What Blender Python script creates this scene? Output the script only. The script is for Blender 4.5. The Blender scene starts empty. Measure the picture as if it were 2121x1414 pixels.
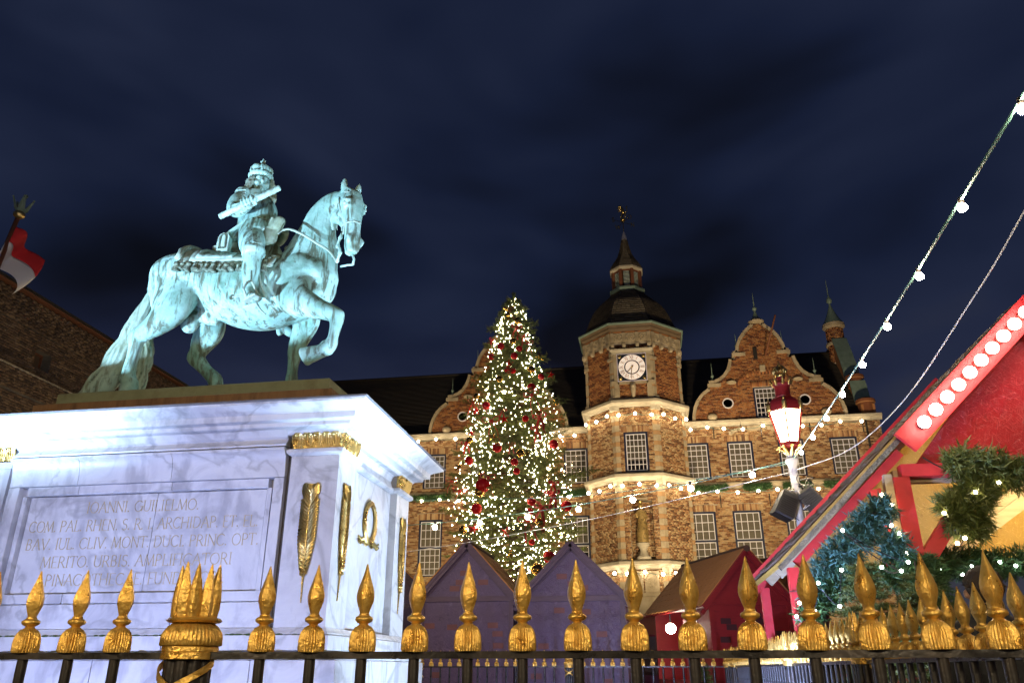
import bpy, math, random
import numpy as np
from mathutils import Vector, Matrix
R = math.radians
rnd = random.Random(7)
SC = bpy.context.scene
COL = SC.collection

# ---------------------------------------------------------------- camera
cam_d = bpy.data.cameras.new('camera')
cam = bpy.data.objects.new('camera', cam_d)
COL.objects.link(cam)
cam_d.sensor_width = 36.0
cam_d.lens = 27.5
cam_d.clip_start = 0.05
cam_d.clip_end = 3000
cam.location = (0, 0, 1.2)
cam.rotation_euler = (R(90 + 22.71), 0, R(9.5))
SC.camera = cam

# ---------------------------------------------------------------- night sky
world = bpy.data.worlds.new('World')
SC.world = world
world.use_nodes = True
wn = world.node_tree.nodes
wl = world.node_tree.links
wn.clear()
w_out = wn.new('ShaderNodeOutputWorld')
w_bg = wn.new('ShaderNodeBackground')
w_bg.inputs['Strength'].default_value = 1.1
tc = wn.new('ShaderNodeTexCoord')
mp = wn.new('ShaderNodeMapping')
mp.inputs['Rotation'].default_value = (R(12), R(-28), R(20))
mp.inputs['Scale'].default_value = (1.1, 1.0, 2.6)
nz = wn.new('ShaderNodeTexNoise')
nz.inputs['Scale'].default_value = 1.9
nz.inputs['Detail'].default_value = 3.2
nz.inputs['Roughness'].default_value = 0.46
nz.inputs['Distortion'].default_value = 0.3
rp = wn.new('ShaderNodeValToRGB')
els = rp.color_ramp.elements
els[0].position = 0.33; els[0].color = (0.0030, 0.0038, 0.0075, 1)
els[1].position = 0.47; els[1].color = (0.0075, 0.0115, 0.0300, 1)
e = els.new(0.58); e.color = (0.0130, 0.0185, 0.0430, 1)
e = els.new(0.70); e.color = (0.0270, 0.0300, 0.0430, 1)
# glow of the town low over the roofs, the same all round the horizon
sx = wn.new('ShaderNodeSeparateXYZ')
gr = wn.new('ShaderNodeMapRange')
gr.inputs[1].default_value = 0.05; gr.inputs[2].default_value = 0.42; gr.inputs[3].default_value = 1.0; gr.inputs[4].default_value = 0.0
gm = wn.new('ShaderNodeMix'); gm.data_type = 'RGBA'; gm.blend_type = 'ADD'
gm.inputs[7].default_value = (0.0090, 0.0060, 0.0080, 1)
wl.new(tc.outputs['Generated'], mp.inputs['Vector'])
wl.new(mp.outputs['Vector'], nz.inputs['Vector'])
wl.new(nz.outputs['Fac'], rp.inputs['Fac'])
wl.new(tc.outputs['Generated'], sx.inputs[0])
wl.new(sx.outputs['Z'], gr.inputs[0])
wl.new(gr.outputs[0], gm.inputs[0])
wl.new(rp.outputs['Color'], gm.inputs[6])
wl.new(gm.outputs[2], w_bg.inputs['Color'])
wl.new(w_bg.outputs['Background'], w_out.inputs['Surface'])

# ---------------------------------------------------------------- exposure and sampling
vs = SC.view_settings
vs.view_transform = 'Standard'
vs.look = 'None'
vs.exposure = 0.0
vs.gamma = 1.0
vs.use_curve_mapping = False
SC.render.engine = 'CYCLES'
cy = SC.cycles
cy.use_denoising = True
cy.max_bounces = 5
cy.diffuse_bounces = 3
cy.glossy_bounces = 3
cy.transmission_bounces = 4
cy.transparent_max_bounces = 8
cy.sample_clamp_indirect = 3.0
cy.sample_clamp_direct = 0.0
cy.caustics_reflective = False
cy.caustics_refractive = False
cy.use_light_tree = True

# ---------------------------------------------------------------- mesh helpers
def V(*a): return Vector(a)

def off_of(o):
    v = Vector((0, 0, 0))
    while o is not None:
        v += o.location
        o = o.parent
    return v

def root(name, label, cat, loc=(0, 0, 0), rz=0.0, group=None, kind=None):
    o = bpy.data.objects.new(name, None)
    COL.objects.link(o)
    o.empty_display_size = 0.2
    o.location = loc
    o.rotation_euler = (0, 0, rz)
    tag(o, label, cat, group, kind)
    return o

def tag(o, label=None, cat=None, group=None, kind=None):
    if label: o['label'] = label
    if cat: o['category'] = cat
    if group: o['group'] = group
    if kind: o['kind'] = kind
    return o

def link(name, mesh, parent=None, loc=(0, 0, 0), rot=(0, 0, 0), sc=None):
    o = bpy.data.objects.new(name, mesh)
    COL.objects.link(o)
    o.parent = parent
    o.location = loc
    o.rotation_euler = rot
    if sc is not None: o.scale = (sc, sc, sc) if isinstance(sc, (int, float)) else sc
    return o

def copy_tree(o, parent=None):
    c = o.copy()
    COL.objects.link(c)
    c.parent = parent
    for ch in o.children:
        copy_tree(ch, c)
    return c

def np_mesh(name, verts, faces, mat=None, smooth=None, nper=None):
    """verts (n,3) array, faces (m,k) array."""
    me = bpy.data.meshes.new(name)
    verts = np.asarray(verts, dtype=np.float32)
    faces = np.asarray(faces, dtype=np.int32)
    m, k = faces.shape
    me.vertices.add(len(verts)); me.vertices.foreach_set('co', verts.ravel())
    me.loops.add(m * k); me.loops.foreach_set('vertex_index', faces.ravel())
    me.polygons.add(m)
    me.polygons.foreach_set('loop_start', np.arange(0, m * k, k, dtype=np.int32))
    me.polygons.foreach_set('loop_total', np.full(m, k, dtype=np.int32))
    me.update(calc_edges=True)
    if mat: me.materials.append(mat)
    if smooth:
        me.polygons.foreach_set('use_smooth', np.ones(m, dtype=bool))
    return me

class MB:
    def __init__(s):
        s.v = []; s.f = []
    def add(s, vs, fs):
        b = len(s.v)
        s.v.extend([tuple(p) for p in vs])
        s.f.extend([tuple(i + b for i in f) for f in fs])
        return s
    def box(s, x0, x1, y0, y1, z0, z1):
        vs = [(x, y, z) for z in (z0, z1) for y in (y0, y1) for x in (x0, x1)]
        return s.add(vs, [(0, 2, 3, 1), (4, 5, 7, 6), (0, 1, 5, 4), (2, 6, 7, 3), (0, 4, 6, 2), (1, 3, 7, 5)])
    def obox(s, c, ax, ay, az):
        c = Vector(c); ax = Vector(ax); ay = Vector(ay); az = Vector(az)
        vs = [c + ax * i + ay * j + az * k for k in (-1, 1) for j in (-1, 1) for i in (-1, 1)]
        return s.add(vs, [(0, 2, 3, 1), (4, 5, 7, 6), (0, 1, 5, 4), (2, 6, 7, 3), (0, 4, 6, 2), (1, 3, 7, 5)])
    def beam(s, p, q, w, h, up=(0, 0, 1)):
        p = Vector(p); q = Vector(q); d = q - p; L = d.length; d.normalize()
        up = Vector(up); sd = d.cross(up)
        if sd.length < 1e-5: sd = d.cross(Vector((1, 0, 0)))
        sd.normalize(); u = sd.cross(d)
        return s.obox((p + q) / 2, d * (L / 2), sd * (w / 2), u * (h / 2))
    def loft(s, rings, caps=True, closed=True):
        n = len(rings[0]); vs = [p for r in rings for p in r]; fs = []
        for i in range(len(rings) - 1):
            for j in range(n if closed else n - 1):
                a = i * n + j; b = i * n + (j + 1) % n
                fs.append((a, b, b + n, a + n))
        if caps and closed:
            fs.append(tuple(reversed(range(n)))); fs.append(tuple(range((len(rings) - 1) * n, len(rings) * n)))
        return s.add(vs, fs)
    def tube(s, path, r, n=10, caps=True, up=None):
        P = [Vector(p) for p in path]; m = len(P)
        rr = r if isinstance(r, (list, tuple)) else [r] * m
        rings = []; prev = None
        for i in range(m):
            t = P[min(i + 1, m - 1)] - P[max(i - 1, 0)]
            t.normalize()
            ref = prev if prev is not None else (Vector(up) if up else (Vector((0, 0, 1)) if abs(t.z) < .9 else Vector((1, 0, 0))))
            a = ref - t * ref.dot(t)
            if a.length < 1e-5: a = t.orthogonal()
            a.normalize(); b = t.cross(a); prev = a
            rings.append([P[i] + (a * math.cos(2 * math.pi * k / n) + b * math.sin(2 * math.pi * k / n)) * rr[i] for k in range(n)])
        return s.loft(rings, caps)
    def etube(s, pts, n=18, cap=True):
        """pts: (x,y,z,ra,rb): ra in the XZ plane across the path, rb along Y. Rounded ends."""
        P = [Vector(p[:3]) for p in pts]; ra = [p[3] for p in pts]; rb = [p[4] for p in pts]
        # rounded ends
        def T(i):
            t = P[min(i + 1, len(P) - 1)] - P[max(i - 1, 0)]
            return t.normalized()
        rings = []
        seq = []
        t0 = T(0); tn = T(len(P) - 1)
        if cap:
            for k in (0.92, 0.7, 0.38):
                e = math.sqrt(1 - k * k)
                seq.append((P[0] - t0 * ra[0] * k * .8, t0, ra[0] * e, rb[0] * e))
        for i in range(len(P)): seq.append((P[i], T(i), ra[i], rb[i]))
        if cap:
            for k in (0.38, 0.7, 0.92):
                e = math.sqrt(1 - k * k)
                seq.append((P[-1] + tn * ra[-1] * k * .8, tn, ra[-1] * e, rb[-1] * e))
        for (c, t, a_, b_) in seq:
            yv = Vector((0, 1, 0)); bv = yv - t * yv.dot(t)
            if bv.length < .05: bv = Vector((1, 0, 0)) - t * t.x
            bv.normalize(); av = bv.cross(t).normalized()
            rings.append([c + av * (a_ * math.cos(2 * math.pi * k / n)) + bv * (b_ * math.sin(2 * math.pi * k / n)) for k in range(n)])
        return s.loft(rings, True)
    def lathe(s, prof, n=24, c=(0, 0, 0), a0=0.0, a1=None, rfn=None):
        full = a1 is None
        m = n if full else n + 1
        vs = []
        for (r, z) in prof:
            for k in range(m):
                a = a0 + (2 * math.pi if full else (a1 - a0)) * k / n
                q = r * (rfn(a, z) if rfn else 1)
                vs.append((c[0] + q * math.cos(a), c[1] + q * math.sin(a), c[2] + z))
        fs = []
        for i in range(len(prof) - 1):
            for k in range(n):
                a = i * m + k; b = i * m + (k + 1) % m
                fs.append((a, b, b + m, a + m))
        if full:
            if prof[0][0] > 1e-6: fs.append(tuple(reversed(range(n))))
            if prof[-1][0] > 1e-6: fs.append(tuple(range((len(prof) - 1) * m, len(prof) * m)))
        return s.add(vs, fs)
    def sphere(s, c, r, nu=14, nv=9, sc=(1, 1, 1)):
        prof = []
        for i in range(nv + 1):
            a = -math.pi / 2 + math.pi * i / nv
            prof.append((max(1e-5, math.cos(a)) * r, math.sin(a) * r))
        vs = []; fs = []
        for (q, z) in prof:
            for k in range(nu):
                a = 2 * math.pi * k / nu
                vs.append((c[0] + q * math.cos(a) * sc[0], c[1] + q * math.sin(a) * sc[1], c[2] + z * sc[2]))
        for i in range(nv):
            for k in range(nu):
                a = i * nu + k; b = i * nu + (k + 1) % nu
                fs.append((a, b, b + nu, a + nu))
        return s.add(vs, fs)
    def prism(s, poly, fn, d0, d1):
        """poly: list of (u,w); fn(u,w,d)->xyz; extruded from d0 to d1."""
        n = len(poly)
        vs = [fn(u, w, d0) for (u, w) in poly] + [fn(u, w, d1) for (u, w) in poly]
        fs = [tuple(range(n)), tuple(reversed(range(n, 2 * n)))]
        for i in range(n):
            j = (i + 1) % n
            fs.append((i, i + n, j + n, j))
        return s.add(vs, fs)
    def ribbon(s, path, fn, t, d0, d1):
        """rectangular bar following a 2-D path (u,w), thickness t outward to the left of the path, depth d0..d1."""
        rings = []
        m = len(path)
        for i in range(m):
            a = path[max(i - 1, 0)]; b = path[min(i + 1, m - 1)]
            du, dw = b[0] - a[0], b[1] - a[1]
            L = math.hypot(du, dw) or 1
            nu_, nw_ = -dw / L, du / L
            u, w = path[i]
            rings.append([fn(u, w, d0), fn(u + nu_ * t, w + nw_ * t, d0), fn(u + nu_ * t, w + nw_ * t, d1), fn(u, w, d1)])
        return s.loft(rings, True)
    def xform(s, mtx):
        s.v = [tuple(mtx @ Vector(p)) for p in s.v]
        return s
    def mesh(s, name, mat=None, smooth=None, off=None):
        me = bpy.data.meshes.new(name)
        vs = s.v if off is None else [(p[0] - off[0], p[1] - off[1], p[2] - off[2]) for p in s.v]
        me.from_pydata(vs, [], s.f)
        me.update()
        if mat: me.materials.append(mat)
        if smooth:
            me.polygons.foreach_set('use_smooth', np.ones(len(me.polygons), dtype=bool))
            if smooth is not True: me.set_sharp_from_angle(angle=R(smooth))
        return me
    def build(s, name, mat, parent=None, smooth=None, local=False, fix=False):
        off = None if (local or parent is None) else off_of(parent)
        me = s.mesh(name, mat, smooth, off)
        if fix: fix_normals(me)
        return link(name, me, parent)

def fix_normals(me):
    import bmesh
    bm = bmesh.new(); bm.from_mesh(me)
    bmesh.ops.recalc_face_normals(bm, faces=bm.faces)
    bm.to_mesh(me); bm.free()

def remesh_obj(name, mb, mat, parent, voxel, smooth_it, extra=None):
    me = mb.mesh(name + '_raw')
    fix_normals(me)
    tmp = bpy.data.objects.new(name + '_raw', me)
    COL.objects.link(tmp)
    m = tmp.modifiers.new('r', 'REMESH'); m.mode = 'VOXEL'; m.voxel_size = voxel; m.adaptivity = 0
    if smooth_it:
        sm = tmp.modifiers.new('s', 'SMOOTH'); sm.factor = .5; sm.iterations = smooth_it
    dg = bpy.context.evaluated_depsgraph_get()
    ev = tmp.evaluated_get(dg)
    out = bpy.data.meshes.new_from_object(ev)
    bpy.data.objects.remove(tmp)
    bpy.data.meshes.remove(me)
    out.name = name
    off = off_of(parent) if parent else Vector((0, 0, 0))
    out.transform(Matrix.Translation(-off))
    out.materials.clear(); out.materials.append(mat)
    out.polygons.foreach_set('use_smooth', np.ones(len(out.polygons), dtype=bool))
    return link(name, out, parent)

# ---------------------------------------------------------------- materials
def mat(name, cols, scale=3.0, rough=0.6, metal=0.0, bump=0.0, bscale=None, stretch=(1, 1, 1), island=0.0, emit=None, estr=0.0,
        rough_var=0.0, detail=6.0, spec=0.5, dist=0.0, lo=0.32, hi=0.68, sampling=None, coat=0.0, bstretch=None, objrand=False):
    m = bpy.data.materials.new(name)
    m.use_nodes = True
    nt = m.node_tree; n = nt.nodes; l = nt.links
    b = n['Principled BSDF']
    b.inputs['Roughness'].default_value = rough
    b.inputs['Metallic'].default_value = metal
    b.inputs['Specular IOR Level'].default_value = spec
    if coat: b.inputs['Coat Weight'].default_value = coat
    if isinstance(cols[0], (int, float)): cols = [cols]
    t = n.new('ShaderNodeTexCoord')
    mpn = n.new('ShaderNodeMapping'); mpn.inputs['Scale'].default_value = stretch
    l.new(t.outputs['Object'], mpn.inputs['Vector'])
    if objrand:     # every copy of a part gets its own wear
        oi = n.new('ShaderNodeObjectInfo'); mu_ = n.new('ShaderNodeMath'); mu_.operation = 'MULTIPLY'; mu_.inputs[1].default_value = 53.0
        l.new(oi.outputs['Random'], mu_.inputs[0]); l.new(mu_.outputs[0], mpn.inputs['Location'])
    if len(cols) == 1:
        b.inputs['Base Color'].default_value = (*cols[0], 1)
    if len(cols) > 1 or rough_var:
        nz_ = n.new('ShaderNodeTexNoise')
        nz_.inputs['Scale'].default_value = scale; nz_.inputs['Detail'].default_value = detail
        nz_.inputs['Roughness'].default_value = .62; nz_.inputs['Distortion'].default_value = dist
        l.new(mpn.outputs['Vector'], nz_.inputs['Vector'])
        fac = nz_.outputs['Fac']
        if island:
            g = n.new('ShaderNodeNewGeometry')
            mx = n.new('ShaderNodeMix'); mx.data_type = 'FLOAT'; mx.inputs[0].default_value = island
            l.new(fac, mx.inputs[2]); l.new(g.outputs['Random Per Island'], mx.inputs[3])
            fac = mx.outputs[0]
        if len(cols) > 1:
            rp_ = n.new('ShaderNodeValToRGB'); el = rp_.color_ramp.elements
            k = len(cols)
            el[0].position = lo; el[0].color = (*cols[0], 1)
            el[1].position = hi; el[1].color = (*cols[-1], 1)
            for i in range(1, k - 1):
                q = el.new(lo + (hi - lo) * i / (k - 1)); q.color = (*cols[i], 1)
            l.new(fac, rp_.inputs['Fac']); l.new(rp_.outputs['Color'], b.inputs['Base Color'])
        if rough_var:
            mr = n.new('ShaderNodeMapRange'); mr.inputs[1].default_value = .3; mr.inputs[2].default_value = .7
            mr.inputs[3].default_value = rough - rough_var; mr.inputs[4].default_value = rough + rough_var
            l.new(nz_.outputs['Fac'], mr.inputs[0]); l.new(mr.outputs[0], b.inputs['Roughness'])
    if bump:
        nb = n.new('ShaderNodeTexNoise'); nb.inputs['Scale'].default_value = bscale or scale * 6
        nb.inputs['Detail'].default_value = 5
        if bstretch:
            mp2 = n.new('ShaderNodeMapping'); mp2.inputs['Scale'].default_value = bstretch
            l.new(t.outputs['Object'], mp2.inputs['Vector']); l.new(mp2.outputs['Vector'], nb.inputs['Vector'])
        else:
            l.new(mpn.outputs['Vector'], nb.inputs['Vector'])
        bp = n.new('ShaderNodeBump'); bp.inputs['Strength'].default_value = bump; bp.inputs['Distance'].default_value = .02
        l.new(nb.outputs['Fac'], bp.inputs['Height']); l.new(bp.outputs['Normal'], b.inputs['Normal'])
    if emit:
        b.inputs['Emission Color'].default_value = (*emit, 1)
        b.inputs['Emission Strength'].default_value = estr
    if sampling: m.cycles.emission_sampling = sampling
    return m

def glass_mat(name, tint=(.9, .95, 1.0), refl=1.0):
    m = bpy.data.materials.new(name); m.use_nodes = True
    nt = m.node_tree; n = nt.nodes; l = nt.links
    n.remove(n['Principled BSDF'])
    o = n['Material Output']
    tr = n.new('ShaderNodeBsdfTransparent'); tr.inputs['Color'].default_value = (*tint, 1)
    gl = n.new('ShaderNodeBsdfGlossy'); gl.inputs['Roughness'].default_value = .03
    fr = n.new('ShaderNodeFresnel'); fr.inputs['IOR'].default_value = 1.52
    mx = n.new('ShaderNodeMixShader')
    l.new(fr.outputs[0], mx.inputs[0]); l.new(tr.outputs[0], mx.inputs[1]); l.new(gl.outputs[0], mx.inputs[2])
    l.new(mx.outputs[0], o.inputs['Surface'])
    return m
# ---------------------------------------------------------------- bronze with patina
def patina(name, pale, mid, dark, streak=.5, brown=.35):
    m = bpy.data.materials.new(name); m.use_nodes = True
    nt = m.node_tree; n = nt.nodes; l = nt.links
    b = n['Principled BSDF']
    b.inputs['Roughness'].default_value = .62
    b.inputs['Specular IOR Level'].default_value = .35
    t = n.new('ShaderNodeTexCoord')
    def noise(sc, st, det=6, ds=0.0):
        mpn = n.new('ShaderNodeMapping'); mpn.inputs['Scale'].default_value = st
        l.new(t.outputs['Object'], mpn.inputs['Vector'])
        z = n.new('ShaderNodeTexNoise'); z.inputs['Scale'].default_value = sc; z.inputs['Detail'].default_value = det
        z.inputs['Roughness'].default_value = .65; z.inputs['Distortion'].default_value = ds
        l.new(mpn.outputs['Vector'], z.inputs['Vector'])
        return z.outputs['Fac']
    def ramp(f, p0, p1, c0, c1):
        r = n.new('ShaderNodeValToRGB'); r.color_ramp.elements[0].position = p0; r.color_ramp.elements[1].position = p1
        r.color_ramp.elements[0].color = (*c0, 1); r.color_ramp.elements[1].color = (*c1, 1)
        l.new(f, r.inputs['Fac']); return r.outputs['Color']
    def mix(f, a, c):
        x = n.new('ShaderNodeMix'); x.data_type = 'RGBA'
        l.new(f, x.inputs[0]); l.new(a, x.inputs[6])
        if isinstance(c, tuple): x.inputs[7].default_value = (*c, 1)
        else: l.new(c, x.inputs[7])
        return x.outputs[2]
    base = ramp(noise(1.6, (1, 1, 1)), .36, .62, mid, pale)
    st = ramp(noise(5.0, (2.2, 2.2, .28), 8, .4), .50, .60, (0, 0, 0), (1, 1, 1))
    stf = n.new('ShaderNodeMath'); stf.operation = 'MULTIPLY'; stf.inputs[1].default_value = streak
    l.new(st, stf.inputs[0])
    c1 = mix(stf.outputs[0], base, dark)
    sp = ramp(noise(9, (1, 1, .6), 8), .60, .68, (0, 0, 0), (1, 1, 1))
    spf = n.new('ShaderNodeMath'); spf.operation = 'MULTIPLY'; spf.inputs[1].default_value = brown
    l.new(sp, spf.inputs[0])
    c2 = mix(spf.outputs[0], c1, (.075, .05, .025))
    # relief shading put into the colour: ridges of the casting paler, hollows darker
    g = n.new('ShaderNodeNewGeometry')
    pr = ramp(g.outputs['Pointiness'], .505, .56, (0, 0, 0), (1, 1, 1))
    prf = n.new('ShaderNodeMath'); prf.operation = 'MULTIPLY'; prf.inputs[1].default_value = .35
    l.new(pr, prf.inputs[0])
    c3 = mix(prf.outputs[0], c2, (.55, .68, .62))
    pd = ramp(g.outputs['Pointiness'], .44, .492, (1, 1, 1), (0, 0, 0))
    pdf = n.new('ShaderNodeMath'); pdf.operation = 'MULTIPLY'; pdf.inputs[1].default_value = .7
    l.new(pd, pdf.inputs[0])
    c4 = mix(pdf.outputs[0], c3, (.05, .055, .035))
    l.new(c4, b.inputs['Base Color'])
    bp = n.new('ShaderNodeBump'); bp.inputs['Strength'].default_value = .55; bp.inputs['Distance'].default_value = .012
    l.new(noise(22, (1, 1, 1), 6), bp.inputs['Height'])
    l.new(bp.outputs['Normal'], b.inputs['Normal'])
    return m
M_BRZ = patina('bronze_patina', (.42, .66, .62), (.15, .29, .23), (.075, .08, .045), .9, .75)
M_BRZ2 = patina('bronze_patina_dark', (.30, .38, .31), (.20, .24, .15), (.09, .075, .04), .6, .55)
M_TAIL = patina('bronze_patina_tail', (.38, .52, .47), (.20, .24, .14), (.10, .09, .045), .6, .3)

def dense(pts, k=4):
    """Catmull-Rom resampling of (x,y,z,ra,rb) stations."""
    P = [np.array(p, float) for p in pts]
    P = [2 * P[0] - P[1]] + P + [2 * P[-1] - P[-2]]
    out = []
    for i in range(1, len(P) - 2):
        for j in range(k):
            t = j / k
            a, b_, c_, d_ = P[i - 1], P[i], P[i + 1], P[i + 2]
            q = .5 * ((2 * b_) + (-a + c_) * t + (2 * a - 5 * b_ + 4 * c_ - d_) * t * t + (-a + 3 * b_ - 3 * c_ + d_) * t ** 3)
            q[3] = max(q[3], .01); q[4] = max(q[4], .01)
            out.append(tuple(q))
    out.append(tuple(P[-2]))
    return out
HT = {
  'trunk': [(-6.465, 8.87, 6.013, 0.149, 0.238), (-6.302, 8.87, 6.151, 0.323, 0.436), (-6.066, 8.87, 6.187, 0.397, 0.456), (-5.786, 8.87, 6.108, 0.394, 0.414), (-5.479, 8.87, 6.001, 0.42, 0.412), (-5.152, 8.87, 5.907, 0.472, 0.434), (-4.862, 8.87, 5.856, 0.474, 0.427), (-4.587, 8.87, 5.914, 0.461, 0.397), (-4.341, 8.87, 5.988, 0.427, 0.376), (-4.172, 8.87, 6.068, 0.312, 0.328)],
  'neck': [(-4.358, 8.87, 6.138, 0.495, 0.307), (-4.289, 8.86, 6.372, 0.413, 0.227), (-4.245, 8.85, 6.613, 0.343, 0.171), (-4.201, 8.83, 6.823, 0.266, 0.133), (-4.14, 8.81, 7.019, 0.227, 0.114), (-3.985, 8.78, 7.157, 0.198, 0.119), (-3.819, 8.75, 7.164, 0.172, 0.138)],
  'nhind': [(-6.075, 8.65, 5.928, 0.362, 0.217), (-6.016, 8.57, 5.726, 0.332, 0.183), (-6.023, 8.51, 5.542, 0.263, 0.158), (-6.109, 8.47, 5.39, 0.186, 0.14), (-6.25, 8.45, 5.264, 0.134, 0.108), (-6.366, 8.45, 5.184, 0.12, 0.09), (-6.363, 8.45, 5.046, 0.092, 0.078), (-6.378, 8.45, 4.862, 0.078, 0.074), (-6.388, 8.45, 4.704, 0.086, 0.086), (-6.369, 8.45, 4.614, 0.095, 0.095)],
  'fhind': [(-5.941, 9.07, 6.039, 0.325, 0.228), (-5.906, 9.15, 5.798, 0.312, 0.187), (-5.877, 9.21, 5.658, 0.27, 0.162), (-5.867, 9.23, 5.53, 0.229, 0.149), (-5.937, 9.25, 5.395, 0.174, 0.13), (-5.982, 9.25, 5.264, 0.124, 0.105), (-6.006, 9.25, 5.199, 0.128, 0.09), (-5.928, 9.25, 5.102, 0.103, 0.088), (-5.802, 9.25, 4.976, 0.088, 0.084), (-5.694, 9.25, 4.878, 0.097, 0.097), (-5.654, 9.25, 4.824, 0.102, 0.102)],
  'nfore': [(-4.371, 8.59, 5.786, 0.279, 0.14), (-4.249, 8.53, 5.593, 0.229, 0.138), (-4.041, 8.47, 5.472, 0.172, 0.129), (-3.848, 8.43, 5.377, 0.13, 0.11), (-3.688, 8.41, 5.306, 0.107, 0.096), (-3.629, 8.41, 5.253, 0.102, 0.087), (-3.627, 8.41, 5.143, 0.08, 0.072), (-3.646, 8.41, 5.001, 0.066, 0.066), (-3.666, 8.41, 4.895, 0.083, 0.083), (-3.712, 8.41, 4.82, 0.087, 0.087)],
  'nfhoof': [(-3.712, 8.41, 4.827, 0.083, 0.083), (-3.817, 8.41, 4.794, 0.087, 0.096), (-3.907, 8.41, 4.77, 0.105, 0.11), (-3.958, 8.41, 4.757, 0.101, 0.101)],
  'ffore': [(-4.51, 9.12, 5.84, 0.318, 0.159), (-4.41, 9.21, 5.631, 0.208, 0.135), (-4.451, 9.23, 5.456, 0.161, 0.128), (-4.502, 9.23, 5.288, 0.126, 0.107), (-4.523, 9.23, 5.159, 0.111, 0.094), (-4.534, 9.23, 5.031, 0.082, 0.073), (-4.537, 9.23, 4.877, 0.072, 0.072), (-4.534, 9.23, 4.763, 0.085, 0.085)],
  'tail': [(-6.544, 8.87, 6.144, 0.095, 0.095), (-6.611, 8.87, 5.86, 0.136, 0.136), (-6.715, 8.87, 5.571, 0.184, 0.184), (-6.869, 8.92, 5.31, 0.232, 0.232), (-6.983, 8.92, 5.03, 0.242, 0.242), (-7.144, 8.92, 4.796, 0.192, 0.192), (-7.313, 8.92, 4.666, 0.108, 0.108)],
  'tail2': [(-6.792, 9.02, 5.533, 0.149, 0.149), (-6.738, 9.02, 5.263, 0.167, 0.167), (-6.751, 9.02, 5.001, 0.146, 0.146), (-6.818, 9.02, 4.748, 0.12, 0.12)],
  'rider_torso': [(-5.199, 8.85, 6.789, 0.225, 0.247), (-5.178, 8.85, 6.931, 0.221, 0.221), (-5.134, 8.85, 7.101, 0.222, 0.244), (-5.158, 8.85, 7.28, 0.228, 0.285), (-5.223, 8.85, 7.466, 0.217, 0.304), (-5.212, 8.83, 7.557, 0.115, 0.138)],
  'rleg': [(-5.122, 8.67, 6.791, 0.197, 0.157), (-4.98, 8.49, 6.506, 0.196, 0.157), (-4.863, 8.37, 6.279, 0.155, 0.139), (-4.842, 8.34, 6.142, 0.13, 0.124), (-4.839, 8.33, 5.979, 0.129, 0.116), (-4.83, 8.33, 5.823, 0.096, 0.087), (-4.826, 8.33, 5.708, 0.078, 0.07)],
  'rarm': [(-5.279, 8.59, 7.349, 0.145, 0.145), (-5.308, 8.49, 7.171, 0.128, 0.128), (-5.302, 8.42, 7.026, 0.112, 0.112), (-5.164, 8.35, 6.954, 0.101, 0.101), (-5.035, 8.29, 6.987, 0.086, 0.086), (-4.973, 8.27, 7.015, 0.076, 0.076)],
}
# ---------------------------------------------------------------- equestrian statue
ST = root('equestrian_statue', 'verdigris bronze rider with crown and baton on a horse with one foreleg raised', 'statue', (-5.2, 8.87, 4.27))
Z0 = 4.272   # top of the bronze slab the hooves stand on

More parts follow.
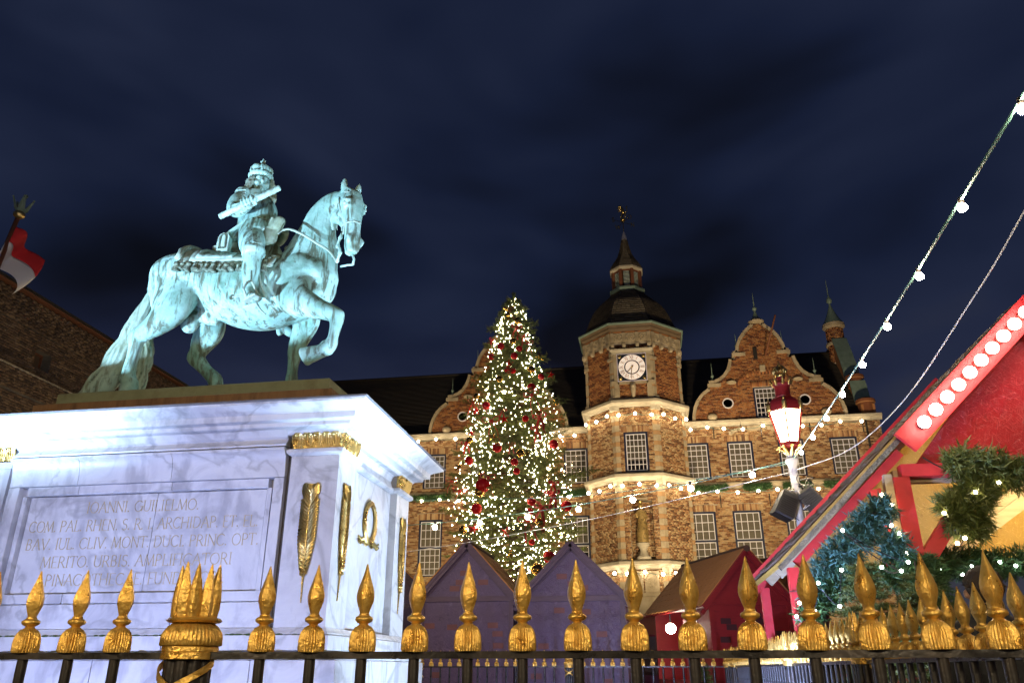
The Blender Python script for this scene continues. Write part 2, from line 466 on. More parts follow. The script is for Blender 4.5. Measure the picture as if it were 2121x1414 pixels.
def horse_body():
    mb = MB()
    T = HT
    mb.etube(dense(T['trunk']), 28)
    mb.etube(dense(T['neck']), 24)
    # croup and haunch muscles
    mb.sphere((-6.16, 8.68, 6.06), .34, 18, 12, (1.0, .72, 1.05))
    mb.sphere((-6.16, 9.06, 6.06), .34, 18, 12, (1.0, .72, 1.05))
    mb.sphere((-5.86, 8.60, 5.78), .20, 16, 10, (.8, .6, 1.2))
    # shoulder and chest muscles
    mb.sphere((-4.36, 8.66, 6.0), .30, 18, 12, (.9, .5, 1.2))
    mb.sphere((-4.36, 9.08, 6.0), .30, 18, 12, (.9, .5, 1.2))
    mb.sphere((-4.12, 8.76, 6.02), .19, 16, 12, (.85, .8, 1.4))
    mb.sphere((-4.10, 9.02, 6.0), .19, 16, 12, (.85, .8, 1.4))
    mb.etube([(-4.05, 8.86, 6.30, .14, .16), (-4.02, 8.86, 6.05, .16, .2), (-4.05, 8.86, 5.80, .13, .2)], 16)
    # legs
    mb.etube(dense(T['nhind'] + [(-6.345, 8.45, 4.54, .098, .098)]), 18)
    mb.etube(dense(T['fhind'] + [(-5.60, 9.25, 4.66, .085, .085), (-5.55, 9.25, 4.56, .09, .09)]), 18)
    mb.etube(dense(T['nfore']), 18)
    mb.etube(dense(T['ffore'] + [(-4.535, 9.23, 4.62, .075, .075), (-4.52, 9.23, 4.50, .085, .085)]), 18)
    # hock points, knees, fetlock tufts
    mb.sphere((-6.44, 8.45, 5.20), .075, 12, 8, (.8, .8, 1.3))
    mb.sphere((-6.07, 9.25, 5.21), .075, 12, 8, (.8, .8, 1.3))
    mb.sphere((-6.44, 8.45, 4.62), .07, 12, 8, (1, .9, 1.1))
    mb.sphere((-3.74, 8.41, 4.90), .055, 12, 8, (1.3, .9, .9))
    mb.sphere((-3.60, 8.41, 5.27), .085, 12, 8, (.9, .9, 1.1))
    # hooves on the slab
    def hoof(x, y, z1, s=1.0):
        mb.lathe([(.085 * s, z1 - Z0), (.095 * s, (z1 - Z0) * .8), (.115 * s, (z1 - Z0) * .45), (.138 * s, 0.02), (.140 * s, 0.0)], 18, (x, y, Z0))
    hoof(-6.325, 8.45, 4.60)
    hoof(-5.53, 9.25, 4.56)
    hoof(-4.51, 9.23, 4.52)
    mb.etube(dense(T['nfhoof'][:3]), 16)
    hx = Vector((-3.93, 8.41, 4.77)); hd_ = Vector((-.93, 0, -.36)).normalized(); hu = Vector((0, 1, 0)).cross(hd_)
    mb.loft([[hx + hd_ * t + (hu * math.cos(k * .3491) + Vector((0, 1, 0)) * math.sin(k * .3491)) * r_ for k in range(18)] for (t, r_) in ((-.09, .085), (-.03, .10), (.05, .118), (.09, .125), (.10, .10))])
    # belly details of a stallion, between the hind legs
    mb.sphere((-5.88, 8.80, 5.50), .13, 14, 10, (1, .8, 1.1))
    mb.etube([(-5.72, 8.83, 5.62, .10, .10), (-5.60, 8.83, 5.54, .08, .08), (-5.52, 8.83, 5.50, .05, .05)], 12)
    # head: axis from poll to muzzle, face turned towards the square
    phi = R(40)
    nrm = Vector((math.cos(phi), -math.sin(phi), 0)); wid = Vector((math.sin(phi), math.cos(phi), 0))
    p0 = Vector((-3.70, 8.67, 7.20)); p1 = Vector((-3.575, 8.56, 6.235))
    ax = (p1 - p0)
    st = [  # t, offset along nrm, half thickness, half width
        (-.04, -.03, .10, .105), (.06, -.02, .19, .140), (.17, -.03, .235, .152), (.30, -.045, .25, .148), (.42, -.035, .215, .130),
        (.54, .0, .165, .106), (.66, .015, .138, .096), (.78, .02, .128, .098), (.88, .015, .122, .104), (.96, .005, .10, .092), (1.0, 0, .07, .065)]
    rings = []
    for (t, o, a, w) in st:
        c = p0 + ax * t + nrm * o
        ring = []
        for k in range(24):
            q = 2 * math.pi * k / 24
            ca, sa = math.cos(q), math.sin(q)
            # flat face plane, narrow jaw
            fa = a * (1.0 if ca > 0 else 1.0) * (abs(ca) ** .8) * (1 if ca > 0 else -1)
            fw = w * (abs(sa) ** .75) * (1 if sa > 0 else -1) * (1.0 if ca > -.2 else .78)
            ring.append(c + nrm * fa + wid * fw)
        rings.append(ring)
    mb.loft(rings)
    def hp(t, n_, w_): return p0 + ax * t + nrm * n_ + wid * w_
    for sgn in (-1, 1):
        mb.sphere(hp(.25, .10, .132 * sgn), .042, 12, 8)          # eyeball
        mb.etube([(*hp(.20, .02, .15 * sgn), .028, .028), (*hp(.185, .09, .158 * sgn), .034, .034), (*hp(.205, .16, .135 * sgn), .028, .028)], 10)  # brow
        mb.etube([(*hp(.29, .04, .145 * sgn), .016, .016), (*hp(.305, .10, .148 * sgn), .02, .02), (*hp(.29, .155, .13 * sgn), .016, .016)], 10)
        mb.etube([(*hp(.33, -.06, .125 * sgn), .055, .03), (*hp(.42, .0, .125 * sgn), .035, .03), (*hp(.56, .05, .10 * sgn), .02, .02)], 10)    # cheek bone
        mb.sphere(hp(.32, -.18, .095 * sgn), .10, 14, 9, (1, .7, 1.2))   # round jaw
        # nostril ring
        path = []
        for k in range(11):
            q = 2 * math.pi * k / 10
            path.append(hp(.83 + .052 * math.sin(q), .085 + .034 * math.cos(q), (.098 + .010 * math.cos(q)) * sgn))
        mb.tube(path, .021, 8)
        # ears: pointed cones
        b = hp(-.06, -.03, .085 * sgn)
        tip = b + Vector((.035, -.02, .20)) + wid * (.03 * sgn)
        mid = b.lerp(tip, .45) + wid * (.012 * sgn)
        mb.etube([(*b, .045, .04), (*mid, .055, .045), (*b.lerp(tip, .8), .034, .03), (*tip, .008, .008)], 12)
    # lips and chin
    mb.etube([(*hp(.965, .055, -.05), .035, .035), (*hp(.985, .075, 0), .04, .04), (*hp(.965, .055, .05), .035, .035)], 10)
    mb.etube([(*hp(.97, -.045, -.04), .035, .035), (*hp(.985, -.05, 0), .04, .04), (*hp(.97, -.045, .04), .035, .035)], 10)
    # forelock
    for k in range(5):
        mb.tube([hp(-.08, .05, (k - 2) * .025), hp(.02, .15 + .01 * (k % 2), (k - 2) * .03), hp(.13, .185, (k - 2) * .034 + .01)], [.028, .024, .008], 8)
    # neck folds behind the jaw
    mb.tube([(-3.86, 8.70, 7.05), (-3.93, 8.67, 6.85), (-3.90, 8.66, 6.68)], [.03, .045, .03], 10)
    # ribs showing as soft ridges above the belly
    for k in range(6):
        x = -5.42 + k * .13
        mb.tube([(x + .03, 8.47, 6.10), (x + .10, 8.445, 5.85), (x + .24, 8.50, 5.62), (x + .38, 8.62, 5.50)], [.010, .022, .02, .008], 8)
    mb.tube([(-5.82, 8.52, 6.20), (-5.78, 8.50, 5.95), (-5.80, 8.50, 5.72), (-5.86, 8.53, 5.58)], [.01, .03, .034, .01], 8)
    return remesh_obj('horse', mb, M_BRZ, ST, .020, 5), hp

HORSE, HP = horse_body()
tag(HORSE, 'walking bronze horse, right foreleg raised and head turned to the square')
# eyes: pupils as small dark discs set in the bronze
for sgn in (-1, 1):
    link('eye', MB().sphere(HP(.25, .105, .146 * sgn) - off_of(ST), .034, 14, 9).mesh('eye', M_BRZ2, True), HORSE)

def strands(path_rows, count, r0, mat_, name, seed, wob=.05):
    """many wavy strands filling a tapering bundle: rows of (centre, half widths)."""
    q = random.Random(seed); mb = MB()
    for i in range(count):
        a = q.uniform(0, 2 * math.pi); rr = math.sqrt(q.uniform(.25, 1)); ph = q.uniform(0, 6.28)
        pts = []; rad = []
        m = len(path_rows)
        for j, (c, ru, rv) in enumerate(path_rows):
            t = j / (m - 1)
            w = wob * (math.sin(ph + t * 9) + .45 * math.sin(ph * 2 + t * 23)) * t ** .7
            pts.append((c[0] + ru * rr * math.cos(a) * .9 + w, c[1] + rv * rr * math.sin(a) + w * .4, c[2] + ru * rr * math.cos(a) * .45))
            rad.append(r0 * (1 - .45 * abs(t - .45)) * (0.35 if j == m - 1 else 1))
        mb.tube(pts, rad, 7)
    return mb
def fine(rows, k):
    D = dense([(c[0], c[1], c[2], a, b) for (c, a, b) in rows], k)
    return [((p[0], p[1], p[2]), p[3], p[4]) for p in D]
tail_rows = [((-6.52, 8.87, 6.22), 0.040, 0.048), ((-6.60, 8.87, 5.90), 0.080, 0.088), ((-6.71, 8.87, 5.57), 0.120, 0.120), ((-6.84, 8.91, 5.28), 0.148, 0.144),
             ((-6.96, 8.92, 5.00), 0.160, 0.176), ((-7.12, 8.92, 4.72), 0.152, 0.192), ((-7.24, 8.92, 4.45), 0.136, 0.176), ((-7.32, 8.9, 4.30), 0.096, 0.144)]
tb = strands(fine(tail_rows, 3), 95, .026, M_TAIL, 'tail', 3, .06)
tail_rows2 = [((-6.66, 8.98, 5.72), .07, .08), ((-6.74, 9.02, 5.50), .11, .10), ((-6.70, 9.05, 5.22), .13, .12), ((-6.72, 9.05, 4.95), .12, .12), ((-6.78, 9.05, 4.62), .10, .12), ((-6.84, 9.05, 4.30), .07, .10)]
t2 = strands(fine(tail_rows2, 3), 50, .024, M_TAIL, 'tail', 5, .06)
tb.add(t2.v, t2.f)
tb.etube(dense([(-6.50, 8.87, 6.24, .07, .07), (-6.60, 8.87, 5.90, .09, .09), (-6.71, 8.87, 5.57, .13, .12), (-6.84, 8.91, 5.28, .15, .14), (-6.98, 8.92, 4.95, .17, .16), (-7.13, 8.92, 4.6, .13, .14), (-7.26, 8.9, 4.36, .10, .12)]), 14)
remesh_obj('tail', tb, M_TAIL, HORSE, .0125, 0)
# mane on the far side of the crest
q = random.Random(11); mb = MB()
for i in range(44):
    t = i / 43
    x = -4.52 + .62 * t ** 1.2; z = 6.78 + .58 * math.sin(t * 1.45)
    L = q.uniform(.25, .42); x2 = x + q.uniform(-.04, .12)
    mb.tube([(x, 8.86 - .09 * t, z - .03), (x + .03, 8.97 - .09 * t, z - .03), (x2, 9.03 - .08 * t, z - L * .6), (x2 + .03, 9.05 - .08 * t, z - L)], [.03, .036, .03, .008], 7)
remesh_obj('mane', mb, M_BRZ2, HORSE, .016, 1)

# ---- rider
RID = root('rider', 'bronze rider in armour with long wig and crown', None, (0, 0, 0)); RID.parent = ST
def rider_body():
    mb = MB(); T = HT
    mb.etube(dense([(-5.10, 8.87, 6.62, .22, .28)] + [(p[0], p[1], p[2], p[3] * .88, p[4] * .88) for p in T['rider_torso']]), 24)
    mb.sphere((-5.00, 8.80, 7.10), .20, 16, 12, (.85, 1.1, 1.35))                # breastplate bulge
    mb.sphere((-5.10, 8.85, 6.93), .22, 16, 10, (1.0, 1.1, .7))
    # thigh and boot, near and far side
    mb.etube(dense(T['rleg']), 20)
    mb.etube(dense([(p[0], 17.74 - p[1], p[2], p[3], p[4]) for p in T['rleg']]), 20)
    for s, yb in ((1, 8.33), (-1, 9.41)):
        mb.etube(dense([(-4.83, yb, 5.72, .075, .07), (-4.79, yb - .03 * s, 5.62, .075, .075), (-4.70, yb - .07 * s, 5.555, .07, .075), (-4.60, yb - .12 * s, 5.53, .05, .055)]), 14)   # foot
        mb.etube([(-4.87, yb, 5.60, .05, .05), (-4.85, yb, 5.53, .045, .045)], 12)                                                          # heel
        mb.lathe([(.135, -.05), (.165, 0), (.170, .06), (.15, .10)], 20, (-4.862, yb + .04 * s, 6.24))                                         # boot cuff
    # arms: shoulder to the baton hand
    mb.etube(dense([(-5.31, 8.64, 7.34, .12, .12)] + T['rarm'][1:]), 18)
    mb.etube(dense([(-5.18, 9.10, 7.40, .13, .13), (-5.13, 9.24, 7.12, .11, .11), (-5.00, 9.22, 6.92, .095, .095), (-4.82, 9.08, 6.90, .075, .075), (-4.75, 9.0, 6.92, .06, .06)]), 16)
    mb.sphere((-5.31, 8.62, 7.38), .135, 16, 10, (1, 1, .8))                                                                                # pauldrons
    mb.sphere((-5.16, 9.08, 7.36), .135, 16, 10, (1, 1, .8))
    for k in range(4):
        mb.tube([(-5.43 + .0 * k, 8.60, 7.38 - .05 * k), (-5.35 + .01 * k, 8.475 - .012 * k, 7.36 - .05 * k), (-5.21 + .01 * k, 8.50 - .012 * k, 7.37 - .05 * k)], .018, 8)
    mb.lathe([(.085, 0), (.115, .03), (.13, .07)], 16, (-5.165, 8.36, 6.93))                                                                 # glove cuff
    # neck and head
    mb.etube([(-5.19, 8.83, 7.45, .08, .08), (-5.16, 8.81, 7.57, .07, .07)], 14)
    hd = Vector((-5.145, 8.78, 7.63))
    mb.sphere(hd, .140, 20, 14, (.95, .92, 1.25))
    fd = Vector((math.cos(R(52)), -math.sin(R(52)), 0)); sd = Vector((math.sin(R(52)), math.cos(R(52)), 0))
    U = Vector((0, 0, 1))
    def fp(f, s_, u): return hd + fd * f + sd * s_ + U * u
    mb.etube([(*fp(.125, 0, .045), .018, .018), (*fp(.155, 0, -.005), .024, .026), (*fp(.165, 0, -.032), .028, .03)], 10)      # nose
    for s_ in (-1, 1):
        mb.etube([(*fp(.118, .02 * s_, .05), .014, .014), (*fp(.115, .055 * s_, .06), .018, .018), (*fp(.09, .09 * s_, .045), .012, .012)], 8)   # brows
        mb.sphere(fp(.105, .048 * s_, .02), .024, 10, 7)
        mb.sphere(fp(.085, .07 * s_, -.045), .048, 12, 8)                                                                   # cheeks
    mb.etube([(*fp(.125, -.035, -.072), .010, .010), (*fp(.142, 0, -.068), .014, .014), (*fp(.125, .035, -.072), .010, .010)], 8)   # lips
    mb.etube([(*fp(.12, -.03, -.092), .011, .011), (*fp(.137, 0, -.09), .015, .015), (*fp(.12, .03, -.092), .011, .011)], 8)
    mb.sphere(fp(.11, 0, -.135), .042, 12, 8)                                                                              # chin
    # cravat
    for k in range(5):
        mb.tube([fp(.08, (k - 2) * .03, -.18), fp(.15, (k - 2) * .035, -.27), fp(.13, (k - 2) * .03, -.36)], [.02, .03, .018], 8)
    # sash folds round the waist and skirts of the coat
    for k in range(5):
        mb.tube([(-5.38, 8.70, 6.90 + .03 * k), (-5.20, 8.58, 6.93 + .028 * k), (-4.98, 8.60, 6.98 + .025 * k), (-4.88, 8.75, 7.0 + .02 * k)], [.02, .03, .028, .018], 8)
    for k in range(9):
        a = -1.2 + k * .28
        mb.etube([(-5.02 + .22 * math.sin(a), 8.72 - .20 * math.cos(a), 6.88, .04, .03), (-5.0 + .21 * math.sin(a), 8.66 - .20 * math.cos(a), 6.72, .04, .035)], 8)
    # thigh armour plates
    for k in range(8):
        t = k / 7
        c = Vector((-5.02, 8.52, 6.58)).lerp(Vector((-4.89, 8.40, 6.34)), t)
        mb.tube([c + Vector((-.16, -.02, -.03)), c + Vector((-.06, -.135, 0)), c + Vector((.08, -.14, .03)), c + Vector((.16, -.04, .06))], [.01, .018, .018, .01], 8)
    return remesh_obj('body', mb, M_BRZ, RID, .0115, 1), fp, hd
RB, FP, HD = rider_body()
# wig: long curls round the face and down to the shoulders
q = random.Random(21); mb = MB()
for i in range(120):
    a = R(52) + math.pi + q.uniform(-2.05, 2.05)
    r0 = .135
    x, y = -math.cos(a), math.sin(a)
    c = HD + Vector((math.cos(a) * r0 * .75, -math.sin(a) * r0 * .75, q.uniform(-.02, .10)))
    L = q.uniform(.22, .46)
    out = Vector((math.cos(a), -math.sin(a), 0))
    path = []; ph = q.uniform(0, 6)
    for k in range(7):
        t = k / 6
        path.append(c + out * (.05 + .075 * t + .022 * math.sin(ph + t * 11)) + Vector((.02 * math.cos(ph + t * 11), 0, -L * t)))
    mb.tube(path, [.022, .032, .036, .036, .034, .03, .012], 7)
remesh_obj('wig', mb, M_BRZ2, RID, .014, 0)
# crown: ermine band, puffed lobes, arches and orb with cross
hc = HD + Vector((-.035, .03, .165))
mb = MB()
for k in range(18):
    a = 2 * math.pi * k / 18
    mb.sphere(hc + Vector((math.cos(a) * .155, math.sin(a) * .155, -.02)), .042, 10, 7, (1, 1, 1.15))
for k in range(6):
    a = 2 * math.pi * k / 6 + .3
    mb.sphere(hc + Vector((math.cos(a) * .105, math.sin(a) * .105, .075)), .078, 12, 8, (1, 1, .95))
mb.sphere(hc + Vector((0, 0, .07)), .115, 14, 9)
for k in range(3):
    a = math.pi * k / 3
    mb.tube([hc + Vector((math.cos(a) * .19 * math.cos(b), math.sin(a) * .19 * math.cos(b), .01 + .165 * math.sin(b))) for b in [math.pi * j / 12 for j in range(13)]], .014, 7)
mb.sphere(hc + Vector((0, 0, .195)), .034, 12, 8)
o = hc + Vector((0, 0, .25))
mb.box(o.x - .045, o.x + .045, o.y - .012, o.y + .012, o.z - .013, o.z + .013)
mb.box(o.x - .013, o.x + .013, o.y - .012, o.y + .012, o.z - .04, o.z + .045)
remesh_obj('crown', mb, M_BRZ, RID, .0095, 0)
# baton and the hand closed on it
B0 = Vector((-5.40, 8.23, 6.80)); B1 = Vector((-4.52, 8.25, 7.185))
bd = (B1 - B0).normalized()
bm_ = MB().tube([B0, B0 + bd * .012, B1 - bd * .012, B1], [.036, .042, .042, .036], 16)
bat = bm_.build('baton', M_BRZ, RID, 50)
tag(bat, 'straight pale bronze baton held across the chest')
mb = MB()
hcn = B0 + bd * .46
bs = bd.cross(Vector((0, 1, 0))).normalized()
if bs.z < 0: bs = -bs
mb.etube([(*(hcn + Vector((-.08, .10, -.01))), .06, .05), (*(hcn + Vector((-.01, .055, .035))), .066, .035), (*(hcn + Vector((.03, .03, .055))), .05, .03)], 12)
for k in range(4):
    o = hcn + bd * (-.075 + .05 * k)
    L = (.92, 1.0, .97, .8)[k]
    mb.tube([o + bs * .075 + Vector((0, .03, 0)), o + bs * .07 * L + Vector((0, -.035, 0)), o + bs * .01 + Vector((0, -.065 * L, 0)), o - bs * .045 + Vector((0, -.045, 0)), o - bs * .05 + Vector((0, -.005, 0))], [.026, .025, .023, .021, .016], 9)
o = hcn + bd * .10
mb.tube([hcn + Vector((0, .05, -.03)), o - bs * .05 + Vector((0, .01, 0)), o - bs * .055 + Vector((0, -.03, 0)), o - bs * .02 + bd * .03 + Vector((0, -.05, 0))], [.03, .027, .024, .017], 9)
remesh_obj('hand', mb, M_BRZ, RID, .0085, 1)
# cape swinging behind the saddle
mb = MB(); rings = []
for i in range(14):
    t = i / 13
    base = Vector((-5.16, 8.62, 6.98)).lerp(Vector((-5.56, 8.52, 6.60)), t ** .8) + Vector((-.06 * math.sin(t * 3.1), 0, -.05 * t * t))
    row = []
    for j in range(9):
        s_ = j / 8
        row.append(base + Vector((.03 * math.sin(j * 1.9 + t * 3), .34 * s_, -.06 * s_ + .025 * math.cos(j * 2.1))))
    rings.append(row)
verts = [p for r_ in rings for p in r_]
fs = []
for i in range(13):
    for j in range(8):
        a = i * 9 + j; fs.append((a, a + 1, a + 10, a + 9))
me = MB().add(verts, fs).mesh('cape', M_BRZ, True, off_of(RID))
cape = link('cape', me, RID)
sm = cape.modifiers.new('thick', 'SOLIDIFY'); sm.thickness = .03; sm.offset = 0
ss = cape.modifiers.new('sub', 'SUBSURF'); ss.levels = 1; ss.render_levels = 1
# spur
sp_ = MB().tube([(-4.90, 8.30, 5.62), (-4.98, 8.28, 5.60), (-5.03, 8.28, 5.60)], .012, 7)
for k in range(6):
    a = math.pi * k / 6
    sp_.beam((-5.04 - .04 * math.cos(a), 8.28, 5.60 - .04 * math.sin(a)), (-5.04 + .04 * math.cos(a), 8.28, 5.60 + .04 * math.sin(a)), .01, .01)
sp_.build('spur', M_BRZ2, RID)

PV = Vector((-5.02, 8.87, 6.55)) - off_of(ST)
RID.scale = (.92, .93, 1.0)
RID.location = Vector((PV.x * .08, PV.y * .07, 0))
# ---- saddle, cloth, harness
SAD = None
def shell_patch(name, mat_, xs, fn_top, fn_bot, out, thick=.03, nv=8, parent=None):
    """cloth over the near flank of the horse: for each x a strip from fn_top(x) to fn_bot(x), lying on the trunk."""
    mb = MB(); rows = []
    for x in xs:
        col_ = []
        for j in range(nv + 1):
            t = j / nv
            z = fn_top(x) * (1 - t) + fn_bot(x) * t
            col_.append((x, z))
        rows.append(col_)
    return rows
tk = dense(HT['trunk'], 8)
def trunk_at(x):
    best = min(tk, key=lambda p: abs(p[0] - x))
    return best
def flank_y(x, z, side=-1, extra=.02):
    c = trunk_at(x)
    dz = (z - c[2]) / c[3]
    dz = max(-.999, min(.999, dz))
    return c[1] + side * (c[4] * math.sqrt(1 - dz * dz) + extra)
def cloth(name, mat_, x0, x1, bot, extra, thick=.03, nx=16, nv=14, parent=None, top=None):
    """saddle cloth draped across the back, both sides, following the barrel."""
    vs_ = []; nx1 = nx + 1
    for i in range(nx1):
        x = x0 + (x1 - x0) * i / nx
        c = trunk_at(x)
        zb = bot(x)
        amax = math.acos(max(-.95, min(.95, (zb - c[2]) / (c[3] + extra))))
        for j in range(nv + 1):
            a = -amax + 2 * amax * j / nv
            w = .008 * math.sin(i * 1.7) * abs(j / nv - .5) * 2
            vs_.append((x, c[1] + (c[4] + extra + w) * math.sin(a), c[2] + (c[3] + extra) * math.cos(a)))
    fs_ = []
    for i in range(nx):
        for j in range(nv):
            a = i * (nv + 1) + j
            fs_.append((a, a + 1, a + nv + 2, a + nv + 1))
    me = MB().add(vs_, fs_).mesh(name, mat_, True, off_of(parent))
    fix_normals(me)
    o = link(name, me, parent)
    s_ = o.modifiers.new('thick', 'SOLIDIFY'); s_.thickness = thick; s_.offset = 0
    return o
SAD = root('saddle', 'bronze saddle on a fringed cloth', None, (0, 0, 0)); SAD.parent = ST
cloth('saddle_cloth', M_BRZ2, -5.95, -4.62, lambda x: 6.13 - .05 * math.sin((x + 5.3) * 2.0), .035, .03, parent=SAD)
cloth('saddle_pad', M_BRZ2, -5.78, -4.75, lambda x: 6.22, .075, .035, parent=SAD)
cloth('saddle_edge', M_BRZ, -5.70, -5.2, lambda x: 6.27, .10, .02, parent=SAD)
# tassels along the lower edge
q = random.Random(5)
tz = lambda x: 6.13 - .05 * math.sin((x + 5.3) * 2.0)
tass = MB().lathe([(.012, .045), (.034, .035), (.040, .012), (.028, -.002), (.040, -.03), (.052, -.07), (.05, -.085), (.02, -.08)], 20, rfn=lambda a, z: 1 + (.16 * math.cos(a * 10) if z < 0 else .05 * math.cos(a * 5))).mesh('tassel', M_BRZ2, True)
for i in range(15):
    x = -5.95 + i * .0875 + q.uniform(-.012, .012)
    for sd_ in (-1, 1):
        z = tz(x)
        link('tassel', tass, SAD, Vector((x, flank_y(x, z, sd_, .055), z)) - off_of(SAD), (q.uniform(-.3, .3), q.uniform(-.35, .35), q.uniform(0, 6)), q.uniform(.75, 1.1))
# back edge roll of the cloth and front edge with tassels
for (x, zt) in ((-5.95, 6.60),):
    pts = []
    c = trunk_at(x)
    for k in range(15):
        a = -1.35 + 2.7 * k / 14
        pts.append((x + .015 * math.sin(k * 2.2), c[1] + (c[4] + .06) * math.sin(a), c[2] + (c[3] + .06) * math.cos(a)))
    MB().tube(pts, .045, 9).build('rolled_edge', M_BRZ2, SAD, True)
for i in range(9):
    t = i / 8
    x = -4.60 + .06 * math.sin(t * 2.5) - .20 * t; z = 6.52 - .40 * t
    for sd_ in (-1, 1):
        link('tassel', tass, SAD, Vector((x, flank_y(x, z, sd_, .06), z)) - off_of(SAD), (q.uniform(-.3, .3), q.uniform(-.2, .5), q.uniform(0, 6)))
# cantle: rounded upright plate; pommel with holster
mb = MB()
poly = [(-.085, 0), (.085, 0), (.085, .20)] + [(.085 * math.cos(a), .20 + .09 * math.sin(a)) for a in [math.pi * k / 10 for k in range(1, 10)]] + [(-.085, .20)]
mb.prism(poly, lambda u, w, d: (-5.44 + u, d, 6.44 + w), 8.56, 8.64)
mb.build('cantle', M_BRZ, SAD, 40)
poly2 = [(u * .62, .04 + w * .80) for (u, w) in poly]
MB().ribbon(poly2 + [poly2[0]], lambda u, w, d: (-5.44 + u, d, 6.44 + w), .018, 8.545, 8.561).build('cantle_moulding', M_BRZ2, SAD)
mb = MB()
mb.tube([(-5.60, 8.64, 6.52), (-5.48, 8.78, 6.66), (-5.44, 8.87, 6.70), (-5.46, 8.98, 6.66), (-5.58, 9.10, 6.52)], [.05, .07, .08, .07, .05], 10)
mb.build('seat_back', M_BRZ2, SAD, True)
mb = MB()
mb.lathe([(.05, 0), (.085, .05), (.10, .14), (.10, .22), (.07, .25)], 14, (-4.78, 8.62, 6.52))
for k in range(7):
    a = 2 * math.pi * k / 7
    mb.etube([(-4.78 + .07 * math.cos(a), 8.66 + .07 * math.sin(a), 6.80, .03, .03), (-4.74 + .09 * math.cos(a), 8.66 + .09 * math.sin(a), 6.90, .025, .025)], 8)
mb.etube([(-4.86, 8.62, 6.58, .09, .07), (-4.72, 8.60, 6.76, .10, .08), (-4.66, 8.60, 6.86, .08, .07)], 12)
remesh_obj('pistol_holster', mb, M_BRZ2, SAD, .014, 1)
# stirrup with flat sole plate and leather
mb = MB()
mb.tube([(-4.80, 8.29, 5.54), (-4.80, 8.16, 5.62), (-4.78, 8.19, 5.72), (-4.76, 8.25, 5.78), (-4.74, 8.31, 5.72), (-4.70, 8.36, 5.62), (-4.66, 8.33, 5.54)], .017, 8)
mb.obox((-4.71, 8.25, 5.515), (.10, -.04, .02), (.02, .055, .0), (-.004, 0, .012))
mb.beam((-4.76, 8.25, 5.78), (-4.93, 8.42, 6.36), .012, .045)
mb.build('stirrup', M_BRZ2, SAD, 40)
# girth straps across the belly
for (x, dx) in ((-4.98, .30), (-4.84, .34)):
    pts = []
    for k in range(18):
        t = k / 17
        z = 6.2 - .72 * math.sin(t * math.pi / 2 * .98)
        xx = x + dx * t * .9
        pts.append((xx, flank_y(xx, z, -1, .006), z))
    MB().tube(pts, .016, 6).build('girth', M_BRZ2, SAD, True)
# bridle
BR = root('bridle', 'chased bronze bridle and rein', None, (0, 0, 0)); BR.parent = ST
mb = MB()
mb.tube([HP(.04, -.08, -.13), HP(.20, -.04, -.158), HP(.40, .0, -.135), HP(.58, .0, -.10), HP(.70, -.04, -.095)], .013, 7)
mb.tube([HP(.04, -.10, -.12), HP(.16, -.15, -.13), HP(.34, -.23, -.09), HP(.40, -.24, 0)], .012, 7)
mb.tube([HP(.02, .06, -.13), HP(.05, .15, -.06), HP(.05, .16, .06)], .013, 7)
mb.tube([HP(.56, -.15, -.05), HP(.56, -.04, -.112), HP(.555, .09, -.095), HP(.55, .155, -.04), HP(.55, .16, .05)], .013, 7)
mb.build('headstall', M_BRZ2, BR, True)
mb = MB()
cheek = [HP(.66, -.06, -.10), HP(.74, -.09, -.11), HP(.80, -.13, -.115), HP(.86, -.15, -.115), HP(.92, -.10, -.115), HP(1.0, -.09, -.115), HP(1.06, -.13, -.115), HP(1.10, -.16, -.115)]
mb.tube(cheek, [.014, .022, .018, .024, .018, .022, .016, .02], 9)
for i in (1, 3, 5, 7): mb.sphere(cheek[i], .032, 10, 7, (1, .5, 1))
mb.tube([HP(.98, -.02, .02), HP(1.04, .0, .03), HP(1.10, .02, .03), HP(1.17, -.01, .03)], [.012, .016, .014, .018], 8)
mb.tube([HP(1.17, -.01, .03), HP(1.15, -.10, .0), HP(1.13, -.22, -.03)], .015, 8)
mb.build('curb_bit', M_BRZ, BR, True)
pts = [Vector((-4.72, 8.62, 6.66)), Vector((-4.52, 8.57, 6.70)), Vector((-4.30, 8.575, 6.60)), Vector((-4.10, 8.62, 6.47)), Vector((-3.92, 8.62, 6.34)), HP(1.10, -.17, -.115)]
rr = [(p.x, p.y, p.z, .017, .009) for p in pts]
MB().etube(dense(rr, 5), 8).build('rein', M_BRZ2, BR, True)
# ---------------------------------------------------------------- stroke lettering (roman capitals)
def arc(cx, cy, rx, ry, a0, a1, n=9):
    return [(cx + rx * math.cos(R(a0 + (a1 - a0) * k / n)), cy + ry * math.sin(R(a0 + (a1 - a0) * k / n))) for k in range(n + 1)]
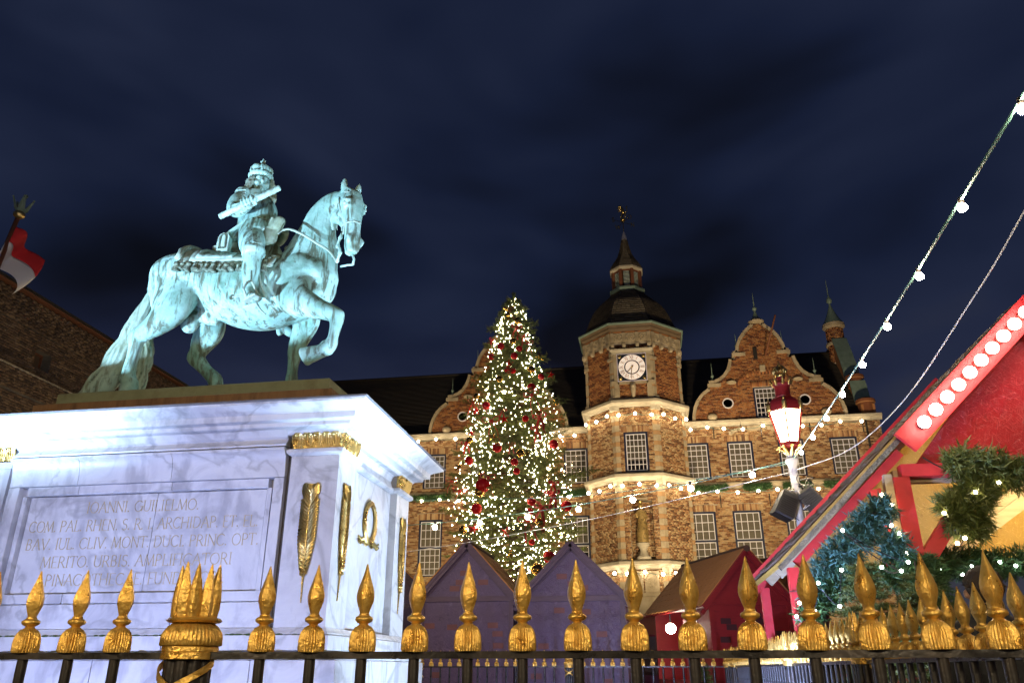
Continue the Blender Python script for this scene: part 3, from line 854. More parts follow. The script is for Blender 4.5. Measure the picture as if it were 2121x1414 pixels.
# each stroke: (width class, points) in a box 1 high
LET = {
 'I': (.30, [(1, [(.15, 0), (.15, 1)])]),
 'O': (.92, [(.8, arc(.46, .5, .42, .5, 0, 360, 20))]),
 'A': (.86, [(.6, [(.04, 0), (.43, 1)]), (1.1, [(.43, 1), (.82, 0)]), (.6, [(.2, .38), (.66, .38)])]),
 'N': (.86, [(.6, [(.1, 0), (.1, 1)]), (1.1, [(.1, 1), (.76, 0)]), (.6, [(.76, 0), (.76, 1)])]),
 'G': (.90, [(.9, arc(.47, .5, .42, .5, 45, 360, 16)), (1, [(.85, 0.05), (.85, .42)]), (.6, [(.62, .44), (.9, .44)])]),
 'U': (.82, [(1, [(.1, 1), (.1, .3)]), (.8, arc(.41, .3, .31, .3, 180, 360, 9)), (.6, [(.72, .3), (.72, 1)])]),
 'L': (.62, [(1, [(.12, 1), (.12, 0)]), (.6, [(.12, 0), (.58, 0)]), (.6, [(.58, 0), (.58, .16)])]),
 'E': (.64, [(1, [(.12, 0), (.12, 1)]), (.6, [(.12, 1), (.58, 1)]), (.6, [(.12, .52), (.48, .52)]), (.6, [(.12, 0), (.6, 0)])]),
 'F': (.60, [(1, [(.12, 0), (.12, 1)]), (.6, [(.12, 1), (.58, 1)]), (.6, [(.12, .52), (.48, .52)])]),
 'M': (1.0, [(.6, [(.06, 0), (.16, 1)]), (1.1, [(.16, 1), (.5, .05)]), (.6, [(.5, .05), (.84, 1)]), (1, [(.84, 1), (.94, 0)])]),
 'C': (.82, [(.9, arc(.46, .5, .42, .5, 45, 315, 14))]),
 'P': (.66, [(1, [(.12, 0), (.12, 1)]), (.8, [(.12, 1)] + arc(.3, .74, .3, .26, 90, -90, 9) + [(.12, .48)])]),
 'R': (.76, [(1, [(.12, 0), (.12, 1)]), (.8, [(.12, 1)] + arc(.3, .75, .28, .25, 90, -90, 9) + [(.12, .5)]), (1, [(.34, .5), (.72, 0)])]),
 'H': (.88, [(1, [(.1, 0), (.1, 1)]), (1, [(.76, 0), (.76, 1)]), (.6, [(.1, .52), (.76, .52)])]),
 'S': (.60, [(.9, arc(.3, .75, .24, .25, 40, 270, 9) + arc(.3, .25, .25, .25, 90, -150, 10))]),
 'D': (.86, [(1, [(.12, 0), (.12, 1)]), (.8, [(.12, 1), (.3, 1)] + arc(.34, .5, .45, .5, 90, -90, 12) + [(.12, 0)])]),
 'T': (.74, [(1, [(.37, 0), (.37, 1)]), (.6, [(.03, 1), (.71, 1)]), (.6, [(.03, 1), (.03, .86)]), (.6, [(.71, 1), (.71, .86)])]),
 'B': (.70, [(1, [(.12, 0), (.12, 1)]), (.8, [(.12, 1)] + arc(.3, .76, .24, .24, 90, -90, 8) + [(.12, .52)]), (.8, [(.12, .52)] + arc(.32, .26, .28, .26, 90, -90, 8) + [(.12, 0)])]),
 'V': (.84, [(1.1, [(.04, 1), (.42, 0)]), (.6, [(.42, 0), (.8, 1)])]),
 'W': (1.2, [(1.1, [(.04, 1), (.34, 0)]), (.6, [(.34, 0), (.6, 1)]), (1.1, [(.6, 1), (.88, 0)]), (.6, [(.88, 0), (1.16, 1)])]),
 'X': (.80, [(1.1, [(.06, 1), (.74, 0)]), (.6, [(.06, 0), (.74, 1)])]),
 'Z': (.74, [(.6, [(.08, 1), (.68, 1)]), (1.1, [(.68, 1), (.06, 0)]), (.6, [(.06, 0), (.7, 0)])]),
 '.': (.24, [(1.3, [(.10, .02), (.10, .09)])]),
 ' ': (.34, []),
}
SERIF = {'I': [(.15, 0), (.15, 1)], 'A': [(.04, 0), (.82, 0)], 'N': [(.1, 0), (.76, 1)], 'H': [(.1, 0), (.1, 1), (.76, 0), (.76, 1)], 'M': [(.06, 0), (.94, 0)],
         'P': [(.12, 0)], 'R': [(.12, 0), (.72, 0)], 'T': [(.37, 0)], 'U': [(.1, 1), (.72, 1)], 'V': [(.04, 1), (.8, 1)], 'F': [(.12, 0)], 'L': [(.12, 1)], 'X': [(.06, 1), (.74, 0), (.06, 0), (.74, 1)]}
def letter_mesh(ch, h, w, d, mat_):
    """letter in local XZ, thickness d towards -Y."""
    mb = MB()
    for (k, pts) in LET[ch][1]:
        t = w * k
        for i in range(len(pts) - 1):
            a, b = pts[i], pts[i + 1]
            p = Vector((a[0] * h, 0, a[1] * h)); q_ = Vector((b[0] * h, 0, b[1] * h))
            dd = (q_ - p)
            if dd.length < 1e-6: continue
            e_ = dd.normalized() * (t * .35)
            mb.beam(p - e_, q_ + e_, d, t, up=(dd.normalized().cross(Vector((0, 1, 0)))))
    for (x, z) in SERIF.get(ch, []):
        mb.box((x - .1) * h, (x + .1) * h, -d / 2 + .0003, d / 2 - .0003, z * h - w * .3, z * h + w * .3)
    return mb.mesh('letter_' + ch.lower() if ch.isalpha() else 'full_stop', mat_)
_LM = {}
def write(text, cx, z, y, h, width, parent, mat_, w=.014, d=.006, only_left=None):
    tot = sum(LET[c_][0] for c_ in text) + .06 * len(text)
    sx = width / (tot * h)
    x = cx - width / 2
    off = off_of(parent)
    for c_ in text:
        adv = (LET[c_][0] + .06) * h * sx
        if c_ != ' ':
            key = (c_, round(h, 3), mat_.name)
            if key not in _LM: _LM[key] = letter_mesh(c_, h, w, d, mat_)
            link('letter' if c_.isalpha() else 'full_stop', _LM[key], parent, Vector((x, y, z)) - off, (0, 0, 0), (sx, 1, 1))
        x += adv

# ---------------------------------------------------------------- stone pedestal
def marble(name):
    m = mat(name, [(.44, .43, .47), (.62, .61, .65), (.70, .69, .72), (.52, .51, .55)], 1.4, .42, bump=.12, bscale=14, detail=8, dist=.8, rough_var=.12)
    nt = m.node_tree; n = nt.nodes; l = nt.links
    b = n['Principled BSDF']
    src = b.inputs['Base Color'].links[0].from_socket
    t = n['Texture Coordinate']
    # grey veins and weather stains
    mu = n.new('ShaderNodeTexNoise'); mu.inputs['Scale'].default_value = .8; mu.inputs['Detail'].default_value = 9; mu.inputs['Distortion'].default_value = 1.2
    l.new(t.outputs['Object'], mu.inputs['Vector'])
    r = n.new('ShaderNodeValToRGB'); e_ = r.color_ramp.elements
    e_[0].position = .475; e_[0].color = (0, 0, 0, 1); e_[1].position = .50; e_[1].color = (1, 1, 1, 1)
    q_ = e_.new(.525); q_.color = (0, 0, 0, 1)
    l.new(mu.outputs['Fac'], r.inputs['Fac'])
    mx = n.new('ShaderNodeMix'); mx.data_type = 'RGBA'; mx.inputs[7].default_value = (.30, .29, .30, 1)
    mf = n.new('ShaderNodeMath'); mf.operation = 'MULTIPLY'; mf.inputs[1].default_value = .5
    l.new(r.outputs['Color'], mf.inputs[0]); l.new(mf.outputs[0], mx.inputs[0]); l.new(src, mx.inputs[6])
    st = n.new('ShaderNodeTexNoise'); st.inputs['Scale'].default_value = 3.2; st.inputs['Detail'].default_value = 8
    mp_ = n.new('ShaderNodeMapping'); mp_.inputs['Scale'].default_value = (1.6, 1.6, .5)
    l.new(t.outputs['Object'], mp_.inputs['Vector']); l.new(mp_.outputs['Vector'], st.inputs['Vector'])
    r2 = n.new('ShaderNodeValToRGB'); r2.color_ramp.elements[0].position = .53; r2.color_ramp.elements[1].position = .66
    l.new(st.outputs['Fac'], r2.inputs['Fac'])
    mf2 = n.new('ShaderNodeMath'); mf2.operation = 'MULTIPLY'; mf2.inputs[1].default_value = .6
    l.new(r2.outputs['Color'], mf2.inputs[0])
    mx2 = n.new('ShaderNodeMix'); mx2.data_type = 'RGBA'; mx2.inputs[7].default_value = (.33, .32, .36, 1)
    l.new(mf2.outputs[0], mx2.inputs[0]); l.new(mx.outputs[2], mx2.inputs[6])
    l.new(mx2.outputs[2], b.inputs['Base Color'])
    return m
M_MARB = marble('white_marble')
M_JOINT = mat('dark_joint', [(.06, .05, .045), (.10, .085, .07)], 6, .85)
M_MOSS = mat('moss', [(.03, .07, .015), (.08, .12, .03)], 30, .95, bump=.6)
M_GOLD = mat('gilding', [(.60, .40, .11), (.78, .56, .20), (.84, .64, .27)], 4, .30, 1.0, bump=.15, bscale=30, rough_var=.1)
M_GILT_LET = mat('gilt_letters', [(.55, .41, .20), (.64, .50, .27), (.46, .33, .15)], 9, .42, .4)
M_SLABG = mat('green_bronze_slab', [(.20, .21, .12), (.26, .28, .17), (.17, .15, .08)], 2.2, .6, bump=.2, detail=8)
M_SLABB = mat('brown_bronze_step', [(.20, .10, .045), (.28, .15, .07), (.15, .075, .035)], 3.0, .6, bump=.2, stretch=(2, 2, .5), detail=8)

PX0, PX1, PY0, PY1 = -7.50, -3.10, 7.60, 10.14      # pilaster faces
PED = root('stone_pedestal', 'tall white marble pedestal with gilded feathers, wreath and Latin inscription', 'pedestal', (-5.3, 8.87, 0))
cxp, cyp = (PX0 + PX1) / 2, (PY0 + PY1) / 2
def ring_profile(mb, prof, ins=0.0):
    """moulding round the whole block: prof list of (outward offset, z)."""
    rings = []
    for (o, z) in prof:
        rings.append([(PX0 - o, PY0 - o, z), (PX1 + o, PY0 - o, z), (PX1 + o, PY1 + o, z), (PX0 - o, PY1 + o, z)])
    mb.loft(rings, True)
    return mb
# cornice: weathered top, corona, cyma, bed mould; split in stones by thin joints
cor = ring_profile(MB(), [(.02, 3.50), (.035, 3.512), (.05, 3.535), (.09, 3.55), (.13, 3.555), (.145, 3.565), (.15, 3.60), (.215, 3.612), (.22, 3.625), (.222, 3.675),
                          (.245, 3.69), (.27, 3.705), (.31, 3.72), (.34, 3.735), (.365, 3.745), (.37, 3.750), (.375, 3.775), (.36, 3.795), (.20, 3.80)])
cor.build('cornice', M_MARB, PED, 25)
lead = ring_profile(MB(), [(.377, 3.768), (.392, 3.772), (.392, 3.788), (.36, 3.802), (.10, 3.806)]).build('lead_flashing', mat('lead_flashing', [(.13, .12, .13), (.22, .21, .23)], 6, .6, bump=.3), PED)
# frieze course between the corner pilasters, panel course, die
core = MB().box(PX0 + .10, PX1 - .10, PY0 + .13, PY1 - .13, .40, 3.5)
core.build('core', M_MARB, PED)
FX0, FX1 = -6.95, -3.66            # front field between grooves
def block(name, x0, x1, y0, y1, z0, z1, m=M_MARB, bev=.006):
    mb = MB()
    b_ = bev
    mb.loft([[(x0 + b_, y0 + b_, z0), (x1 - b_, y0 + b_, z0), (x1 - b_, y1 - b_, z0), (x0 + b_, y1 - b_, z0)],
             [(x0, y0, z0 + b_), (x1, y0, z0 + b_), (x1, y1, z0 + b_), (x0, y1, z0 + b_)],
             [(x0, y0, z1 - b_), (x1, y0, z1 - b_), (x1, y1, z1 - b_), (x0, y1, z1 - b_)],
             [(x0 + b_, y0 + b_, z1), (x1 - b_, y0 + b_, z1), (x1 - b_, y1 - b_, z1), (x0 + b_, y1 - b_, z1)]])
    return mb.build(name, m, PED, 25)
# front: frieze z 3.37-3.55 (cyma), in two stones
def front_mould(name, x0, x1, prof):
    rings = [[(x0, y, z) for (y, z) in prof], [(x1, y, z) for (y, z) in prof]]
    mb = MB(); mb.loft([rings[0], rings[1]], True)
    return mb.build(name, M_MARB, PED, 25, fix=True)
def side_mould(name, y0, y1, prof):
    mb = MB(); mb.loft([[(PX1 - (y - PY0), y0, z) for (y, z) in prof], [(PX1 - (y - PY0), y1, z) for (y, z) in prof]], True)
    return mb.build(name, M_MARB, PED, 25, fix=True)
fr = [(7.9, 3.382), (7.56, 3.382), (7.553, 3.40), (7.59, 3.44), (7.61, 3.47), (7.575, 3.485), (7.55, 3.52), (7.52, 3.545), (7.52, 3.556), (7.9, 3.556)]
for (a, b) in ((-6.93, -6.62), (-6.614, -3.69)): front_mould('frieze_stone', a, b, fr)
pn = [(7.9, 3.06), (7.60, 3.06), (7.60, 3.14), (7.59, 3.22), (7.57, 3.29), (7.54, 3.325), (7.525, 3.335), (7.525, 3.362), (7.9, 3.362)]
for (a, b) in ((-6.93, -6.10), (-6.095, -4.99), (-4.985, -3.69)): front_mould('panel_stone', a, b, pn)
st_ = [(7.9, 2.962), (7.655, 2.962), (7.645, 2.975), (7.645, 3.056), (7.9, 3.056)]
for (a, b) in ((-6.72, -6.10), (-6.095, -4.99), (-4.985, -3.88)): front_mould('panel_step', a, b, st_)
# side stiles of the panel, inscription slabs
block('panel_stile', -6.93, -6.80, 7.60, 7.9, 1.90, 3.055)
block('panel_stile', -6.765, -6.715, 7.645, 7.9, 1.90, 2.96)
block('panel_stile', -3.80, -3.69, 7.60, 7.9, 1.90, 3.055)
block('panel_stile', -3.885, -3.835, 7.645, 7.9, 1.90, 2.96)
block('inscription_slab', -6.69, -5.163, 7.69, 7.9, 1.935, 2.955)
block('inscription_slab', -5.158, -3.91, 7.69, 7.9, 1.935, 2.955)
for (a, b) in ((-6.93, -6.02), (-6.012, -4.66), (-4.652, -3.69)): block('panel_step', a, b, 7.63, 7.9, 1.825, 1.925)
for (a, b) in ((-6.93, -6.35), (-6.342, -4.75), (-4.742, -3.69)): block('panel_stone', a, b, 7.615, 7.9, 1.575, 1.818)
# corner pilasters with mouldings
def pilaster(x0, x1, y0, y1):
    block('pilaster', x0, x1, y0, y1, 1.57, 3.27)
    mb = MB(); rings = []
    for (o, z) in [(-.02, 3.265), (.0, 3.272), (.03, 3.285), (.045, 3.30), (.045, 3.335), (.03, 3.345), (-.02, 3.35)]:
        rings.append([(x0 - o, y0 - o, z), (x1 + o, y0 - o, z), (x1 + o, y1 + o, z), (x0 - o, y1 + o, z)])
    mb.loft(rings).build('pilaster_cap', M_MARB, PED, 25)
    block('pilaster_neck', x0 + .015, x1 - .015, y0 + .015, y1 - .015, 3.345, 3.56)
for (x0, x1) in ((-7.50, -6.97), (-3.63, -3.10)):
    for (y0, y1) in ((7.60, 8.12), (9.62, 10.14)): pilaster(x0, x1, y0, y1)
# right-hand face between pilasters
block('side_slab', -3.6, -3.19, 8.125, 9.615, 1.57, 3.27)
rings = []
side_m = [(0, 3.275), (.03, 3.285), (.05, 3.30), (.05, 3.33), (.02, 3.35), (.0, 3.42), (.02, 3.48), (.06, 3.52), (.09, 3.556)]
mb = MB()
mb.loft([[(-3.6, y, 3.275)] + [(-3.19 + o, y, z) for (o, z) in side_m] + [(-3.6, y, 3.556)] for y in (8.125, 9.615)], True)
mb.build('side_frieze', M_MARB, PED, 25, fix=True)
# base mouldings and plinth courses
ring_profile(MB(), [(-.02, 1.575), (.01, 1.57), (.02, 1.548), (.045, 1.525), (.05, 1.512)][::-1]).build('base_moulding', M_MARB, PED, 25, fix=True)
for i, (a, b) in enumerate(((-7.56, -6.9), (-6.89, -5.6), (-5.59, -4.75), (-4.74, -3.6), (-3.59, -3.03))): block('base_stone', a, b, 7.53, 7.9, 1.365, 1.505)
for (a, b) in ((7.905, 8.9), (8.91, 10.2)): block('base_stone', -3.4, -3.03, a, b, 1.365, 1.505)
ring_profile(MB(), [(.04, 1.36), (.07, 1.355), (.20, 1.325), (.21, 1.30), (.20, 1.285)][::-1]).build('plinth_weathering', M_MARB, PED, 25, fix=True)
for (a, b) in ((-7.72, -6.6), (-6.592, -5.35), (-5.342, -4.4), (-4.392, -3.72), (-3.712, -2.88)): block('plinth_stone', a, b, 7.38, 7.9, .72, 1.28)
for (a, b) in ((7.905, 8.9), (8.908, 10.36)): block('plinth_stone', -3.4, -2.88, a, b, .72, 1.28)
for (a, b) in ((-7.95, -6.0), (-5.99, -4.2), (-4.19, -2.65)): block('plinth_stone', a, b, 7.15, 10.6, .0, .715)
ms = MB()
q = random.Random(8)
for i in range(90):
    x = q.uniform(-7.4, -3.15); ms.sphere((x, 7.535 + q.uniform(0, .02), 1.509), q.uniform(.006, .02), 6, 4, (2.2, 1, .6))
    x = q.uniform(-7.4, -3.0); ms.sphere((x, 7.43 + q.uniform(0, .05), 1.345), q.uniform(.006, .02), 6, 4, (2.4, 1, .6))
mo = ms.build('moss', M_MOSS, PED); mo['kind'] = 'stuff'
# grooves beside the pilasters, backed by strips in the dark joint colour
for (x0, x1) in ((-6.968, -6.932), (-3.688, -3.632)):
    MB().box(x0 + .001, x1 - .001, 7.66, 7.88, 1.58, 3.55).build('groove_lining', M_JOINT, PED)
# bronze slabs under the horse
for (nm, x0, x1, y0, y1, z0, z1, m_) in (('brown_step', -7.05, -3.33, 7.78, 10.0, 3.80, 4.085, M_SLABB), ('green_slab', -6.90, -3.44, 7.95, 9.82, 4.087, 4.27, M_SLABG)):
    mb = MB(); b_ = .008
    mb.loft([[(x0, y0, z0), (x1, y0, z0), (x1, y1, z0), (x0, y1, z0)], [(x0, y0, z1 - b_), (x1, y0, z1 - b_), (x1, y1, z1 - b_), (x0, y1, z1 - b_)],
             [(x0 + b_, y0 + b_, z1), (x1 - b_, y0 + b_, z1), (x1 - b_, y1 - b_, z1), (x0 + b_, y1 - b_, z1)]])
    mb.build(nm, m_, PED)
# inscription
for (t_, cx_, z_, w_) in (("IOANNI. GUILIELMO.", -5.32, 2.765, 1.33), ("COM. PAL. RHEN. S. R. I. ARCHIDAP. ET. EL.", -5.30, 2.573, 2.68),
                          ("BAV. IUL. CLIV. MONT. DUCI. PRINC. OPT.", -5.28, 2.385, 2.70), ("MERITO. URBIS. AMPLIFICATORI", -5.30, 2.195, 2.2), ("PINACOTHECAE. FUNDATORI.", -5.28, 2.01, 2.05)):
    write(t_, cx_, z_, 7.688, .115, w_, PED, M_GILT_LET, .0075, .004)

# gilded feathers
def feather_mesh(L, W, stem, mat_):
    """upright feather in local XZ, facing -Y, root at origin (stem bottom)."""
    mb = MB()
    z0 = stem; H = L - stem
    mb.tube([(0, 0, 0), (0, -.012, z0), (0, -.022, z0 + H * .5), (0, -.014, z0 + H * .93)], [.006, .010, .011, .004], 8)
    nb = 26
    for sgn in (-1, 1):
        for k in range(nb):
            t = k / (nb - 1)
            w = W / 2 * (min(1, (t + .05) * 2.6) ** .6) * (1 if t < .86 else math.sqrt(max(0.02, 1 - ((t - .86) / .16) ** 2)))
            zz = z0 + H * (t * .90)
            a = R(52 + 30 * t) if t > .8 else R(50)
            ln = w / math.cos(min(a, R(70))) * .75 + .02
            tip = (sgn * w, -.012, zz + ln * .75)
            mid = (sgn * w * .62, -.030, zz + ln * .36)
            mb.tube([(0, -.010, zz), mid, tip, (sgn * w * 1.0, -.004, zz + ln * .66)], [.011, .017, .015, .006], 7)
    fan = MB()
    # backing plate
    poly = []
    for k in range(17):
        t = k / 16
        w = W / 2 * .9 * (min(1, (t + .03) * 2.6) ** .6) * (1 if t < .86 else math.sqrt(max(0.02, 1 - ((t - .86) / .16) ** 2)))
        poly.append((w, z0 + H * t))
    poly = poly + [(-u, w) for (u, w) in reversed(poly)]
    mb.prism(poly, lambda u, w, d: (u, d, w), -.012, .0)
    return mb.mesh('feather', mat_, 50)
fm = feather_mesh(1.17, .175, .25, M_GOLD)
def put(name, me, x, y, z, rz): return link(name, me, PED, Vector((x, y, z)) - off_of(PED), (0, 0, rz))
put('gilded_feather', fm, -3.37, 7.597, 1.80, 0)
put('gilded_feather', fm, -7.23, 7.597, 1.80, 0)
put('gilded_feather', fm, -3.097, 7.85, 1.83, R(90))
put('gilded_feather', fm, -3.097, 9.88, 1.83, R(90))
# gilded leaf bands on the pilaster necks
def leaf_band(n, w, h, mat_):
    mb = MB(); s_ = w / n
    for i in range(n):
        x = -w / 2 + s_ * (i + .5)
        for k in range(5):
            o = (k - 2) / 2
            mb.tube([(x + o * s_ * .25, -.006, 0), (x + o * s_ * .55, -.018, h * .45), (x + o * s_ * .50, -.032, h * .82), (x + o * s_ * .2, -.05, h * (.97 - .05 * abs(o))), (x + o * s_ * .15, -.056, h * .84)],
                    [.008, s_ * .14, s_ * .14, s_ * .11, .006], 7)
        for k in (-1, 1):
            mb.tube([(x + s_ * .5 * k, -.004, .0), (x + s_ * .5 * k, -.012, h * .6), (x + s_ * .5 * k, -.02, h * .9)], [.006, .012, .005], 6)
    mb.box(-w / 2, w / 2, -.012, 0, 0, h * .95)
    return mb.mesh('leaf_band', mat_, 50)
lb = leaf_band(5, .53, .17, M_GOLD)
for x in (-3.365, -7.235): put('gilded_leaf_band', lb, x, 7.614, 3.352, 0)
for y in (7.86, 9.88): put('gilded_leaf_band', lb, -3.114, y, 3.352, R(90))
# gilded wreath with ribbon ends on the side slab
mb = MB(); q = random.Random(4)
for k in range(46):
    a = 2 * math.pi * k / 46
    for j in range(3):
        rr_ = .195 + (j - 1) * .022
        c_ = Vector((rr_ * math.cos(a) * .95, -.02, rr_ * math.sin(a) * 1.12))
        d_ = Vector((-math.sin(a), q.uniform(-.5, -.1), math.cos(a))).normalized() * .035
        mb.etube([(*(c_ - d_), .006, .006), (*c_, .015, .012), (*(c_ + d_), .004, .004)], 7)
mb.tube([(.195 * .95 * math.cos(2 * math.pi * k / 30), -.014, .195 * 1.12 * math.sin(2 * math.pi * k / 30)) for k in range(31)], .022, 8)
for sgn in (-1, 1):
    for k in range(14):
        x = sgn * (.03 + .022 * k); z = -.235 - .012 * math.sin(k * .8)
        for j in (-1, 1):
            mb.etube([(x, -.012, z, .006, .006), (x + sgn * .018, -.022, z + .02 * j, .012, .010), (x + sgn * .03, -.014, z + .034 * j, .004, .004)], 6)
me = mb.mesh('wreath', M_GOLD, 50)
put('gilded_wreath', me, -3.186, 8.87, 2.78, R(90))
# ---------------------------------------------------------------- iron railings with gilded spearheads
M_IRON = mat('black_iron', [(.018, .016, .015), (.032, .028, .026), (.045, .032, .024)], 7, .32, .3, bump=.12, bscale=60, rough_var=.12)
M_SPEAR = mat('gilded_spear', [(.34, .16, .030), (.56, .29, .052), (.72, .42, .085), (.78, .50, .13), (.62, .33, .06), (.46, .22, .04)], 22, .34, .72, bump=.3, bscale=90, rough_var=.12, detail=8, objrand=True, lo=.22, hi=.78)
FZ = 1.25
def spear_meshes():
    # bell: a fluted tassel
    bell = MB().lathe([(.0385, 0), (.0400, .006), (.0398, .03), (.0385, .045), (.034, .060), (.026, .071), (.017, .077), (.014, .080)], 180, rfn=lambda a, z: 1 + (.045 * math.cos(a * 30) if z > 0 and z < .074 else 0))
    col = MB().lathe([(.013, .078), (.0145, .083), (.020, .086), (.0265, .090), (.0285, .0955), (.0265, .101), (.020, .105), (.0165, .107), (.0165, .111), (.013, .113)], 24)
    # four-sided leaf with ridge
    rings = []
    prof = [(.110, .0145), (.118, .016), (.135, .0225), (.150, .0275), (.162, .0290), (.175, .0280), (.192, .0235), (.210, .0175), (.228, .0115), (.245, .0065), (.258, .0035), (.264, .0015)]
    for (z, r) in prof:
        ring = []
        for k in range(4):
            # an incised line runs up each of the four ridges, shallow hollow faces between
            for (da, f) in ((-5, 1.0), (0, .93), (5, 1.0), (20, .93), (45, .865), (70, .93)):
                a = R(90 * k + da)
                ring.append((r * f * math.cos(a), r * f * math.sin(a), z))
        rings.append(ring)
    leaf = MB().loft(rings)
    return bell.mesh('bell', M_SPEAR, 50), col.mesh('collar', M_SPEAR, 50), leaf.mesh('spearhead', M_SPEAR, 20)
ME_BELL, ME_COLLAR, ME_LEAF = spear_meshes()
def all_in_one():
    mb = MB()
    for me in (ME_BELL, ME_COLLAR, ME_LEAF):
        mb.add([tuple(v.co) for v in me.vertices], [tuple(p.vertices) for p in me.polygons])
    return mb.mesh('spear', M_SPEAR, 30)
ME_SPEAR = all_in_one()
ME_BAR = MB().lathe([(.0165, -1.19), (.0165, -.02)], 14).mesh('bar', M_IRON, 30)
def bundle_meshes():
    """fasces post: a bundle of rods with a ring of spear points, fluted collar and a gilded cross strap."""
    rods = MB()
    for k in range(9):
        a = 2 * math.pi * k / 9
        rods.lathe([(.022, -1.2), (.022, .0)], 12, (.052 * math.cos(a), .052 * math.sin(a), 0))
    rods.lathe([(.04, -1.2), (.04, 0)], 12)
    tips = []
    for k in range(9):
        a = 2 * math.pi * k / 9 + .2
        r0 = .050
        prof = [(.10, .021), (.13, .0245), (.165, .0235), (.20, .018), (.235, .011), (.262, .005), (.272, .002)]
        rings = []
        for (z, r) in prof:
            lean = r0 + .010 * (z - .1) / .17
            ring = []
            for j in range(12):
                b = 2 * math.pi * j / 12
                f = 1 - .12 * abs(math.sin(2 * b))
                u, w = r * f * math.cos(b), r * f * math.sin(b)
                ring.append((lean * math.cos(a) + u * math.cos(a) - w * math.sin(a), lean * math.sin(a) + u * math.sin(a) + w * math.cos(a), z + .005 * math.sin(k * 2.3)))
            rings.append(ring)
        tips.append(MB().loft(rings).mesh('spear_point', M_SPEAR, 24))
    collar = MB().lathe([(.070, .088), (.079, .090), (.085, .096), (.079, .103), (.066, .106)], 54, rfn=lambda a, z: 1 + .03 * abs(math.cos(a * 4.5)))
    bell = MB().lathe([(.090, .018), (.094, .022), (.0935, .045), (.088, .062), (.076, .078), (.062, .088)], 144, rfn=lambda a, z: 1 + .018 * math.cos(a * 48))
    band = MB().lathe([(.084, -.022), (.087, -.020), (.087, -.002), (.085, .0), (.087, .002), (.087, .016), (.084, .018)], 36)
    straps = []
    for s_ in (1, -1):
        for h in range(3):
            strap = MB()
            z0 = -.03 - h * .30
            pts = []
            rings = []
            for k in range(19):
                t = k / 18
                a = -math.pi / 2 + s_ * (t - .5) * math.pi * 1.05
                r1 = .080 + (.003 if s_ > 0 else .0)
                z = z0 - .15 * t * 1.0
                ca, sa = math.cos(a), math.sin(a)
                rings.append([(r1 * ca, r1 * sa, z - .011), ((r1 + .006) * ca, (r1 + .006) * sa, z - .011), ((r1 + .006) * ca, (r1 + .006) * sa, z + .011), (r1 * ca, r1 * sa, z + .011)])
            strap.loft(rings); straps.append(strap.mesh('cross_strap', M_SPEAR, 40))
    return rods.mesh('rods', M_IRON, 40), tips, collar.mesh('collar', M_SPEAR, 50), bell.mesh('bell', M_SPEAR, 50), band.mesh('band', M_SPEAR, 40), straps
BUN = bundle_meshes()
def bundle(parent, x, y, rz=0, detail=True, s=1.0):
    off = Vector((x, y, FZ)) - off_of(parent)
    p = link('bundle_post', BUN[0], parent, off, (0, 0, rz), s)
    for t_ in BUN[1]: link('spear_point', t_, p)
    link('collar', BUN[2], p); link('bell', BUN[3], p); link('band', BUN[4], p); 
    for t_ in BUN[5]: link('cross_strap', t_, p)
    return p
def railing(name, label, p, q, posts, spacing, detail, skip=None, first=None):
    """p->q rail line at height FZ; posts: distances along the line with bundle posts."""
    p = Vector((*p, 0)); q = Vector((*q, 0)); d = q - p; L = d.length; d.normalize()
    F = root(name, label, 'railing', p, 0, 'railing sides round the monument')
    rz = math.atan2(d.y, d.x)
    for z, h in ((FZ - .010, .0205), (.22, .03)):
        mb = MB(); mb.beam(p + d * .0 + Vector((0, 0, z)), q + Vector((0, 0, z)), .042, h)
        mb.build('rail', M_IRON, F)
    # collars where bars pass through the rail are the bosses of the bars
    n = int(L / spacing)
    pos = [first + i * spacing for i in range(-36, n + 1)] if first is not None else [spacing * (i + .5) for i in range(n)]
    for t in pos:
        if t < .04 or t > L - .04: continue
        if any(abs(t - s_) < .12 for s_ in posts): continue
        c = p + d * t + Vector((0, 0, FZ))
        o = c - p
        link('bar', ME_BAR, F, o)
        tw = rnd.uniform(-.2, .2) + R(-8)
        if detail:
            b = link('finial', ME_BELL, F, o, (rnd.uniform(-.025, .025), rnd.uniform(-.03, .03), tw))
            link('collar', ME_COLLAR, b); link('spearhead', ME_LEAF, b)
        else:
            link('finial', ME_SPEAR, F, o, (rnd.uniform(-.012, .012), rnd.uniform(-.012, .012), tw))
    for s_ in posts:
        c = p + d * s_
        bundle(F, c.x, c.y, rz)
    return F
railing('iron_railing', 'black iron railing with large gilded spearheads closest to the viewer', (-6.85, 2.5), (1.25, 2.5), [2.66, 5.38, 8.10], .168, True, first=5.38 + .243)
railing('iron_railing', 'gilded railing running away beside the red stall on the right side', (1.25, 2.5), (1.25, 14.7), [2.8, 5.5, 8.2, 10.9, 12.2], .17, False)
railing('iron_railing', 'small distant gilded railing behind the monument in front of the purple huts', (-6.9, 14.7), (1.25, 14.7), [2.75, 5.45], .17, False)
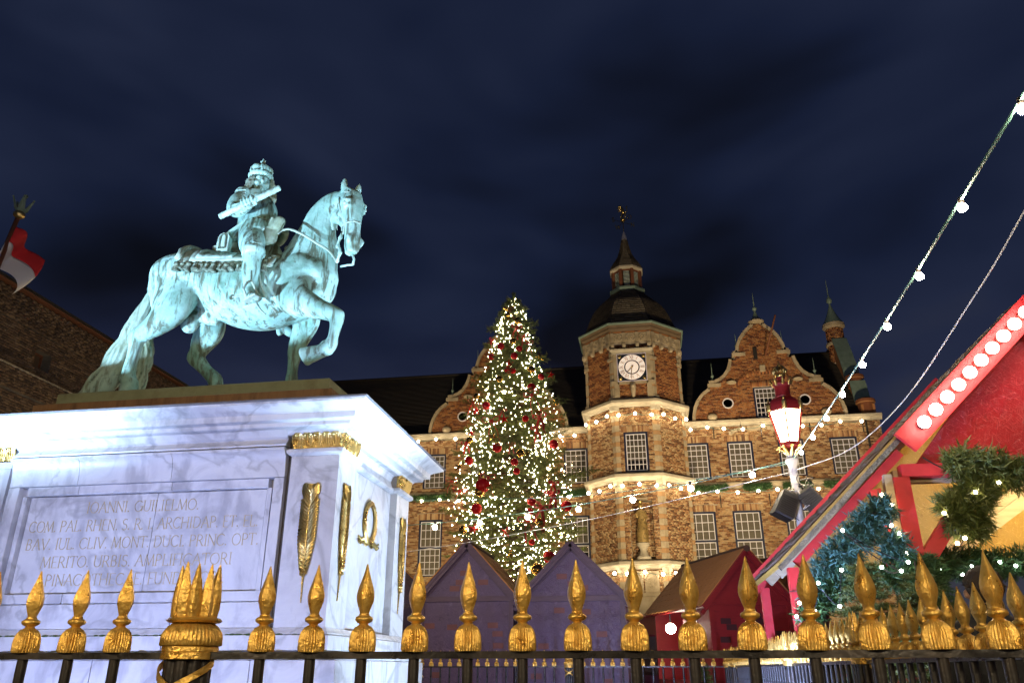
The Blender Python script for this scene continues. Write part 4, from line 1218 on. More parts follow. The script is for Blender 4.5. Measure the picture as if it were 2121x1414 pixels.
# ---------------------------------------------------------------- brickwork
M_BRICK = mat('facade_bricks', [(.075, .036, .018), (.20, .090, .036), (.32, .175, .075), (.42, .29, .15), (.30, .20, .10)], 1.2, .85, island=.72, bump=.4, bscale=40, lo=.08, hi=.92)  # lower bricks made tan: warm lamplight put into the colour
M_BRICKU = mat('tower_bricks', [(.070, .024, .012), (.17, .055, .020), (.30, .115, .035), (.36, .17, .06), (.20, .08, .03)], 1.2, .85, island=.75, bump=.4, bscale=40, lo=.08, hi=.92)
M_MORTAR = mat('mortar', [(.20, .16, .11), (.40, .35, .27)], 4, .9, bump=.3)
M_STONE = mat('sandstone', [(.24, .19, .12), (.34, .28, .185), (.40, .33, .23)], 2.4, .8, bump=.3, bscale=18, detail=8)
M_STONEW = mat('pale_stone', [(.34, .30, .22), (.47, .42, .32)], 2.4, .75, bump=.3, bscale=18, detail=8)
M_BLUE = mat('navy_window_paint', [(.010, .016, .045)], 3, .35)
M_WHITE = mat('white_window_paint', [(.62, .60, .64)], 3, .5)
M_BLIND = mat('window_blind', [(.12, .095, .06), (.165, .13, .085)], .8, .8, stretch=(1, 1, 5))
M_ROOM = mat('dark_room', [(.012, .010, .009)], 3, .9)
M_PANE = glass_mat('window_glass')
M_SLATE = mat('roof_slates', [(.010, .009, .008), (.020, .016, .013), (.03, .024, .018)], 2.2, .55, bump=.5, bscale=10, bstretch=(3, 3, 14), island=.4)
M_SHING = mat('dome_shingles', [(.022, .017, .011), (.042, .033, .022), (.06, .048, .032)], 2.2, .6, island=.7, bump=.3, lo=.1, hi=.9)
M_COPPER = mat('green_copper', [(.12, .18, .145), (.18, .25, .205)], 4, .55, bump=.15)
M_BROWNWOOD = mat('red_brown_wood', [(.13, .045, .02), (.19, .07, .03)], 4, .6, stretch=(6, 6, 1))

def brick_rows(z0, z1, iv, bl=.25, bh=.084, gap=.017, seed=1, cap=None):
    """iv(z)-> list of (a,b); returns list of (u0,u1,z0,z1,depth)."""
    q = random.Random(seed); out = []
    k = 0; z = z0
    while z + bh * .8 <= z1:
        top = min(z + bh - gap, z1)
        shift = (k % 2) * bl * .5 + (.06 if k % 3 == 0 else 0)
        for (a, b) in iv(z + bh / 2):
            if b - a < .05: continue
            u = a - ((a - shift) % bl)
            while u < b:
                ln = bl
                s_ = max(u, a); e_ = min(u + ln - gap, b)
                if e_ - s_ > .035: out.append((s_, e_, z, top, q.uniform(.0, .012) + (.006 if q.random() < .1 else 0)))
                u += ln
        z += bh; k += 1
    return out
def brick_arr(rows, fn):
    a = np.array(rows)
    u0, u1, z0, z1, d = a.T
    n = len(a)
    P = np.zeros((n, 8, 3))
    for i, (u, z, dd) in enumerate(((u0, z0, d), (u1, z0, d), (u1, z1, d), (u0, z1, d), (u0, z0, d * 0 - .03), (u1, z0, d * 0 - .03), (u1, z1, d * 0 - .03), (u0, z1, d * 0 - .03))):
        x, y, zz = fn(u, z, dd)
        P[:, i, 0] = x; P[:, i, 1] = y; P[:, i, 2] = zz
    F = np.array([(0, 1, 2, 3), (0, 4, 5, 1), (1, 5, 6, 2), (2, 6, 7, 3), (3, 7, 4, 0)])
    faces = (np.arange(n)[:, None, None] * 8 + F[None]).reshape(-1, 4)
    return P.reshape(-1, 3), faces
def brick_part(name, parent, patches, m):
    vs_, fs_ = [], []; b = 0
    for (rows, fn) in patches:
        if not rows: continue
        v_, f_ = brick_arr(rows, fn)
        vs_.append(v_); fs_.append(f_ + b); b += len(v_)
    o_ = off_of(parent)
    me = np_mesh(name, np.vstack(vs_) - np.array(o_), np.vstack(fs_), m)
    o = link(name, me, parent); o['kind'] = 'stuff'
    return o
def cut(ivs, holes):
    for (a, b) in holes:
        nx = []
        for (s_, e_) in ivs:
            if b <= s_ or a >= e_: nx.append((s_, e_)); continue
            if a > s_: nx.append((s_, a))
            if b < e_: nx.append((b, e_))
        ivs = nx
    return ivs
def wall_panel(mb, u0, u1, z0, z1, holes, fn, d=-.03, rev=.22):
    """flat wall with rectangular holes and reveals."""
    us = sorted({u0, u1} | {h for H_ in holes for h in H_[:2] if u0 < h < u1})
    zs = sorted({z0, z1} | {h for H_ in holes for h in H_[2:] if z0 < h < z1})
    for i in range(len(us) - 1):
        for j in range(len(zs) - 1):
            cu, cz = (us[i] + us[i + 1]) / 2, (zs[j] + zs[j + 1]) / 2
            if any(H_[0] < cu < H_[1] and H_[2] < cz < H_[3] for H_ in holes): continue
            mb.add([fn(us[i], zs[j], d), fn(us[i + 1], zs[j], d), fn(us[i + 1], zs[j + 1], d), fn(us[i], zs[j + 1], d)], [(0, 1, 2, 3)])
    for (a, b, c_, e_) in holes:
        for (p, q_) in (((a, c_), (b, c_)), ((b, c_), (b, e_)), ((b, e_), (a, e_)), ((a, e_), (a, c_))):
            mb.add([fn(*p, d), fn(*q_, d), fn(*q_, -rev), fn(*p, -rev)], [(0, 1, 2, 3)])
PANE_ME = {}
PANES_LEFT = [288]
def window(parent, u0, u1, z0, z1, fn, cols, rows, transom=None, blind=1.0, part='window', single=True, arch=0.0):
    """fn(u,z,d): d>0 outwards. Frame, glazing bars, panes, blind."""
    o_ = off_of(parent)
    fr_ = MB(); t = .10
    P_ = lambda u, z, d: Vector(fn(u, z, d))
    def fbox(mb, a, b, c_, e_, d0, d1):
        vs_ = [P_(u, z, d) for d in (d0, d1) for z in (c_, e_) for u in (a, b)]
        mb.add(vs_, [(0, 1, 3, 2), (4, 6, 7, 5), (0, 4, 5, 1), (2, 3, 7, 6), (0, 2, 6, 4), (1, 5, 7, 3)])
    fbox(fr_, u0, u0 + t, z0, z1, -.16, -.04); fbox(fr_, u1 - t, u1, z0, z1, -.16, -.04)
    fbox(fr_, u0 + t, u1 - t, z0, z0 + t * .7, -.16, -.04); fbox(fr_, u0 + t, u1 - t, z1 - t, z1, -.16, -.04)
    secs = [(z0 + t * .7, z1 - t)]
    if transom:
        fbox(fr_, u0 + t, u1 - t, transom - .05, transom + .05, -.15, -.035)
        secs = [(z0 + t * .7, transom - .05), (transom + .05, z1 - t)]
    W = fr_.build(part, M_BLUE, parent)
    bars = MB(); a, b = u0 + t, u1 - t
    pw = (b - a) / cols
    stuff = MB()
    tot = rows
    for si, (c_, e_) in enumerate(secs):
        rws = rows if len(secs) == 1 else max(2, round(rows * (e_ - c_) / sum(y - x for x, y in secs)))
        ph = (e_ - c_) / rws
        for i in range(cols + 1):
            x = a + pw * i; hw = .016 if 0 < i < cols else .022
            x = min(max(x, a + .02), b - .02)
            fbox(bars, x - hw, x + hw, c_, e_, -.11, -.07)
        for j in range(rws + 1):
            z = c_ + ph * j; hw = .016 if 0 < j < rws else .022
            z = min(max(z, c_ + .02), e_ - .02)
            fbox(bars, a, b, z - hw, z + hw, -.108, -.072)
        for i in range(cols):
            for j in range(rws):
                p0_, p1_ = a + pw * i + .016, a + pw * (i + 1) - .016
                q0_, q1_ = c_ + ph * j + .016, c_ + ph * (j + 1) - .016
                vs_ = [P_(p0_, q0_, -.09), P_(p1_, q0_, -.09), P_(p1_, q1_, -.09), P_(p0_, q1_, -.09)]
                if single and PANES_LEFT[0] > 0:
                    MB().add(vs_, [(0, 1, 2, 3)]).build('pane', M_PANE, W)
                    PANES_LEFT[0] -= 1
                else: stuff.add(vs_, [(0, 1, 2, 3)])
    bars.build('glazing_bars', M_WHITE, W)
    if stuff.v:
        s_ = stuff.build('panes', M_PANE, W); s_['kind'] = 'stuff'
    if blind > 0:
        zb = z1 - (z1 - z0) * blind
        MB().add([P_(u0 + .02, zb, -.20), P_(u1 - .02, zb, -.20), P_(u1 - .02, z1 - .02, -.20), P_(u0 + .02, z1 - .02, -.20)], [(0, 1, 2, 3)]).build('blind', M_BLIND, W)
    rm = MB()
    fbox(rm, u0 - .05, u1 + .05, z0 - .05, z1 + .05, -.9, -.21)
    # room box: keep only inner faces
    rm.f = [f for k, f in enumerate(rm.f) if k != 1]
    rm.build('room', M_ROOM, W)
    return W
def soldier(u0, u1, z, h, seed):
    q = random.Random(seed); out = []
    n = int((u1 - u0) / .088)
    for i in range(n):
        a = u0 + (u1 - u0) * i / n
        c_ = abs((i + .5) / n - .5) * 2
        out.append((a, a + (u1 - u0) / n - .014, z - .03 * c_ ** 2, z + h - .05 * c_ ** 2, .012 + q.uniform(0, .01)))
    return out

# ---------------------------------------------------------------- town hall
TH = root('town_hall', 'long brick town hall with curved gables, navy windows and dark roof', 'building', (0, 42, 0))
YF = 42.0
fF = lambda u, z, d: (u, YF - d, z)
X0, X1 = -20.0, 12.5
upper = [(-4.15, -2.82), (-6.75, -5.45), (-9.35, -8.05), (-12.1, -10.8), (-14.7, -13.4), (2.33, 3.65), (4.60, 5.93), (7.22, 8.52), (9.83, 11.2)]
UZ = (10.44, 12.42)
LZ = (5.75, 8.75)
lower = [(-4.2, -2.85), (-6.8, -5.45), (-9.4, -8.05), (-12.2, -10.88), (-14.7, -13.4), (2.24, 3.66), (4.52, 5.95), (7.14, 8.5), (9.75, 11.15)]
holes = [(a, b, *UZ) for (a, b) in upper] + [(a, b, *LZ) for (a, b) in lower]
low0 = []
allh = holes + low0
mb = MB()
wall_panel(mb, X0, X1, 0, 13.3, allh, fF)
mb.add([(X1, YF + .03, 0), (X1, YF + 9, 0), (X1, YF + 9, 13.3), (X1, YF + .03, 13.3)], [(0, 1, 2, 3)])
mb.build('wall', M_MORTAR, TH)
SOL = [(a - .12, b + .12, UZ[1], UZ[1] + .36) for (a, b) in upper] + [(a - .12, b + .12, LZ[1], LZ[1] + .36) for (a, b) in lower]
def ivF(z):
    hs = [(a, b) for (a, b, c_, e_) in allh if c_ - .01 < z < e_ + .01] + [(a, b) for (a, b, c_, e_) in SOL if c_ < z < e_]
    hs.append((-2.55, 2.3))    # tower stands here
    return cut([(-14.6, X1 - .02)], hs)
pat = [(brick_rows(3.0, 9.94, ivF, seed=2), fF), (brick_rows(10.22, 13.25, ivF, seed=3), fF)]
for i, (a, b, c_, e_) in enumerate(SOL):
    if a > -14: pat.append((soldier(a, b, c_ + .01, .33, i), fF))
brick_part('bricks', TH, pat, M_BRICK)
# cornice and string courses in stone lengths
def course(name, x0, x1, z0, z1, out, parent, m, step=1.55, seed=0):
    q = random.Random(seed); x = x0
    while x < x1 - .05:
        L = min(step * q.uniform(.8, 1.2), x1 - x)
        d = out + q.uniform(-.012, .012)
        mb = MB()
        prof = [(.0, z0), (d * .55, z0), (d * .62, z0 + (z1 - z0) * .35), (d, z0 + (z1 - z0) * .5), (d, z1 - .03), (d - .03, z1), (0, z1)]
        mb.loft([[(xx, YF + .03 - o, z) for (o, z) in prof] for xx in (x + .006, x + L - .006)])
        mb.build(name, m, parent, fix=True)
        x += L
course('cornice_stone', -14.6, -2.55, 13.25, 13.58, .26, TH, M_STONEW, seed=1)
course('cornice_stone', 2.3, X1 + .1, 13.25, 13.58, .26, TH, M_STONEW, seed=2)
course('string_course', -14.6, -2.6, 9.95, 10.22, .18, TH, M_STONE, seed=3)
course('string_course', 2.35, X1 + .05, 9.95, 10.22, .18, TH, M_STONE, seed=4)
for i, (a, b) in enumerate(upper):
    window(TH, a, b, *UZ, fF, 4, 6, blind=1.0, single=(a > -4.5 or a == -12.1))
for i, (a, b) in enumerate(lower):
    if a < -13: continue
    window(TH, a, b, *LZ, fF, 4, 7, transom=7.25, blind=(.62, 1, 1, 1, 1, .92, 1, .58, 1)[i], single=(a > -4.5 and a < 8))
# iron wall anchors
an = MB().box(-.025, .025, -.03, .0, -.32, .32).mesh('wall_anchor', M_IRON)
for x in (3.98, 6.45, 8.95, 11.6, -2.62, -5.1, -10.2):
    for z in (12.93, 9.25):
        link('wall_anchor', an, TH, (x, -.012, z))
# drain pipe
MB().tube([(11.75, 41.85, 13.2), (11.75, 41.85, 3)], .06, 10).build('drain_pipe', M_IRON, TH, True)

# gables
def gable(cx):
    G = []
    prof = [(3.86, 13.58), (3.84, 13.95), (3.74, 14.35), (3.55, 14.75), (3.28, 15.08), (2.94, 15.32), (2.94, 15.70),
            (2.62, 15.74), (2.30, 15.88), (2.02, 16.10), (1.80, 16.42), (1.66, 16.78), (1.60, 17.05), (1.46, 17.05), (1.46, 17.36),
            (1.22, 17.44), (1.14, 17.8), (.98, 18.2), (.72, 18.58), (.42, 18.85), (.24, 19.02), (.20, 19.22)]
    def hw(z):
        for i in range(len(prof) - 1):
            (a, z0), (b, z1) = prof[i], prof[i + 1]
            if z0 <= z <= z1 and z1 > z0: return a + (b - a) * (z - z0) / (z1 - z0)
        return .2
    win = (cx - .66, cx + .62, 13.62, 15.42)
    oc = [(cx - 2.05, 14.55), (cx + 1.98, 14.55)]
    def iv(z):
        w = hw(z) - .02
        hs = []
        if win[2] - .01 < z < win[3]: hs.append(win[:2])
        if win[3] <= z < win[3] + .38: hs.append((win[0] - .1, win[1] + .1))
        for (ox, oz) in oc:
            dz = abs(z - oz)
            if dz < .30: e_ = math.sqrt(.30 ** 2 - dz ** 2); hs.append((ox - e_, ox + e_))
        return cut([(cx - w, cx + w)], hs)
    pt = [(brick_rows(13.6, 19.2, iv, seed=int(cx * 10)), fF), (soldier(win[0] - .1, win[1] + .1, win[3] + .01, .35, 5), fF)]
    # relieving arch over the window
    rows = []
    for k in range(21):
        a = R(28 + 124 * k / 20)
        rows.append((cx + 1.65 * math.cos(a) - .045, cx + 1.65 * math.cos(a) + .045, 15.05 + 1.25 * math.sin(a) - .17, 15.05 + 1.25 * math.sin(a) + .17, .03))
    pt.append((rows, fF))
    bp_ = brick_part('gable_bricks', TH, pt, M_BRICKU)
    # backing
    poly = [(cx + a, z) for (a, z) in prof] + [(cx - a, z) for (a, z) in reversed(prof)]
    # back slab built in horizontal strips so the window stays open
    mb = MB(); zs = np.linspace(13.55, 19.22, 60)
    for i in range(59):
        zc = (zs[i] + zs[i + 1]) / 2; w = hw(zc)
        ivs = cut([(cx - w, cx + w)], [win[:2]] if win[2] < zc < win[3] else [])
        for (a, b) in ivs:
            mb.box(a, b, YF + .03, YF + .40, zs[i], zs[i + 1] + .0005)
    mb.build('gable_backing', M_MORTAR, TH)
    # coping stones following the outline
    for sgn in (1, -1):
        for (i0, i1) in ((0, 5), (6, 12), (14, 20)):
            path = [(cx + sgn * a, z) for (a, z) in prof[i0:i1 + 1]]
            if sgn > 0: path = path[::-1]
            # subdivide into stones
            for j in range(len(path) - 1):
                MB().ribbon([path[j], path[j + 1]], lambda u, w, d: (u, YF - .09 + d, w), .16, 0, .55).build('coping_stone', M_STONE, TH, fix=True)
        for (a, z) in ((2.94, 15.32), (1.46, 17.05)):
            # shoulder slab, cap and copper spike
            x0, x1 = (cx + sgn * (a - .62), cx + sgn * (a + .10)); x0, x1 = min(x0, x1), max(x0, x1)
            MB().box(x0, x1, YF - .12, YF + .45, z + .20, z + .38).build('shoulder_stone', M_STONE, TH)
            c_ = (cx + sgn * (a - .22), YF + .12, z + .38)
            link('spike_finial', ME_SPIKE, TH, Vector(c_) - off_of(TH))
    mb = MB().lathe([(.20, 0), (.42, .04), (.45, .14), (.34, .18), (.30, .30)], 16, (cx, YF + .15, 19.16)); mb.build('apex_stone', M_STONE, TH, 40)
    link('spike_finial', ME_SPIKE, TH, Vector((cx, YF + .15, 19.46)) - off_of(TH), (0, 0, 0), 1.35)
    window(TH, *win, fF, 5, 6, blind=.35, single=(cx > 0))
    for (ox, oz) in oc:
        m1 = MB()
        rings = []
        for k in range(25):
            a = 2 * math.pi * k / 24
            rings.append([(ox + r * math.cos(a), YF - d, oz + r * math.sin(a)) for (r, d) in ((.30, -.02), (.30, .03), (.24, .03), (.22, -.10))])
        m1.loft(rings, False)
        m1.build('round_window', M_WHITE, TH)
        MB().lathe([(.001, 0), (.235, .0)], 20).xform(Matrix.Translation((ox, YF + .0, oz)) @ Matrix.Rotation(R(90), 4, 'X')).build('round_pane', M_ROOM, TH)
    MB().obox((cx - .30, YF - .05, 17.35), (.10, 0, 0), (0, .04, 0), (0, 0, .34)).build('loft_slit', M_ROOM, TH)
    MB().box(cx - .16, cx + .12, YF - .14, YF + .1, 16.25, 16.6).build('keystone', M_STONE, TH)
    for sgn in (-1, 1): MB().lathe([(.05, -.14), (.26, -.08), (.28, .0), (.06, .05)], 12, (cx + sgn * 1.75, YF - .0, 15.75)).build('corbel', M_STONE, TH, 40)
    for sgn in (-1, 1): MB().sphere((cx + sgn * 2.95, YF - .1, 13.8), .22, 12, 8, (1.2, .8, .9)).build('corner_boss', M_STONE, TH, True)
ME_SPIKE = MB().lathe([(.20, 0), (.16, .05), (.08, .22), (.045, .36), (.04, .40), (.085, .45), (.095, .51), (.06, .57), (.025, .60), (.02, .9), (.006, 1.25)], 12).mesh('spike_finial', M_COPPER, 40)
gable(6.95)
gable(-7.85)
# flag pole on the right gable
MB().tube([(7.15, 41.9, 17.1), (7.75, 40.6, 19.0)], .05, 8).build('flag_staff', M_BROWNWOOD, TH, True)

# main roof with slates (rows of strips, each course a little proud of the one below)
mb = MB(); n = 46
for i in range(n):
    t0, t1 = i / n, (i + 1) / n
    y0, z0 = YF + .1 + 4.4 * t0, 13.45 + 5.35 * t0
    y1, z1 = YF + .1 + 4.4 * t1, 13.45 + 5.35 * t1
    x = -24.0; qq = random.Random(i)
    mb.add([(-24, y0 - .03, z0 + .02), (12.0, y0 - .03, z0 + .02), (12.0, y1, z1 + .0), (-24, y1, z1)], [(0, 1, 2, 3)])
    mb.add([(-24, y0 - .03, z0 + .02), (12.0, y0 - .03, z0 + .02), (12.0, y0, z0), (-24, y0, z0)], [(3, 2, 1, 0)])
mb.build('roof', M_SLATE, TH)
MB().add([(-24, 46.5, 18.8), (12, 46.5, 18.8), (12, 51, 13.4), (-24, 51, 13.4)], [(0, 1, 2, 3)]).build('rear_roof', M_SLATE, TH)
MB().tube([(-24, 46.5, 18.82), (12, 46.5, 18.82)], .11, 8).build('ridge', M_SLATE, TH, True)
# stepped end wall with round turret
mb = MB()
ev = [(42.2, 13.4), (42.2, 14.2), (42.9, 14.2), (43.1, 14.9), (43.4, 15.9), (44.1, 16.0), (44.3, 17.0), (44.9, 18.2), (45.5, 19.3), (47.5, 19.3), (47.5, 13.4)]
mb.prism(ev, lambda u, w, d: (d, u, w), 11.75, 12.45)
mb.build('end_wall', M_BRICKU, TH, fix=True)
for (a, b) in ((2, 4), (5, 8)):
    pth = [(u, w) for (u, w) in ev[a:b + 1]]
    MB().ribbon(pth, lambda u, w, d: (d, u, w), .07, 11.68, 12.52).build('copper_coping', M_COPPER, TH, fix=True)
rows = brick_rows(17.9, 20.2, lambda z: [(0, 2 * math.pi * .50)], seed=9)
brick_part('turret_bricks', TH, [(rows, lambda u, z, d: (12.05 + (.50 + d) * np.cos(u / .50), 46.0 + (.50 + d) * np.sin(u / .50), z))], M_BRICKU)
MB().lathe([(.48, 17.8), (.48, 20.2)], 24, (12.05, 46, 0)).build('turret_core', M_MORTAR, TH, 40)
MB().lathe([(.50, 19.0), (.60, 19.05), (.60, 19.18), (.50, 19.22)], 24, (12.05, 46, 0)).build('turret_ring', M_STONE, TH, 40)
MB().lathe([(.50, 20.1), (.64, 20.25), (.64, 20.42), (.50, 20.45)], 24, (12.05, 46, 0)).build('turret_cornice', M_STONE, TH, 40)
MB().lathe([(.62, 20.45), (.44, 20.75), (.24, 21.2), (.10, 21.6), (.05, 21.8), (.05, 21.85), (.13, 21.92), (.17, 22.06), (.13, 22.2), (.04, 22.32), (.03, 22.8), (.008, 23.5)], 20, (12.05, 46, 0)).build('turret_cap', M_COPPER, TH, 40)
for (y, z) in ((43.75, 16.0), (42.55, 14.2)):
    MB().lathe([(.42, -.5), (.42, 0), (.5, .05), (.5, .2), (.38, .28)], 16, (12.1, y, z + .1)).build('turret_stub', M_BRICKU, TH, 40)
# arched relief over the upper windows
for cx_ in (6.1, -8.0):
    mb = MB()
    for k in range(13):
        a = R(20 + 140 * k / 12)
        mb.obox((cx_ + 1.1 * math.cos(a) * 1.2, YF - .02, 12.72 + .42 * math.sin(a)), (.09, 0, 0), (0, .03, 0), (0, 0, .10))
    mb.box(cx_ - .3, cx_ + .3, YF - .06, YF, 12.95, 13.22)
    mb.build('relief_arch', M_STONE, TH)
# fir garland lying on the string course is added with the greenery
# ---------------------------------------------------------------- clock tower
TW = root('clock_tower', 'octagonal brick clock tower with domed roof, lantern and gilded weathervane', 'tower', (-.12, 41.0, 0))
TCX, TCY, AP = -.12, 41.0, 2.5
FWD = AP * math.tan(R(22.5)) * 2      # face width
def face_fn(i, ap=AP):
    a = R(-90 + 45 * i)
    nx, ny = math.cos(a), math.sin(a); tx, ty = -math.sin(a), math.cos(a)
    return lambda u, z, d: (TCX + nx * (ap + d) + tx * u, TCY + ny * (ap + d) + ty * u, z)
def octa(r_ap, z, rot=0):
    R_ = r_ap / math.cos(R(22.5))
    return [(TCX + R_ * math.cos(R(-90 + 22.5 + 45 * k)), TCY + R_ * math.sin(R(-90 + 22.5 + 45 * k)), z) for k in range(8)]
def octring(prof): return MB().loft([octa(r, z) for (r, z) in prof], True)
fw2 = FWD / 2
wt = (-.64, .55, 10.16, 12.2)      # tower window on the front face
niche = (-.55, .55, 5.95, 8.75)
FACES = (-2, -1, 0, 1, 2)
tp = []; tpu = []
mbw = MB()
for i in FACES:
    fn = face_fn(i)
    hs = [wt] if i == 0 else []
    hl = hs + ([niche] if i == 0 else [])
    wall_panel(mbw, -fw2 - .012, fw2 + .012, 0, 17.9, hl, fn, d=-.03, rev=.3)
    q_ = .20
    sol = [(wt[0] - .1, wt[1] + .1, wt[3], wt[3] + .36)] if i == 0 else []
    def ivT(z, i=i, hl=hl, sol=sol):
        h2 = [(a, b) for (a, b, c_, e_) in hl if c_ < z < e_] + [(a, b) for (a, b, c_, e_) in sol if c_ < z < e_]
        if i == 0 and 14.0 < z < 16.55: h2 += [(-1.0, -.70), (.70, 1.0)]
        if i == 0 and 14.80 < z < 16.40: h2.append((-.76, .76))
        if z > 16.95: h2 += []
        return cut([(-fw2 + q_, fw2 - q_)], h2)
    tp.append((brick_rows(3.0, 5.55, ivT, seed=i + 20), fn))
    tp.append((brick_rows(5.9, 9.7, ivT, seed=i + 30), fn))
    tp.append((brick_rows(10.05, 13.5, ivT, seed=i + 40), fn))
    tpu.append((brick_rows(14.0, 17.0, ivT, seed=i + 50), fn))
    for s_ in sol: tp.append((soldier(s_[0], s_[1], s_[2] + .01, .33, 3), fn))
mbw.build('wall', M_MORTAR, TW)
# brick lining of the statue niche
nf = lambda u, z, d: face_fn(0)(u, z, d - .34)
MB().add([face_fn(0)(u, z, -.37) for (u, z) in ((-.56, 5.9), (.56, 5.9), (.56, 8.8), (-.56, 8.8))], [(0, 1, 2, 3)]).build('niche_back', M_MORTAR, TW)
tp.append((brick_rows(5.96, 8.74, lambda z: [(-.54, .54)], seed=77), nf))
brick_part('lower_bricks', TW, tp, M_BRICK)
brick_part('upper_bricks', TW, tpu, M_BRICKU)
# corner quoins: stone and brick alternating
def quoin_mesh(h, w, out, m):
    """chevron block astride an octagon corner; local +X is the outward corner direction."""
    Rc = AP / math.cos(R(22.5))
    mb = MB()
    pts = []
    d = R(22.5)
    # along each face from the corner
    def pt(t, o):   # t>0 one face, t<0 the other
        s_ = 1 if t >= 0 else -1
        dirv = Vector((-math.sin(d), s_ * math.cos(d), 0)); nrm = Vector((math.cos(d), s_ * math.sin(d), 0))
        return dirv * abs(t) + nrm * o
    cor = Vector((out / math.cos(d), 0, 0))
    o_ = [pt(-w, out), cor, pt(w, out), pt(w, -.05), Vector((-.05, 0, 0)), pt(-w, -.05)]
    vs_ = [(p.x, p.y, 0) for p in o_] + [(p.x, p.y, h) for p in o_]
    fs_ = [tuple(reversed(range(6))), tuple(range(6, 12))] + [(k, (k + 1) % 6, (k + 1) % 6 + 6, k + 6) for k in range(6)]
    mb.add(vs_, fs_)
    return mb.mesh('quoin', m)
QS = quoin_mesh(.30, .21, .035, M_STONE); QSn = quoin_mesh(.30, .17, .03, M_STONE)
QB = quoin_mesh(.215, .20, .012, M_BRICK)
Rc = AP / math.cos(R(22.5))
for k in range(-2, 3):
    for e_ in ((0,) if False else (0,)):
        a = R(-90 + 22.5 + 45 * k) if k < 2 else R(-90 - 22.5 - 45 * 2)
        cx_, cy_ = TCX + Rc * math.cos(a), TCY + Rc * math.sin(a)
        for (za, zb) in ((3.6, 5.5), (5.95, 9.55), (10.1, 13.4)):
            z = za; j = 0
            while z < zb - .2:
                o = link('quoin', QS if j % 2 == 0 else QB, TW, Vector((cx_, cy_, z)) - off_of(TW), (0, 0, a))
                z += .31 if j % 2 == 0 else .225; j += 1
        z = 13.95
        while z < 16.9:
            link('quoin', QSn, TW, Vector((cx_, cy_, z)) - off_of(TW), (0, 0, a), (1, 1, 2.0 if z < 16 else 1.2)); z += .72
            link('quoin', QB, TW, Vector((cx_, cy_, z - .11)) - off_of(TW), (0, 0, a), (1, 1, .5))
        for zc in (13.93, 16.05):
            link('quoin', quoin_mesh(.14, .26, .09, M_STONE), TW, Vector((cx_, cy_, zc)) - off_of(TW), (0, 0, a))
        for zc in (13.30, 9.5, 5.4): link('quoin', quoin_mesh(.26, .24, .10, M_STONEW), TW, Vector((cx_, cy_, zc)) - off_of(TW), (0, 0, a))
# stone string courses
for (z, m_) in ((5.55, M_STONEW), (9.70, M_STONEW), (13.50, M_STONEW)):
    octring([(AP, z), (AP + .10, z + .02), (AP + .14, z + .10), (AP + .28, z + .16), (AP + .30, z + .19), (AP + .30, z + .31), (AP + .22, z + .36), (AP - .02, z + .40)]).build('string_course', m_, TW, 20)
window(TW, *wt, face_fn(0), 5, 6, blind=.7)
# frieze of round-headed tracery panels on corbels
tr = MB()
for k in range(3):
    pass
def tracery_mesh():
    mb = MB(); w, h = .60, .46
    mb.box(-w / 2, w / 2, -.05, 0, 0, h)
    mb.tube([(.24 * math.cos(R(a)), -.06, .16 + .24 * math.sin(R(a))) for a in range(0, 181, 15)], .035, 7)
    mb.tube([(.13 * math.cos(R(a)), -.06, .20 + .13 * math.sin(R(a))) for a in range(0, 361, 24)], .028, 7)
    for a in (30, 150, 270): mb.sphere((.06 * math.cos(R(a)), -.06, .20 + .06 * math.sin(R(a))), .05, 8, 6)
    for s_ in (-1, 1): mb.sphere((s_ * .22, -.06, .08), .06, 8, 6)
    mb.box(-w / 2, w / 2, -.08, 0, -.03, .03)
    return mb.mesh('tracery_panel', M_STONE, 40)
def corbel_mesh():
    mb = MB()
    mb.prism([(-.0, .0), (-.0, .86), (-.13, .86), (-.13, .30), (-.17, .22), (-.17, .08), (-.10, .0)], lambda u, w, d: (d, u, w), -.085, .085)
    return mb.mesh('corbel', M_STONE)
ME_TR, ME_CB = tracery_mesh(), corbel_mesh()
for i in FACES:
    fn = face_fn(i); rz = R(45 * i)
    for k in range(3):
        u = (k - 1) * FWD / 3
        link('tracery_panel', ME_TR, TW, Vector(fn(u, 17.15, 0)) - off_of(TW), (0, 0, rz))
    for k in range(4):
        u = (k - 1.5) * FWD / 3
        u = max(-fw2 + .09, min(fw2 - .09, u))
        link('corbel', ME_CB, TW, Vector(fn(u, 16.72, 0)) - off_of(TW), (0, 0, rz))
M_EAVE = mat('brown_eaves_boards', [(.10, .068, .038), (.14, .095, .055)], 3, .7)
octring([(AP, 17.58), (AP + .06, 17.60), (AP + .06, 17.68)]).build('brick_band', M_BRICKU, TW)
octring([(AP + .04, 17.68), (AP + .08, 17.74), (AP + .16, 17.80), (AP + .18, 17.92), (AP + .24, 17.98), (AP + .24, 18.08), (AP + .1, 18.1)]).build('eaves', M_EAVE, TW)
octring([(AP + .23, 18.00), (AP + .28, 17.99), (AP + .33, 18.03), (AP + .33, 18.10), (AP + .28, 18.12), (AP - .1, 18.12)]).build('gutter', M_COPPER, TW)
